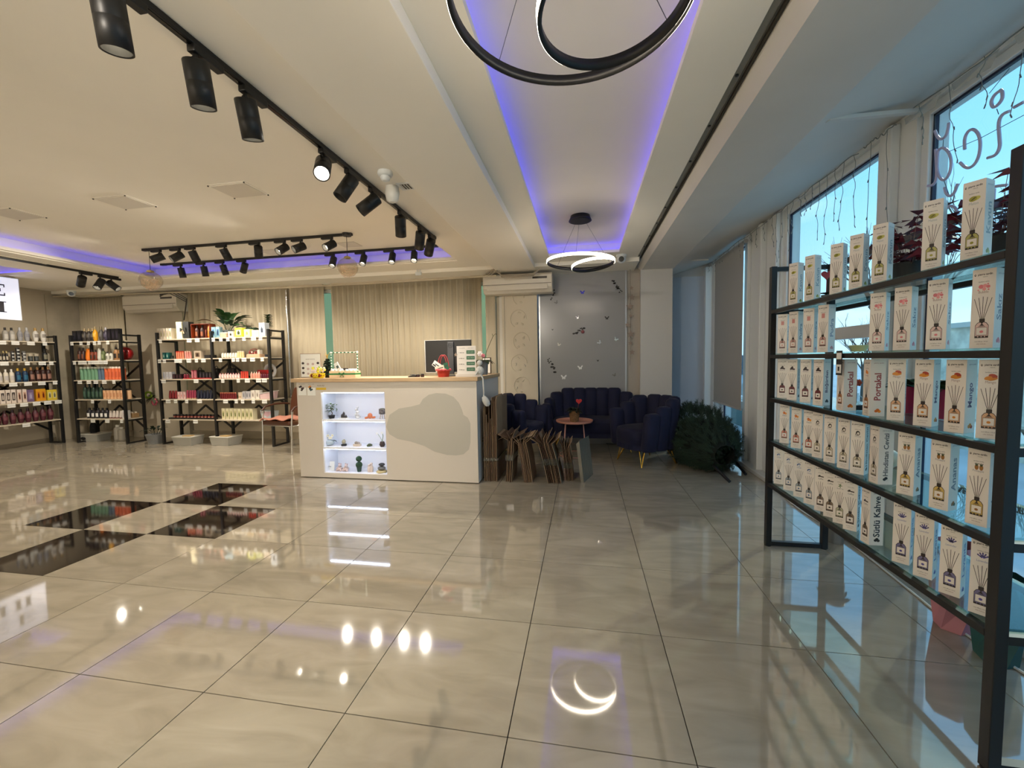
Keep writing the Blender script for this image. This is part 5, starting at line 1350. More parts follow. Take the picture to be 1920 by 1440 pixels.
row(1, 2, [302.5, 308.5, 314.5], 'cream_carton', 'carton', 6, 13, (212, 212, 218), (190, 196, 214), 'small white carton', 'carton', (196, 198, 206), depth=.06)
row(1, 2, [322, 328, 334], 'eyeshadow_palette', 'carton', 6, 9, (34, 20, 26), None, 'small black palette', 'palette', (60, 30, 40), depth=.08)
row(1, 2, [341, 346], 'nail_polish', 'bottle', 4.5, 11, (120, 30, 50), (30, 16, 20), 'maroon nail polish', 'nail polish', None, inset=.05)
row(1, 2, [352.5, 358], 'lip_gloss', 'stick', 4.5, 16, (206, 130, 140), (150, 60, 76), 'tall pink tube', 'tube', None, inset=.08)
row(1, 2, [371, 377, 383, 389], 'mascara_box', 'carton', 5.5, 12, (24, 22, 26), None, 'small black upright box', 'carton', (56, 52, 60), depth=.06)
b = MB(); x0 = r1x(343); x1 = r1x(395); b.box(x0, x1, R1Y - .005, R1Y + .03, SZ[2] + .0006, SZ[2] + .014); tag(b.build('display_tray', C3(160, 14, 22)), 'long flat red tray on the third shelf of the middle rack', 'tray')
for (px, w_, h_, lab) in [(352, .13, .17, 'black domed cosmetic case behind the pink tubes'), (384, .10, .2, 'black square bag left of the middle post'), (413, .14, .2, 'black square bag right of the middle post')]:
    o = empty('cosmetic_case', (r1x(px), R1Y + .21, SZ[2]), 0, lab + ', third shelf', 'case')
    b = MB(); b.box(-w_ / 2, w_ / 2, -.035, .035, 0, h_ * .8); b.build('body', C3(16, 15, 17, .5), o, bev=.02)
    b = MB(); b.tube([(w_ * .25 * math.cos(t), 0, h_ * .78 + .04 * math.sin(t)) for t in [i * PI / 8 for i in range(9)]], .005, 6); b.build('handle', BLACK, o)
row(1, 2, [407.5, 412.5, 417.5, 422.5, 427.5, 432.5, 437.5, 442.5], 'hand_cream_bottle', 'bottle', 4.6, 10, (222, 186, 180), (214, 150, 150), 'small pink and white bottle', 'bottle', (226, 220, 214), inset=.05)
row(1, 2, [448, 451.5, 455.5, 459], 'lip_gloss', 'stick', 3.2, 13, (206, 70, 50), (190, 50, 40), 'red lip gloss tube', 'lip gloss', None, inset=.05)
row(1, 2, [468, 473, 477.5, 482], 'serum_bottle', 'bottle', 4.6, 12, (222, 150, 130), (226, 206, 190), 'peach serum bottle with white cap', 'bottle', None, inset=.04)
row(1, 2, [486.5, 490.5, 494.5, 498.5], 'nail_polish', 'bottle', 4, 9, (90, 14, 40), (60, 14, 26), 'dark berry nail polish', 'nail polish', None, inset=.04)
row(1, 2, [480], 'gift_box', 'carton', 26, 15, (170, 20, 26), None, 'wide red box behind the small bottles', 'gift box', (130, 14, 20), depth=.06, inset=.17)
o = empty('ring_light_mirror', (at(507, 700, 'y', R1Y + .2).x, R1Y + .20, SZ[2]), 0, 'silver ring shaped mirror at the right end of the middle rack', 'mirror')
b = MB(); b.tube([(.085 * math.cos(t), 0, .11 + .095 * math.sin(t)) for t in [i * PI / 14 for i in range(28)]], .022, 8, 0, True); b.build('ring', C3(196, 196, 196, .3), o)
b = MB(); b.box(-.05, .05, -.03, .03, 0, .015); b.cyl((0, 0, .01), (0, 0, .03), .01); b.build('base', C3(120, 120, 124, .3), o)
row(1, 3, [311, 316.5, 322], 'lotion_tube', 'tube', 5.4, 15, (128, 26, 34), (90, 16, 22), 'dark red tube', 'tube', None, inset=.05)
row(1, 3, [327, 332.5, 338], 'cream_carton', 'carton', 5.4, 13, (222, 186, 186), (206, 110, 110), 'blush pink carton', 'carton', (226, 206, 200), depth=.05)
row(1, 3, [344, 349, 353.5, 358], 'lotion_tube', 'tube', 4.6, 16, (150, 50, 76), (206, 170, 130), 'plum pink tube with gold cap', 'tube', None, inset=.05)
row(1, 3, [364, 370, 376, 382, 388, 394], 'lotion_tube', 'tube', 5.6, 16, (20, 26, 50), (14, 18, 36), 'navy blue tube', 'tube', None, inset=.05)
row(1, 3, [407.5, 411, 414.5, 418, 421.5, 425, 428.5, 432, 435.5], 'lipstick', 'stick', 3, 12, (110, 20, 26), (196, 120, 90), 'dark red lipstick tube', 'lipstick', None, inset=.04)
row(1, 3, [442.5], 'cream_jar', 'jar', 9, 12, (222, 206, 184), (214, 196, 170), 'round cream jar', 'jar', (190, 160, 130))
row(1, 3, [450.5, 457, 462], 'cream_jar', 'carton', 6, 14, (186, 184, 186), (120, 120, 126), 'light grey carton', 'carton', (160, 160, 166), depth=.06)
row(1, 3, [468.5, 477], 'cream_carton', 'carton', 8, 16, (226, 220, 210), (140, 130, 120), 'white square carton', 'carton', (214, 206, 196), depth=.07)
o = empty('cosmetic_box', (r1x(492), R1Y + .10, SZ[3]), .2, 'pale pink slanted box, fourth shelf right end of middle rack', 'box')
b = MB(); b.prism([(-.10, -.05, 0), (.10, -.05, 0), (.12, -.05, .11), (-.11, -.05, .07)], (0, .11, 0)); b.build('box', C3(222, 190, 190), o, bev=.004)
b = MB(); b.prism([(-.12, -.055, .075), (.13, -.055, .115), (.13, -.055, .125), (-.12, -.055, .085)], (0, .12, 0)); b.build('lid', C3(226, 220, 216), o)
row(1, 4, [316 + i * 6.6 for i in range(12)], 'powder_compact', 'jar', 6.2, 8, (150, 60, 50), (24, 20, 20), 'round compact with pink powder', 'compact', (214, 150, 130), inset=.06)
b = MB(); b.box(r1x(311), r1x(398), R1Y - .005, R1Y + .045, SZ[4] + .0006, SZ[4] + .022); tag(b.build('display_tray', BLACK), 'long low black display tray, bottom shelf of middle rack', 'tray')
row(1, 4, [411.5, 419, 426.5, 434, 441.5, 449, 456.5, 464], 'soap_carton', 'carton', 7.2, 20, (222, 214, 180), (90, 100, 50), 'cream carton with olive print', 'carton', (206, 200, 150), depth=.09)
o = empty('storage_bag', (r1x(490), R1Y + .12, SZ[4]), 0, 'pale pink and blue pouch, bottom shelf behind the brown chair', 'pouch')
b = MB(); b.prism([(-.09, -.05, 0), (.10, -.05, 0), (.13, -.05, .13), (-.12, -.05, .14)], (0, .10, 0)); b.prism([(-.115, -.052, .12), (.0, -.052, .03), (.125, -.052, .12)], (0, .001, 0), 1); b.build('body', [C3(190, 200, 206), C3(206, 170, 180)], o)

# plants on the middle rack
def foliage_plant(name, loc, label, pot, leaves, potcol, n, L_, W_, droop, m=LEAFG, seed=1, up=(0.3, 1.2), parts=True, zpot=None):
    o = empty(name, loc, 0, label, 'plant'); r_, h_ = pot; rnd = random.Random(seed)
    b = MB(); b.lathe([(r_ * .75, 0), (r_, h_ * .95), (r_ * 1.04, h_), (r_ * .9, h_), (r_ * .88, h_ * .9), (.001, h_ * .88)], 20); b.build('pot', potcol, o)
    big = None if parts else MB()
    for k in range(n):
        a = k * 2.4 + rnd.uniform(-.3, .3); e = rnd.uniform(*up)
        d = Vector((math.cos(a), math.sin(a), e)).normalized(); st = L_ * rnd.uniform(.5, 1.0) * leaves
        p0 = Vector((math.cos(a) * r_ * .3, math.sin(a) * r_ * .3, h_ * .9)); p1 = p0 + Vector((d.x * .5, d.y * .5, d.z)).normalized() * st
        b = MB() if parts else big
        b.tube([p0, p1], .0022, 4); leaf(b, p1, d, L_ * rnd.uniform(.7, 1.1), W_ * rnd.uniform(.8, 1.1), droop)
        if parts: b.build('leaf', m, o)
    if big: big.build('foliage', m, o)
    return o
foliage_plant('peace_lily', (at(427, 600, 'y', R1Y + .20).x, R1Y + .20, SZ[0]), 'large peace lily with broad dark leaves in blue-grey pot on the middle rack', (.09, .12), .8, C3(130, 150, 160, .3), 30, .27, .055, .4, LEAFG, 4, (.25, 2.2))
foliage_plant('fern_plant', (at(470, 600, 'y', R1Y + .20).x, R1Y + .20, SZ[0]), 'low bushy dark plant between the lily and the jade plant', (.08, .11), .4, C3(60, 58, 54), 110, .11, .018, .9, LEAFD, 6, (.3, 1.3), False)
o = empty('jade_plant', (at(503, 600, 'y', R1Y + .18).x, R1Y + .18, SZ[0]), 0, 'upright jade plant with round leaves at the right end of the rack top', 'plant')
b = MB(); b.lathe([(.03, 0), (.045, .10)], 16); b.build('pot', C3(96, 80, 66), o)
b = MB(); b.tube([(0, 0, .1), (-.01, 0, .18), (0, 0, .3)], .006, 6); b.tube([(0, 0, .16), (.05, 0, .24)], .004, 5); b.build('stem', C3(80, 70, 50), o)
b = MB(); rnd = random.Random(8)
for k in range(70):
    a = k * 2.4; leaf(b, (0.01 * math.cos(a), .01 * math.sin(a), .14 + .20 * k / 70), (math.cos(a), math.sin(a), .3), .06, .022, .1, n=3)
b.build('foliage', LEAFG, o)
b = MB(); leaf(b, (.03, -.01, .12), (1, -.2, .5), .06, .012); leaf(b, (.03, -.01, .11), (.8, -.4, .1), .06, .012); b.build('red_leaves', C3(110, 20, 24), o)
# floor plants and bins
foliage_plant('zz_plant', (at(285, 832, 'z', 0).x, 4.22, 0), 'potted plant with thick arching leaves in grey pot between the two racks', (.13, .15), 1.0, C3(128, 130, 130, .35), 12, .13, .026, .5, LEAFD, 3, (.3, 1.6))
o = empty('plush_flower_toy', (at(285, 745, 'y', 4.6).x, 4.62, at(285, 745, 'y', 4.6).z), 0, 'lime green and pink flower decoration hung on the pier between racks', 'decoration')
b = MB(); b.tube([(-.06 + .07 * math.cos(t), -.03, .04 + .05 * math.sin(t)) for t in [i * PI / 10 for i in range(20)]], .02, 7, 0, True); b.build('green_ring', C3(140, 170, 50), o)
b = MB(); bloom(b, (.06, -.03, -.08), .06, 0); b.build('pink_flower', C3(200, 90, 110), o)
b = MB()
for k in range(14): leaf(b, (0.02, -.02, 0), (math.cos(k * 1.3), -.3, math.sin(k * 1.3) * .9 + .4), .13, .02, .3, n=3)
b.build('foliage', mat('dusty_leaf', (90, 92, 70), .6), o)
plast = glassm('bin_plastic', (220, 220, 214), 1.5, .2)
def bin_(px, py, w, d, h, rz, label, lid):
    p = at(px, py, 'z', 0)
    o = empty('storage_bin', p, rz, label, 'storage bin', 'translucent storage bins under the racks')
    b = MB(); t = .88
    vs = [(-w * t, -d * t, 0.001), (w * t, -d * t, 0.001), (w * t, d * t, 0.001), (-w * t, d * t, 0.001), (-w, -d, h), (w, -d, h), (w, d, h), (-w, d, h)]
    b.add(vs, [(0, 3, 2, 1), (0, 1, 5, 4), (1, 2, 6, 5), (2, 3, 7, 6), (3, 0, 4, 7)]); q = b.build('box', mat('bin_plastic_white', (196, 194, 184), .3, alpha=.55), o); s = q.modifiers.new('s', 'SOLIDIFY'); s.thickness = .004
    b = MB(); b.box(-w * 1.04, w * 1.04, -d * 1.04, d * 1.04, h, h + .014); b.build('lid', C3(206, 204, 194, .3), o, bev=.005)
    b = MB()
    for k in range(4): b.box(-w * .8 + k * w * .4, -w * .8 + k * w * .4 + w * .34, -d * .6, d * .6, .005, h * .5, k % 2)
    b.build('contents', [C3(170, 160, 140), C3(140, 140, 132)], o)
    if lid: b = MB(); b.box(0, w * .8, -d * .9, -d * .2, h + .015, h + .028); b.build('loose_strap', C3(190, 160, 110), o)
bin_(354, 833, .17, .12, .13, .05, 'translucent plastic bin under the left bay of the middle rack', True)
bin_(425, 833, .18, .13, .13, -.05, 'translucent plastic bin under the middle post of the middle rack', True)
bin_(180, 826, .17, .12, .12, .08, 'translucent plastic bin under the corner rack', False)
for px, h_, lab in ((174, .26, 'white plastic canister under the corner rack, left one'), (181, .22, 'white plastic canister under the corner rack, right one')):
    o = empty('canister', (r2x(px), R2Y + .30, 0), 0, lab, 'canister'); b = MB(); b.lathe([(.05, 0), (.055, .01), (.055, h_ * .75), (.025, h_ * .88)], 14); b.build('body', C3(186, 182, 172), o); b = MB(); b.cyl((0, 0, h_ * .87), (0, 0, h_), .028); b.build('cap', TAGM, o)
o = empty('black_bag', (at(147, 829, 'z', 0).x + .05, 4.25, 0), 0, 'crumpled black bag on the floor under the corner rack', 'bag')
b = MB(); b.ball((0, 0, .06), .11, sz=.55, sy=.8); b.ball((.1, .02, .04), .07, sz=.6); b.ball((.06, .05, .2), .05, sz=2.6); b.build('body', mat('black_fabric', (16, 16, 18), .9, bump=1, bscale=25), o)

# lightbox sign
o = empty('lightbox_sign', (-7.77, 2.74, 1.95), 0, 'white lightbox sign with black serif letters, cut by the left picture edge', 'sign')
b = MB(); b.box(-.04, .03, -.62, .60, 0, .60); b.build('housing', C3(180, 180, 184), o)
b = MB(); b.box(.031, .034, -.61, .59, .01, .59); b.build('face', mat('sign_face', (226, 228, 236), .4, emit=(214, 218, 240), estr=.42), o)
b = MB()
def serif_E(y0, z0, h_, w_):      # viewed from +X: right is +Y
    X = .036
    def q(ya, yb, za, zb): b.box(X, X + .001, y0 + ya, y0 + yb, z0 + za, z0 + zb)
    q(.1 * w_, .32 * w_, 0, h_); q(0, .9 * w_, 0, .1 * h_); q(0, .9 * w_, .9 * h_, h_); q(.3 * w_, .66 * w_, .46 * h_, .54 * h_)
    q(.84 * w_, .9 * w_, 0, .26 * h_); q(.84 * w_, .9 * w_, .74 * h_, h_); q(.62 * w_, .68 * w_, .36 * h_, .64 * h_)
def serif_I(y0, z0, h_, w_, X=.036):
    b.box(X, X + .001, y0 + w_ * .25, y0 + w_ * .75, z0, z0 + h_); b.box(X, X + .001, y0, y0 + w_, z0, z0 + h_ * .08); b.box(X, X + .001, y0, y0 + w_, z0 + h_ * .92, z0 + h_)
serif_E(.27, .33, .16, .19); serif_I(.24, .10, .15, .10); serif_I(.345, .10, .15, .10); serif_E(.0, .33, .16, .19); serif_I(.08, .10, .15, .10)
b.build('lettering', C3(30, 28, 40), o)

# ================================================================== BROWN CHAIR
ch = empty('visitor_chair', (-3.97, 3.97, 0), math.radians(-9), 'brown leather armchair with chrome legs left of the counter', 'chair')
LEA = mat('brown_leather', (78, 42, 20), .38)
b = MB(); b.box(-.25, .25, -.25, .24, .395, .465); b.build('seat', LEA, ch, bev=.025)
b = MB(); M = Matrix.Translation((0, .23, .47)) @ Matrix.Rotation(math.radians(-10), 4, 'X')
pts = [(-.24, 0), (.24, 0), (.235, .28), (.20, .42), (.12, .47), (-.12, .47), (-.20, .42), (-.235, .28)]
b.prism([M @ Vector((x, -.03, z)) for x, z in pts], (0, .05, 0)); b.build('backrest', LEA, ch, bev=.015)
for s in (-1, 1):
    b = MB(); b.tube([(s * .27, -.24, .005), (s * .27, -.22, .45), (s * .27, -.20, .60)], .012, 8); b.build('front_leg', CHROME, ch)
    b = MB(); b.tube([(s * .25, .28, .005), (s * .25, .22, .2), (s * .25, .2, .42)], .012, 8); b.build('rear_leg', CHROME, ch)
    b = MB(); b.tube([(s * .275, -.22, .60), (s * .275, -.16, .655), (s * .275, 0, .675), (s * .275, .16, .67), (s * .255, .24, .655)], .014, 8); b.build('armrest', mat('arm_brown', (70, 40, 24), .4), ch)
    b = MB(); b.cyl((s * .27, -.205, .56), (s * .27, -.205, .60), .018); b.build('arm_joint', CHROME, ch)
b = MB(); b.tube([(-.25, .20, .39), (-.25, -.2, .39), (.25, -.2, .39), (.25, .20, .39)], .011, 8); b.build('seat_frame', CHROME, ch)
b = MB(); N = 10; vs = []; fs = []; M = Matrix.Rotation(math.radians(-48), 4, 'Z')
for i in range(N + 1):
    for j in range(N + 1):
        x = -.27 + .5 * i / N; y = -.27 + .42 * j / N; z = .477 + .012 * math.sin(i * 1.3 + j) * (1 if 0 < i < N else 2.0) - (.03 if (i == 0) else 0)
        vs.append((x, y, z))
for i in range(N):
    for j in range(N): k = i * (N + 1) + j; fs.append((k, k + N + 1, k + N + 2, k + 1))
b.add(vs, fs, 0, True); o = b.build('pink_cushion', mat('salmon_cloth', (176, 118, 98), .9), loc=(-3.97, 3.97, 0.004)); o.rotation_euler = (0, 0, math.radians(-9)); s = o.modifiers.new('s', 'SOLIDIFY'); s.thickness = .01; s.offset = 1
tag(o, 'thin salmon pink cloth laid on the seat of the brown chair', 'cloth')

# ================================================================== NAVY SEATS
def tufted(name, loc, rz, W_, D_, n, hb, ha, label, cat, group=None, zs=.20):
    """shell opens to local -Y; W_ outer width, D_ depth"""
    r = empty(name, loc, rz, label, cat, group)
    path = []
    K = 200; a_ = W_ / 2 - .06; d_ = D_ - .12
    for i in range(K + 1):
        t = PI * i / K; c, s = math.cos(t), math.sin(t)
        e = .55
        path.append(Vector((-a_ * math.copysign(abs(c) ** e, c), -D_ / 2 + .06 + d_ * abs(s) ** e, 0)))
    L_ = [0]
    for i in range(K): L_.append(L_[-1] + (path[i + 1] - path[i]).length)
    def P(u):
        u *= L_[-1]
        for i in range(K):
            if L_[i + 1] >= u: return path[i].lerp(path[i + 1], (u - L_[i]) / max(1e-6, L_[i + 1] - L_[i]))
        return path[-1]
    for k in range(n):
        u0, u1 = k / n, (k + 1) / n; p0, p1 = P(u0), P(u1); c = (p0 + p1) / 2; d = (p1 - p0); wl = d.length; d.normalize(); nn = Vector((-d.y, d.x, 0))
        if nn.y < 0 and abs(nn.y) > .3: nn = -nn
        um = (u0 + u1) / 2; w_ = math.sin(PI * um); h_ = ha + (hb - ha) * min(1, w_ * 1.25) ** 1.5
        lean = nn * .05 * (1 if abs(nn.y) > .3 else 1)
        if (c + nn * .1).length < c.length: lean = -lean
        b = MB(); vs = []; fs = []; N = 14; lv = [(0, .8), (.03, 1), (.5, 1), (.85, 1.0), (.93, .95), (.975, .8), (1.0, .4)]
        for (t, sc) in lv:
            for i in range(N):
                q = 2 * PI * i / N; cx_, sy_ = math.cos(q), math.sin(q)
                v = c + lean * t + d * (wl * .60 * math.copysign(abs(cx_) ** .7, cx_) * (sc ** .5)) + nn * (.065 * math.copysign(abs(sy_) ** .8, sy_) * sc); v.z = zs + (h_ - zs) * t
                vs.append(v)
        for j in range(len(lv) - 1):
            for i in range(N): fs.append((j * N + i, j * N + (i + 1) % N, (j + 1) * N + (i + 1) % N, (j + 1) * N + i))
        fs.append(tuple(range(N))[::-1]); fs.append(tuple(range((len(lv) - 1) * N, len(lv) * N)))
        b.add(vs, fs, 0, True); b.build('back_channel', NAVY, r)
    b = MB(); N = 40; vs = []; fs = []; lv = [(.24, .9), (.26, 1), (.40, 1), (.43, .97), (.445, .8), (.45, .01)]
    for (z, sc) in lv:
        for i in range(N):
            q = 2 * PI * i / N; cx_, sy_ = math.cos(q), math.sin(q)
            vs.append(((W_ / 2 - .09) * math.copysign(abs(cx_) ** .6, cx_) * sc, -.03 + (D_ / 2 - .03) * math.copysign(abs(sy_) ** .6, sy_) * sc, z))
    for j in range(len(lv) - 1):
        for i in range(N): fs.append((j * N + i, j * N + (i + 1) % N, (j + 1) * N + (i + 1) % N, (j + 1) * N + i))
    b.add(vs, fs, 0, True); b.build('seat', NAVY, r)
    b = MB(); vs2 = [(v[0], v[1], .20) for v in vs[N:2 * N]]; b.prism(vs2, (0, 0, .06)); b.build('base_frame', NAVY, r)
    for sx in (-1, 1):
        for sy in (-1, 1):
            x, y = sx * (W_ / 2 - .17), sy * (D_ / 2 - .14) ; foot = Vector((sx * (W_ / 2 - .11), sy * (D_ / 2 - .08), .004))
            b = MB()
            for q in range(3): b.cyl(foot, (x + .04 * math.cos(q * 2.1), y + .04 * math.sin(q * 2.1), .21), .0055, .0065, n=7)
            b.build('leg', GOLD, r)
    return r
ang = math.atan2(-.52, -.85) + PI / 2      # local -Y to facing
tufted('armchair', (1.00, 3.82, 0), ang, .68, .66, 9, .80, .62, 'navy velvet shell armchair with brass legs nearest the fir pile', 'armchair', 'navy channel-tufted armchairs')
tufted('armchair', (-.60, 4.06, 0), math.atan2(-.35, .9) + PI / 2, .66, .64, 9, .80, .62, 'navy velvet shell armchair half hidden behind the cardboard bundles', 'armchair', 'navy channel-tufted armchairs')
tufted('sofa', (.36, 4.50, 0), 0, 1.26, .58, 11, .84, .64, 'navy velvet two-seat channel sofa under the butterfly panel', 'sofa', None)
# side table with plant
c = at(1077, 787, 'z', .47)
o = empty('side_table', (c.x, c.y, 0), 0, 'round pink metal tray table in front of the navy sofa', 'table')
PK = C3(196, 136, 116, .4)
b = MB(); b.lathe([(.001, .44), (.225, .44), (.235, .447), (.24, .468), (.234, .468), (.228, .452), (.001, .45)], 40); b.build('tray_top', PK, o)
for k in range(4):
    a = PI / 4 + k * PI / 2; b = MB(); b.cyl((.16 * math.cos(a), .16 * math.sin(a), .44), (.205 * math.cos(a), .205 * math.sin(a), 0), .006, n=8); b.build('leg', C3(206, 150, 136, .4), o)
b = MB(); b.tube([(.2 * math.cos(i * PI / 16), .2 * math.sin(i * PI / 16), .012) for i in range(32)], .005, 6, 0, True); b.build('base_ring', PK, o)
p = Vector((c.x + .0, c.y - .02, .4505))
o = foliage_plant('table_plant', p, 'dark leafy plant in woven basket pot on the pink table', (.072, .145), .3, mat('woven_jute', (128, 96, 60), .8, noise=.4, nscale=70, bump=1, bscale=90), 60, .09, .02, .5, mat('dull_dark_leaf', (24, 34, 22), .6), 5, (.1, 1.4), False)  # leaves in one even, very dark green
b = MB(); b.cyl((.04, -.03, .13), (.06, -.05, .26), .002, n=5); b.build('heart_stick', C3(160, 60, 50), o)
def heart(mb, c, s, th, m=0):
    P = []
    for i in range(28):
        t = 2 * PI * i / 28; P.append((c[0] + s * .0625 * 16 * math.sin(t) ** 3, c[1], c[2] + s * .0625 * (13 * math.cos(t) - 5 * math.cos(2 * t) - 2 * math.cos(3 * t) - math.cos(4 * t))))
    mb.prism(P, (0, th, 0), m)
b = MB(); heart(b, (.06, -.055, .27), .038, .012); b.build('red_heart', C3(190, 10, 20, .3), o)

# ================================================================== CARDBOARD BUNDLES
def bundle(px, py, n, step, H, lean, depth, seed, label, fold=.12, tape=None, rz=0.0, front=None):
    p = at(px, py, 'z', 0); rnd = random.Random(seed)
    o = empty('cardboard_bundle', p, rz, label, 'cardboard bundle', 'bundles of flattened cardboard boxes beside the counter')
    for k in range(n):
        x = (k - (n - 1) / 2) * step; h_ = H * rnd.uniform(.93, 1.03); t = .0045
        top = Vector((x + lean * h_, h_)); mid = Vector((x + lean * h_ * .5 + rnd.uniform(-.004, .004), h_ * .5))
        f = fold * (1 - 2 * (k / (n - 1))) * -1 if n > 1 else 0
        pr_ = [Vector((x, 0.002)), mid, Vector((top.x, top.y * .86)), Vector((top.x + f * .35 + rnd.uniform(-.006, .006), top.y * rnd.uniform(.97, 1.02)))]
        y0 = rnd.uniform(0, .03); b = MB()
        L1 = [(q.x - t / 2, y0, q.y) for q in pr_]; L2 = [(q.x + t / 2, y0, q.y) for q in pr_[::-1]]
        # side profile quads extruded to depth
        for i in range(len(pr_) - 1):
            a, c_ = pr_[i], pr_[i + 1]
            b.prism([(a.x - t / 2, y0, a.y), (a.x + t / 2, y0, a.y), (c_.x + t / 2, y0, c_.y), (c_.x - t / 2, y0, c_.y)], (0, depth, 0))
        b.build('cardboard_sheet', CARDB[rnd.randrange(4)], o)
    if tape:
        z = H * tape; b = MB(); xa = -(n / 2) * step + lean * z - .004; xb = (n / 2) * step + lean * z + .004
        b.box(xa, xb, -.003, depth + .003, z - .03, z + .03); b.build('tape_band', glassm('tape_clear', (196, 206, 196), 2.5, .15), o)
    return o
bundle(925, 900, 7, .012, .47, -.02, .34, 1, 'leftmost low cardboard bundle with spread flaps, beside the tall stack', .5, .42)
bundle(953, 905, 6, .012, .52, .06, .34, 2, 'cardboard bundle with tall pointed flap, second of the low ones', .55, .5)
bundle(990, 906, 8, .012, .48, -.13, .36, 3, 'middle cardboard bundle leaning left, tops strapped', .25, None)
bundle(1040, 908, 10, .0145, .50, -.20, .36, 4, 'cardboard bundle leaning left with shiny green tape, second from right', .25, .45)
bundle(1068, 903, 6, .0135, .42, -.10, .34, 5, 'rightmost brown cardboard bundle behind the grey wrapped board', .1, .4)
p = at(1092, 905, 'z', 0)
b = MB(); b.prism([(-.015, 0, 0), (.015, 0, 0), (-.03, 0, .43), (-.06, 0, .40)], (.10, .32, 0)); o = b.build('wrapped_board', mat('grey_wrap', (122, 116, 102), .25, bump=.8, bscale=20), loc=p)
tag(o, 'grey board wrapped in shiny film leaning right of the bundles', 'board')
o = empty('cardboard_stack', (-.775, 2.80, 0), 0, 'tall stack of flattened boxes standing against the counter side', 'cardboard stack')
rnd = random.Random(11)
for k in range(10):
    b = MB(); x = .004 + k * .0145; h_ = [.78, .80, .70, .62, .84, .66, .88, .86, .84, .87][k]; d_ = [.5, .55, .6, .6, .6, .6, .55, .6, .62, .62][k]
    b.box(x, x + .005, 0 + rnd.uniform(0, .02), d_, .002, h_, 0); b.build('cardboard_sheet', CARDB[rnd.randrange(4)], o)
b = MB(); b.box(.14, .147, .02, .30, .50, .89); b.build('folded_flap', CARDB[3], o)
b = MB(); b.box(.0, .155, -.002, .6, .22, .25); b.build('tape_band', MATS['tape_clear'], o)

# ================================================================== CHRISTMAS TREES LYING ON THE FLOOR
def fir_pile(name, c0, c1, R, n, m, label, seed, pole, mix=None):
    o = empty(name, (c0[0], c0[1], 0), 0, label, 'christmas tree', 'folded artificial trees in the window corner')
    c0 = Vector(c0); c1 = Vector(c1); ax = (c1 - c0); L_ = ax.length; ax.normalize(); rnd = random.Random(seed)
    s = ax.cross(Vector((0, 0, 1))).normalized(); u = s.cross(ax)
    b = MB(); org = Vector((c0.x, c0.y, 0))
    for k in range(n):
        t = rnd.random(); a = rnd.uniform(0, 2 * PI); env = R * math.sin(PI * min(1, .16 + .78 * t)) ** .6
        rr_ = env * math.sqrt(rnd.random()) if k % 3 == 0 else env * rnd.uniform(.8, 1.03)
        rad = s * math.cos(a) + u * math.sin(a)
        p = c0 + ax * (t * L_) + rad * rr_
        if p.z < .03: p.z = rnd.uniform(.02, .08)
        d = (rad * 1.0 - ax * .9 + Vector((rnd.uniform(-.5, .5), rnd.uniform(-.5, .5), rnd.uniform(-.2, .6)))).normalized()
        l = rnd.uniform(.06, .12); q = p + d * l
        if q.z < .015: q.z = .02
        p -= org; q -= org
        b.tube([p, q], .003, 3, 0)
        side = d.cross(Vector((rnd.uniform(-1, 1), rnd.uniform(-1, 1), 1))).normalized(); up2 = side.cross(d)
        mi = 1 if (mix and rnd.random() < mix) else 0
        for i in range(9):
            c = p.lerp(q, .1 + .9 * i / 8)
            for g_ in range(3):
                w_ = g_ * 2.1 + i; e2 = c + (side * math.cos(w_) + up2 * math.sin(w_) + d * .8) * .028
                b.add([c - d * .003, c + d * .003, e2], [(0, 1, 2)], mi)
    q = b.build('fir_branches', m, o); q['kind'] = 'stuff'
    b = MB(); b.ball(c0 + ax * (L_ * .5) - org, 1, 16, 0, k=10)
    # added core blocks light; its near-black green paints the shade between branches
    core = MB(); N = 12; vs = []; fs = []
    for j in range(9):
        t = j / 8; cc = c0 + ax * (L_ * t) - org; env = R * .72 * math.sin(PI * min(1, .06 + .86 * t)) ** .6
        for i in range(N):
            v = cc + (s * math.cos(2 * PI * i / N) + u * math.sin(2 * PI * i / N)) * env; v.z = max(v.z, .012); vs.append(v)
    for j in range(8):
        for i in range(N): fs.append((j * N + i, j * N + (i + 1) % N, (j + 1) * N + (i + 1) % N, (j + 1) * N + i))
    core.add(vs, fs, 0, True); core.build('light_block_core', mat('fir_shade', (10, 20, 14), .95), o)
    b = MB(); b.cyl(Vector(pole[0]) - org, Vector(pole[1]) - org, .016, n=10); b.build('trunk_pole', BLACK, o)
pa = at(1368, 903, 'z', .02); pb = at(1398, 889, 'z', .02)
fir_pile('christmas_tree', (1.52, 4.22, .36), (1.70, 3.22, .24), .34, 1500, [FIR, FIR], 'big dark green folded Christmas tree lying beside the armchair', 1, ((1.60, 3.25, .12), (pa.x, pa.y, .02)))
fir_pile('christmas_tree', (1.80, 4.20, .30), (1.90, 3.58, .14), .15, 600, [FIR, mat('snow_white', (206, 214, 226), .8)], 'smaller snow-dusted folded Christmas tree against the window', 2, ((1.93, 3.65, .10), (pb.x, pb.y, .02)), .38)

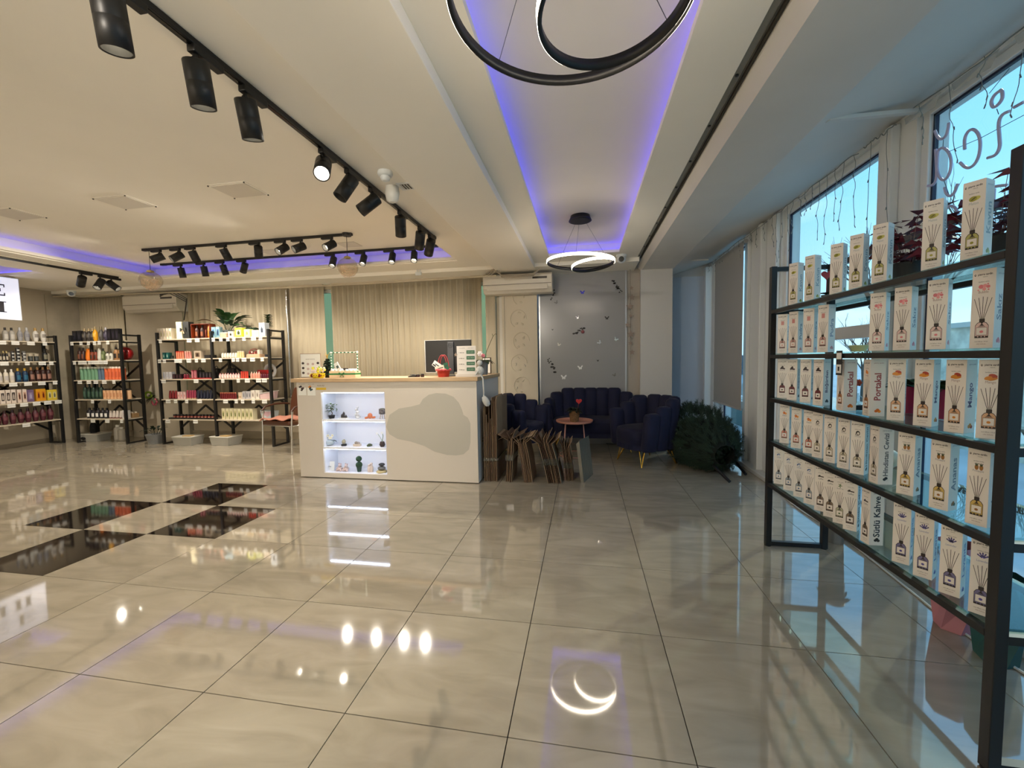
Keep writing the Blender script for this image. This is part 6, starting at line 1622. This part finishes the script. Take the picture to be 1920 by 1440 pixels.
# ================================================================== ROLLER BLIND
o = empty('roller_blind', (2.05, 4.30, 2.56), 0, 'grey roller blind pulled most of the way down over the corner window', 'blind')
zb0 = at(1400, 770, 'x', 2.05).z
b = MB(); b.box(-.002, .002, -.50, .52, zb0 - 2.56 + .0, 0); b.build('fabric', mat('blind_grey', (164, 167, 168), .8), o)
b = MB(); b.cyl((.02, -.52, .0), (.02, .54, .0), .022, n=14); b.build('roller', C3(170, 172, 172), o)
b = MB(); b.box(-.008, .008, -.50, .52, zb0 - 2.56 - .02, zb0 - 2.56); b.build('bottom_bar', C3(190, 192, 192), o)
b = MB(); b.box(-.006, .006, .50, .62, -2.45, -.02); b.build('side_chain_cover', PVC, o)
# blind in the corner: light grey panel behind pillar
b = MB(); b.box(1.50, 2.06, 5.36, 5.40, .05, 2.48); tag(b.build('roller_blind', mat('corner_blind', (176, 184, 196), .6)), 'pale blue-grey blind in the corner right of the pillar', 'blind')
sbox('trim_9', 2.06, 2.14, 5.28, 5.42, 0, 2.6, PVC)

# ================================================================== DIFFUSER RACK
RX0, RX1, RY0, RY1 = 1.465, 1.80, .125, 1.635
ZS = [1.565, 1.28, 1.0, .72, .44]; RH = 1.835
dr = empty('display_rack', (RX0, RY0, 0), 0, 'black metal rack with glass shelves full of reed diffuser boxes by the window', 'display rack')
dr_post = .034
def rb_(name, x0, x1, y0, y1, z0, z1, m=BLACK, bev=.002):
    b = MB(); b.box(x0 - RX0, x1 - RX0, y0 - RY0, y1 - RY0, z0, z1); return b.build(name, m, dr, bev=bev)
h2 = dr_post / 2
for (x, y, w) in ((RX0, RY0, h2), (RX0, RY1, h2), (RX1, RY0, h2), (RX1, RY1, h2)):
    rb_('post', x - w, x + w, y - w, y + w, .004, RH)
for y in (RY0, RY1):
    for z in [.04, RH + .004] + ZS:
        b = MB(); b.box(h2, RX1 - RX0 - h2, y - RY0 - .014, y - RY0 + .014, z - .034, z - .008); b.build('side_rail', BLACK, dr)
for z in ZS:
    rb_('front_rail', RX0 - h2, RX0 + .012, RY0 + h2, RY1 - h2, z - .031, z - .008)
    rb_('rear_rail', RX1 - .012, RX1 + h2, RY0 + h2, RY1 - h2, z - .031, z - .008)
    b = MB(); b.box(0, RX1 - RX0, .015, RY1 - RY0 - .015, z - .0075, z - .0005); b.build('glass_shelf', SHGLASS, dr)
rb_('rear_rail', RX1 - .012, RX1 + h2, RY0 + h2, RY1 - h2, RH - .03, RH)
for (x, y) in ((RX0, RY0), (RX0, RY1), (RX1, RY0), (RX1, RY1)):
    b = MB(); b.cyl((x - RX0, y - RY0, 0), (x - RX0, y - RY0, .008), .02, n=12); b.build('foot', BLACK, dr)
b = MB(); pt = at(1574, 675, 'y', RY1 - .03); q = at(1574, 675, 'x', RX0 - .02)
b.box(-.002, 0, -.022, .022, -.085, .03, 0); b.box(-.003, -.002, -.018, .018, -.01, .02, 1); b.box(-.003, -.002, -.018, .018, -.075, -.035, 1); b.box(-.0035, -.003, -.006, .006, -.065, -.045, 0)
o = b.build('hanging_price_tag', [BLACK, TAGM], loc=(RX0 - .02, q.y, 1.255)); tag(o, 'small black and white price tag hanging from the second rail of the diffuser rack', 'price tag')

BW, BD, BH = .072, .060, .243
SW, SD = .051, .055
PAPERF = mat('carton_white', (226, 220, 210), .4); INK = C3(36, 26, 22); INKG = C3(110, 116, 124)
def ell(b, c, ex, ey, rx, ry, m, n=14, rot=0, off=0):
    P = []
    for i in range(n):
        t = 2 * PI * i / n; x, y = rx * math.cos(t), ry * math.sin(t)
        P.append(c + ex * (x * math.cos(rot) - y * math.sin(rot)) + ey * (x * math.sin(rot) + y * math.cos(rot)))
    b.poly(P, m)
FL = {  # key: (side text, front name, colour A, colour B, liquid, side colour, kind)
    'melon': ('Kavun', 'Melon', (150, 146, 40), (190, 186, 90), (176, 170, 96), (150, 164, 168), 'melon'),
    'powder': ('Pudra', '', (206, 140, 134), (206, 140, 134), (196, 150, 140), (140, 146, 158), 'square'),
    'gum': ('Sakız', 'Bubble', (214, 120, 126), (226, 150, 150), (214, 184, 176), (130, 134, 144), 'blobs'),
    'berry': ('Böğürtlen', 'Blackberry', (34, 24, 26), (60, 40, 44), (110, 30, 40), (90, 62, 92), 'pile'),
    'orange': ('Portakal', 'Orange', (206, 104, 20), (226, 140, 40), (196, 130, 80), (150, 70, 66), 'circles'),
    'mango': ('Mango', 'Mango', (206, 130, 30), (170, 60, 30), (206, 160, 120), (106, 90, 116), 'mango'),
    'peach': ('Şeftali', 'Peach', (190, 60, 30), (226, 150, 60), (206, 130, 110), (120, 120, 124), 'circles'),
    'coconut': ('Hindistan Cevizi', 'Coconut', (34, 30, 26), (220, 214, 200), (196, 186, 160), (92, 92, 92), 'coconut'),
    'pineapple': ('Ananas', 'Pineapple', (150, 100, 40), (50, 70, 40), (200, 170, 90), (124, 128, 136), 'pine'),
    'ocean': ('Okyanus', 'Ocean', (50, 90, 140), (120, 160, 190), (150, 160, 166), (84, 120, 160), 'wave'),
    'coffee': ('Sütlü Kahve', 'Coffee', (30, 24, 20), (60, 50, 40), (120, 100, 80), (50, 54, 60), 'heap'),
    'leafy': ('Yasemin', 'Green Tea', (80, 110, 60), (110, 140, 80), (170, 170, 140), (80, 90, 84), 'leaf'),
    'lavender': ('Lavanta', 'Lavender', (84, 76, 150), (60, 56, 100), (110, 104, 140), (120, 130, 170), 'lav')}
BM = {}
def dbox(fl):
    if fl in BM: return BM[fl]
    st, fn, cA, cB, liq, sc_, kd = FL[fl]
    mats = [PAPERF, INK, C3(*cA), C3(*cB), C3(*liq), C3(*sc_), C3(150, 120, 110)]
    b = MB(); b.box(0, BD, -0.0 - BW, 0, 0, BH)      # local: front face x=0, spans y from 0 (left) to -BW (right)
    # closed lid flap edge
    b.box(.0008, BD - .0008, -BW + .0008, -.0008, BH, BH + .0012)
    def F(u, v, k=1): return Vector((-.0002 * k, -BW * u, BH * v))
    ex, ey = Vector((0, -1, 0)), Vector((0, 0, 1))
    put_text(b, 'pierre cardin', F(.54, .935), ex, ey, width=BW * .62, m=1, bold=True)
    ell(b, F(.12, .935), ex, ey, .003, .0035, 1); ell(b, F(.125, .937, 2), ex, ey, .0013, .0015, 0)
    put_text(b, 'PARFUMS', F(.55, .905), ex, ey, width=BW * .2, m=1)
    put_text(b, 'bamboo sticks', F(.5, .845), ex, ey, width=BW * .45, m=1)
    c = F(.5, .775)
    if kd == 'melon':
        ell(b, c + ex * .004, ex, ey, .017, .007, 3, rot=.15); ell(b, F(.46, .775, 2), ex, ey, .013, .008, 2, rot=.1); ell(b, F(.48, .775, 3), ex, ey, .009, .0012, 1, rot=.5)
    elif kd == 'square': b.poly([c + ex * x + ey * y for x, y in ((-.011, -.012), (.011, -.012), (.011, .012), (-.011, .012))], 2)
    elif kd == 'blobs':
        for k, (x, y, r) in enumerate([(-.008, .002, .008), (.004, .004, .007), (.014, .001, .006), (-.016, -.008, .003), (.015, -.008, .003), (.002, -.006, .006), (.013, .009, .003)]): ell(b, F(.5, .775, 1 + k * .3) + ex * x + ey * y, ex, ey, r, r * .8, 2 + k % 2)
    elif kd in ('pile', 'heap'):
        for k, (x, y) in enumerate([(-.012, -.004), (-.004, -.003), (.005, -.004), (.013, -.005), (-.007, .003), (.002, .004), (0, .008)][:7 if kd == 'pile' else 5]): ell(b, F(.5, .775, 1 + k * .3) + ex * x + ey * (y if kd == 'pile' else y * .6), ex, ey, .006, .0048 if kd == 'pile' else .003, 2 + k % 2)
    elif kd == 'circles':
        for k, (x, y, r) in enumerate([(-.005, .002, .0085), (.008, -.002, .007), (-.007, .002, .005)]): ell(b, F(.5, .775, 1 + k) + ex * x + ey * y, ex, ey, r, r, [2, 3, 3][k])
    elif kd == 'mango':
        for k, (x, y, rx, ry, m_) in enumerate([(.006, .005, .013, .007, 3), (-.007, -.001, .012, .006, 2), (.006, -.004, .014, .004, 2)]): ell(b, F(.5, .775, 1 + k) + ex * x + ey * y, ex, ey, rx, ry, m_, rot=-.2 if k == 0 else .2)
    elif kd == 'coconut':
        ell(b, c, ex, ey, .011, .011, 2); ell(b, F(.52, .77, 2), ex, ey, .006, .006, 3); ell(b, F(.4, .75, 2), ex, ey, .006, .005, 2); ell(b, F(.4, .75, 3), ex, ey, .003, .003, 3)
    elif kd == 'pine':
        for x in (-.006, .009):
            ell(b, F(.5, .765) + ex * x, ex, ey, .0065, .009, 2)
            for q in (-.5, 0, .5): ell(b, F(.5, .80, 2) + ex * (x + q * .006), ex, ey, .0015, .006, 3, rot=-q)
    elif kd == 'wave':
        for k in range(3): ell(b, F(.5, .78, 1 + k) + ex * (.002 * k - .003) + ey * (-.003 * k), ex, ey, .013 - .003 * k, .008 - .003 * k, [2, 0, 3][k], rot=.2)
    elif kd == 'leaf':
        for q in range(5): ell(b, F(.5, .775) + ex * (.005 * math.cos(q * 1.2)) + ey * (.006 * math.sin(q * 1.2)), ex, ey, .007, .002, 2, rot=q * 1.2)
    elif kd == 'lav':
        for q in range(5):
            a = PI / 2 + (q - 2) * .5
            for w in range(4): ell(b, F(.5, .755, 1 + .1 * w) + ex * (math.cos(a) * (.004 + .0045 * w)) + ey * (math.sin(a) * (.004 + .004 * w)), ex, ey, .0026, .0024, 2 + w % 2)
    if fn: put_text(b, fn, F(.5, .715), ex, ey, width=BW * (.42 if len(fn) < 8 else .5), m=6 if kd in ('blobs', 'mango') else 5)
    for k in range(5):      # reeds
        x0 = (k - 2) * .0022; x1 = (k - 2) * .0135; z0, z1 = BH * .36, BH * (.655 - .01 * abs(k - 2)); w = .0009
        b.poly([F(.5, 0) + ex * x + ey * z for x, z in ((x0 - w, z0), (x0 + w, z0), (x1 + w, z1), (x1 - w, z1))], 1)
    b.poly([F(.5, 0, 2) + ex * x + ey * z for x, z in ((-.0085, BH * .335), (.0085, BH * .335), (.0085, BH * .375), (-.0085, BH * .375))], 1)
    def bot(s, k, m):
        b.poly([F(.5, 0, k) + ex * (x * s) + ey * (BH * .23 + (z - BH * .23) * s) for x, z in ((-.021, BH * .13), (.021, BH * .13), (.021, BH * .29), (.014, BH * .325), (.0075, BH * .335), (-.0075, BH * .335), (-.014, BH * .325), (-.021, BH * .29))], m)
    bot(1, 1, 1); bot(.93, 2, 4)
    for k in range(5):
        x0 = (k - 2) * .002; x1 = -(k - 2) * .005; z0, z1 = BH * .33, BH * .27
        b.poly([F(.5, 0, 3) + ex * x + ey * z for x, z in ((x1 - .001, z1), (x1 + .001, z1), (x0 + .001, z0), (x0 - .001, z0))], 1)
    b.poly([F(.5, 0, 4) + ex * x + ey * z for x, z in ((-.0165, BH * .165), (.0165, BH * .165), (.0165, BH * .265), (-.0165, BH * .265))], 1)
    b.poly([F(.5, 0, 5) + ex * x + ey * z for x, z in ((-.0157, BH * .169), (.0157, BH * .169), (.0157, BH * .261), (-.0157, BH * .261))], 0)
    ell(b, F(.5, .21, 6), ex, ey, .006, .004, 2)
    for k in range(4): b.poly([F(.5, 0, 4) + ex * (x + (k - 1.5) * .0105) + ey * z for x, z in ((-.004, BH * .138), (.004, BH * .138), (.004, BH * .155), (-.004, BH * .155))], 1)
    put_text(b, 'reed diffuser 110 ml', F(.5, .085), ex, ey, width=BW * .55, m=1); put_text(b, 'oda kokusu', F(.5, .055), ex, ey, width=BW * .4, m=6)
    # side face (y = -BW), text runs upwards
    def S(u, v, k=1): return Vector((BD * u, -BW - .0002 * k, BH * v))
    sx, sz = Vector((1, 0, 0)), Vector((0, 0, 1))
    vs, fs, tw, th = text_mesh(st, True)
    s = min(BH * (.78 if len(st) > 9 else .48) / tw, BD * .5 / th)
    s = min(s, BH * .74 / tw); s = max(s, BH * .2 / tw)
    cc = S(.5, .52)
    b.add([cc + sz * (v.x * s) - sx * (v.y * s) for v in vs], fs, 5)
    put_text(b, 'pierre cardin', S(.54, .935), sx, sz, width=BD * .62, m=5)
    for k, (x, y) in enumerate([(-.006, 0), (.006, -.001), (0, .005)]): ell(b, S(.55, .09, 1 + k) + sx * x + sz * y, sx, sz, .007, .006, 2 + k % 2)
    b.v = [(v[0] * SD / BD, v[1] * SW / BW, v[2]) for v in b.v]      # real carton section 51 x 55 mm
    BM[fl] = b.mesh('reed_diffuser_box', mats)
    return BM[fl]
def solve_box(xl, xm, xr, z, Xc, wid=None):
    """rotation and place of a box from its three visible vertical edges"""
    wid = wid or SW
    zm = z + BH / 2; best = None
    for it in range(8):
        lo, hi = -1.0, 3.0           # Y of the near edge on the plane X = Xc
        for _ in range(40):
            md = (lo + hi) / 2
            if pr((Xc, md, zm))[0] > xm: lo = md
            else: hi = md
        Y = (lo + hi) / 2; best = None
        for k in range(-60, 70):
            th = k * .02; rt = Vector((math.sin(th), -math.cos(th), 0)); bk = Vector((math.cos(th), math.sin(th), 0))
            M_ = Vector((Xc, Y, zm)); e1 = abs(pr(M_ - rt * wid)[0] - xl); e2 = abs(pr(M_ + bk * SD)[0] - xr)
            sc_ = e1 + e2
            if best is None or sc_ < best[0]: best = (sc_, th)
        th = best[1]; rt = Vector((math.sin(th), -math.cos(th), 0)); L_ = Vector((Xc, Y, 0)) - rt * wid
        dx = (RX0 + .004) - min(L_.x, Xc)
        if abs(dx) < .0006: break
        Xc += dx * .8
    return L_.x, L_.y, th
DB = [
 (0, 'melon', 'melon', [(1479.7, 1495.8, 1506.4), (1509.7, 1527, 1538.9), (1556.4, 1580, 1588), (1590.3, 1618, 1629), (1634.2, 1664, 1675), (1729, 1767, 1774), (1804, 1846, 1862)]),
 (1, 'powder', 'pink powder', [(1460, 1476, 1480), (1480, 1496, 1506), (1507, 1526, 1533), (1534, 1553, 1566)]),
 (1, 'gum', 'pink bubble gum', [(1630, 1660, 1668), (1677, 1708, 1720), (1737, 1776, 1784), (1820, 1865, 1882)]),
 (2, 'berry', 'blackberry', [(1459.5, 1476, 1478), (1478, 1494.5, 1500.5), (1502, 1520.5, 1525), (1526, 1543.5, 1557)]),
 (2, 'orange', 'orange fruit', [(1569.5, 1582, 1604.5), (1618.5, 1631, 1657.5)]),
 (2, 'mango', 'mango', [(1662.5, 1697, 1699), (1714, 1749, 1762), (1772, 1810, 1830), (1843, 1880, 1884)]),
 (3, 'peach', 'peach', [(1463, 1480, 1484), (1486, 1502.5, 1508), (1509.5, 1527, 1531)]),
 (3, 'coconut', 'coconut', [(1532, 1542, 1555), (1556, 1566.5, 1577.5), (1579, 1593, 1606), (1608, 1621, 1629.5), (1631, 1647.5, 1672)]),
 (3, 'pineapple', 'pineapple', [(1685.5, 1714.5, 1728), (1743, 1780, 1797), (1813, 1854, 1875)]),
 (4, 'ocean', 'blue wave', [(1452.5, 1469, 1471), (1472, 1488, 1491), (1491.5, 1508, 1510), (1510.5, 1527, 1536)]),
 (4, 'coffee', 'coffee bean', [(1538, 1549.5, 1555), (1556, 1568, 1573)]),
 (4, 'leafy', 'green leaf', [(1574.5, 1587, 1593)]),
 (4, 'coffee', 'coffee bean', [(1594, 1607.5, 1613), (1615, 1631, 1655)]),
 (4, 'lavender', 'lavender', [(1677, 1707, 1713), (1715, 1750, 1758), (1763, 1802.5, 1812), (1821, 1864, 1872)])]
SNR = ['top shelf', 'second shelf', 'third shelf', 'fourth shelf', 'lowest shelf']
cnt = {}
tot = {}
for sh, fl, nm, L_ in DB: tot[(sh, fl)] = tot.get((sh, fl), 0) + len(L_)
for sh, fl, nm, L_ in DB:
    for (xl, xm, xr) in L_:
        X, Y, th = solve_box(xl, xm, xr, ZS[sh], RX0 + .01)
        k = cnt.get((sh, fl), 0); cnt[(sh, fl)] = k + 1
        o = obj('reed_diffuser_box', dbox(fl), None, (X, Y, ZS[sh]), (0, 0, th))
        tag(o, '%sdiffuser box with %s picture, %s of window rack' % (which(k, tot[(sh, fl)]), nm, SNR[sh]), 'box', 'reed diffuser boxes with %s picture' % nm)
# small back-row objects on the glass shelves
def bshelf(px, sh, X=1.70):
    return Vector((X, at(px, 600, 'x', X).y, ZS[sh]))
def oxalis(px, sh, label, seed, spread, n, pot=True):
    p = bshelf(px, sh); o = empty('oxalis_plant', p, 0, label, 'plant', 'maroon oxalis plants on the top glass shelf'); rnd = random.Random(seed)
    b = MB(); b.lathe([(.05, 0), (.065, .10), (.068, .105), (.06, .10), (.001, .095)], 22); b.build('pot', C3(40, 38, 40, .4), o)
    for k in range(n):
        a = rnd.uniform(0, 2 * PI); r_ = spread * math.sqrt(rnd.random()); z = .12 + rnd.uniform(0, .24) * (1 - .4 * r_ / spread)
        q = Vector((math.cos(a) * r_ * .55, math.sin(a) * r_, z))
        b = MB(); b.tube([(q.x * .15, q.y * .15, .09), (q.x * .6, q.y * .6, z * .75), q], .0012, 4)
        for j in range(3):
            t = a + j * 2.09; d = Vector((math.cos(t), math.sin(t), rnd.uniform(-1.6, .3))).normalized(); s = d.cross(Vector((0, 0, 1))).normalized(); l = rnd.uniform(.036, .055)
            b.add([q, q + d * l + s * l * .62, q + d * l * .85, q + d * l - s * l * .62], [(0, 1, 2), (0, 2, 3)], 1)
        b.build('leaf', [C3(120, 90, 80), OXAL], o)
oxalis(1700, 0, 'maroon oxalis in dark pot behind the melon boxes, left one', 3, .20, 46)
oxalis(1862, 0, 'maroon oxalis behind the rightmost melon box, by the rack post', 4, .17, 46)
p = bshelf(1548, 0, 1.66); o = empty('small_potted_heart', p, 0, 'tiny grey pot with red heart pick on the top glass shelf', 'plant')
b = MB(); b.lathe([(.018, 0), (.026, .05)], 14); b.build('pot', C3(110, 112, 114), o)
b = MB(); b.cyl((0, 0, .05), (-.005, -.01, .15), .002, n=5); b.build('heart_stick', C3(170, 20, 30), o)
b = MB(); heart(b, (-.005, -.012, .165), .028, .008); b.build('red_heart', C3(180, 16, 24, .3), o)
b = MB()
for k in range(7): leaf(b, (0, 0, .05), (math.cos(k), math.sin(k), .6), .05, .013)
b.build('foliage', LEAFD, o)
for px, lab, sd_ in ((1708, 'magenta pot with dark green leaves between the mango boxes, left', 5), (1772, 'magenta pot with green leaves between the mango boxes, right', 6)):
    foliage_plant('potted_plant', bshelf(px, 2, 1.70), lab, (.05, .12), .35, C3(150, 16, 60, .35), 26, .075, .022, .4, LEAFG, sd_, (.1, 1.3), False)['group'] = 'magenta pots on the third glass shelf'
p = bshelf(1611, 2, 1.56); o = empty('flower_diffuser_tester', p, 0, 'small black based tester with orange flower between the orange boxes', 'diffuser')
b = MB(); b.box(-.03, .03, -.03, .03, 0, .022); b.build('base', BLACK, o, bev=.003)
b = MB(); b.lathe([(.016, .023), (.022, .03), (.022, .06), (.01, .07), (.01, .08)], 16); b.build('glass_bottle', glassm('tester_glass', (230, 236, 236), 2.0), o)
b = MB(); b.cyl((0, 0, .03), (0, 0, .12), .0015, n=5); b.build('stem', C3(90, 60, 40), o); b = MB(); bloom(b, (0, -.005, .13), .016, 0); b.build('orange_flower', C3(200, 70, 30), o)
p = bshelf(1590, 1, 1.66)
o = empty('glass_dish', bshelf(1612, 1, 1.68), 0, 'small pale yellow dish on the second glass shelf', 'dish')
b = MB(); b.lathe([(.03, 0), (.042, .03), (.045, .034), (.04, .032), (.001, .006)], 20); b.build('bowl', C3(196, 196, 140, .3), o)
b = MB(); b.tube([(.03, 0, .02), (.08, .02, .07)], .006, 6); b.build('handle', C3(190, 170, 160), o)
o = empty('white_globe_vase', bshelf(1676, 3, 1.70), 0, 'round cream ball ornament on the fourth glass shelf', 'ornament')
b = MB(); b.ball((0, 0, .045), .045, 20, k=12); b.build('ball', C3(222, 206, 176), o)
b = MB(); b.lathe([(.02, -.0), (.022, .005)], 14); b.build('ring_base', C3(180, 160, 130), o)
o = empty('incense_sticks', (1.70, RY1 - .05, ZS[3]), 0, 'small dark bottle with black reeds at the far end of the fourth shelf', 'diffuser')
b = MB(); b.lathe([(.018, 0), (.02, .005), (.02, .05), (.008, .06)], 14); b.build('bottle', C3(40, 36, 36, .3), o)
b = MB()
for k in range(4): b.cyl((0, 0, .05), (.01 * (k - 1.5), .01 * (k - 1), .21), .0012, n=4)
b.build('reeds', BLACK, o)
# planters between rack and window
def hexpot(loc, r, h_, col, label):
    o = empty('planter', loc, .3, label, 'planter', 'faceted planters between rack and window')
    b = MB(); n = 6; vs = []
    for z, rr_, a0_ in ((0, r * .7, 0), (h_ * .5, r, .5), (h_, r * .85, 0)):
        for i in range(n): vs.append((rr_ * math.cos(a0_ + i * 2 * PI / n), rr_ * math.sin(a0_ + i * 2 * PI / n), z))
    for k in range(2):
        for i in range(n):
            j = (i + 1) % n; b.add([vs[k * n + i], vs[k * n + j], vs[(k + 1) * n + j], vs[(k + 1) * n + i]], [(0, 1, 2), (0, 2, 3)])
    b.build('faceted_pot', col, o); b = MB(); b.cyl((0, 0, h_ * .85), (0, 0, h_ * .9), r * .82, n=6); b.build('soil', C3(50, 40, 30), o)
hexpot((1.93, .10, 0.001), .10, .34, C3(196, 140, 150), 'dusty pink faceted planter behind the rack near post')
hexpot((1.93, -.14, 0.001), .11, .36, C3(110, 156, 136), 'sage green faceted planter right of the rack near post')
hexpot((1.93, .86, 0.001), .09, .40, C3(186, 124, 136), 'pink faceted planter behind the lavender boxes')
hexpot((1.93, .66, 0.001), .09, .36, C3(40, 84, 84), 'dark teal faceted planter behind the lavender boxes')
foliage_plant('floor_plant', (1.93, 1.75, 0.001), 'small green plant on the floor at the far end of the window rack', (.06, .42), .3, C3(120, 122, 122), 30, .07, .02, .6, LEAFG, 12, (-.2, 1.2), False)

# ================================================================== neon letters, icicle lights, cables
WXP = 2.06
def cp4(x, y): return at(1400 + x / 3.429, y / 3.429, 'x', WXP)
def smooth(P, it=2):
    for _ in range(it):
        Q = [P[0]]
        for i in range(len(P) - 1): Q += [P[i].lerp(P[i + 1], .25), P[i].lerp(P[i + 1], .75)]
        Q.append(P[-1]); P = Q
    return P
neo = mat('neon_tube_off', (176, 180, 214), .3)
c0 = cp4(1400, 950)
ns = empty('neon_sign', c0, 0, 'unlit script neon letters seen mirrored, hung in the big window', 'sign')
LET = [
 [(1210, 840), (1225, 880), (1250, 898), (1280, 880), (1297, 830), (1300, 790)],
 [(1228, 1000), (1232, 965), (1262, 945), (1300, 975), (1318, 1040), (1305, 1120), (1270, 1165), (1238, 1140), (1224, 1080), (1228, 1000)],
 [(1215, 960), (1222, 1080), (1220, 1160), (1195, 1193), (1165, 1195)],
 [(1403, 960), (1400, 890), (1425, 840), (1460, 828), (1492, 860), (1505, 930), (1490, 1020), (1450, 1075), (1410, 1082), (1372, 1045)],
 [(1690, 715), (1640, 735), (1618, 790), (1625, 880), (1630, 950), (1600, 1000), (1550, 1015)],
 [(1640, 580), (1600, 600), (1570, 650), (1580, 690), (1605, 685), (1645, 640), (1645, 590), (1630, 578)],
 [(1720, 690), (1783, 655)],
 [(1272, 1205), (1280, 1240), (1305, 1265), (1335, 1245), (1358, 1180)],
 [(1282, 1345), (1305, 1320), (1340, 1330), (1360, 1375)],
 [(1595, 1200), (1620, 1195), (1670, 1190)], [(1590, 1215), (1586, 1290)]]
for Lp in LET:
    P = smooth([cp4(*q) - c0 for q in Lp]); b = MB(); b.tube(P, .0065, 7); b.build('letter', neo, ns)
for a, c_ in (((1300, 975), (1500, 890)), ((1500, 890), (1783, 740)), ((1210, 745), (1783, 360)), ((1210, 745), (1215, 960)), ((1560, 600), (1690, 440)), ((1265, 900), (1262, 945)), ((1608, 700), (1620, 735)), ((1270, 1165), (1300, 1250))):
    b = MB(); b.cyl(cp4(*a) - c0, cp4(*c_) - c0, .0015, n=5); b.build('support_wire', C3(60, 80, 90), ns)
def icicles(y0, y1, n, seed, label, L_=.45, zt=2.60):
    o = empty('icicle_lights', (2.05, (y0 + y1) / 2, zt), 0, label, 'string lights', 'unlit icicle light strings at the window heads'); rnd = random.Random(seed); m = C3(112, 126, 130)
    b = MB(); P = [Vector((0, (y0 - y1) / 2 + (y1 - y0) * i / 16, .0 + rnd.uniform(-.02, .01))) for i in range(17)]; b.tube(smooth(P, 1), .003, 5); b.build('main_wire', m, o)
    for k in range(n):
        y = (y0 - y1) / 2 + (y1 - y0) * (k + .5) / n; l = L_ * rnd.uniform(.35, 1.1); b = MB(); P = [Vector((0, y, 0))]
        for i in range(7): P.append(Vector((rnd.uniform(-.01, .01), P[-1].y + rnd.uniform(-.018, .018), -l * (i + 1) / 7)))
        b.tube(smooth(P, 1), .0018, 4)
        for i in (2, 4, 6, 7): b.cyl(P[i], P[i] + Vector((0, rnd.uniform(-.01, .01), -.016)), .0028, n=5)
        b.build('hanging_wire', m, o)
icicles(1.85, 3.15, 13, 1, 'tangled icicle light string along the top of the middle window')
icicles(.0, 1.45, 8, 2, 'icicle light string over the lettered window')
icicles(1.52, 1.80, 2, 3, 'loose light wires hanging on the white mullion', .8)
icicles(3.2, 5.2, 12, 4, 'icicle light string above the roller blind', .18)
# torn clear film at the head of the lettered window
b = MB(); rnd = random.Random(5)
for k in range(4):
    y = .35 + k * .3; b.add([(2.07, y, 2.60), (2.07, y + .24, 2.60), (2.05, y + .2, 2.54 + rnd.uniform(-.01, .01)), (2.08, y + .05, 2.55)], [(0, 1, 2, 3)])
tag(b.build('torn_film', mat('film_grey', (170, 180, 184), .3, alpha=.6)), 'torn strips of clear film hanging from the head of the lettered window', 'film')
# white floor cable
b = MB(); pts = [at(1420, 880, 'z', .006), at(1440, 905, 'z', .006), at(1500, 958, 'z', .006), at(1560, 990, 'z', .006), Vector((1.97, 1.2, .006)), Vector((1.93, .8, .006)), Vector((1.98, .35, .006)), Vector((1.90, 0.02, .006)), Vector((1.85, -.3, .006)), Vector((1.7, -.8, .006))]
b.tube(smooth(pts, 3), .0055, 7); tag(b.build('power_cable', C3(206, 208, 206, .4)), 'white power cable running on the floor behind the window rack', 'cable')
p = at(1490, 945, 'z', 0); o = empty('power_plug', p, .4, 'white plug adapter on the floor at the rack far end', 'plug'); b = MB(); b.box(-.03, .03, -.02, .02, 0.001, .035); b.build('body', PVC, o, bev=.006); b = MB(); b.cyl((0.03, 0, .018), (.05, 0, .018), .004); b.build('cord_stub', PVC, o)
b = MB(); pts = [at(1150, 838, 'z', .006) + Vector((math.cos(t) * .09, math.sin(t) * .05 + .25, 0)) for t in [i * .5 for i in range(22)]]
b.tube(pts, .005, 5); tag(b.build('coiled_cable', BLACK), 'coil of black cable on the floor under the sofa', 'cable')
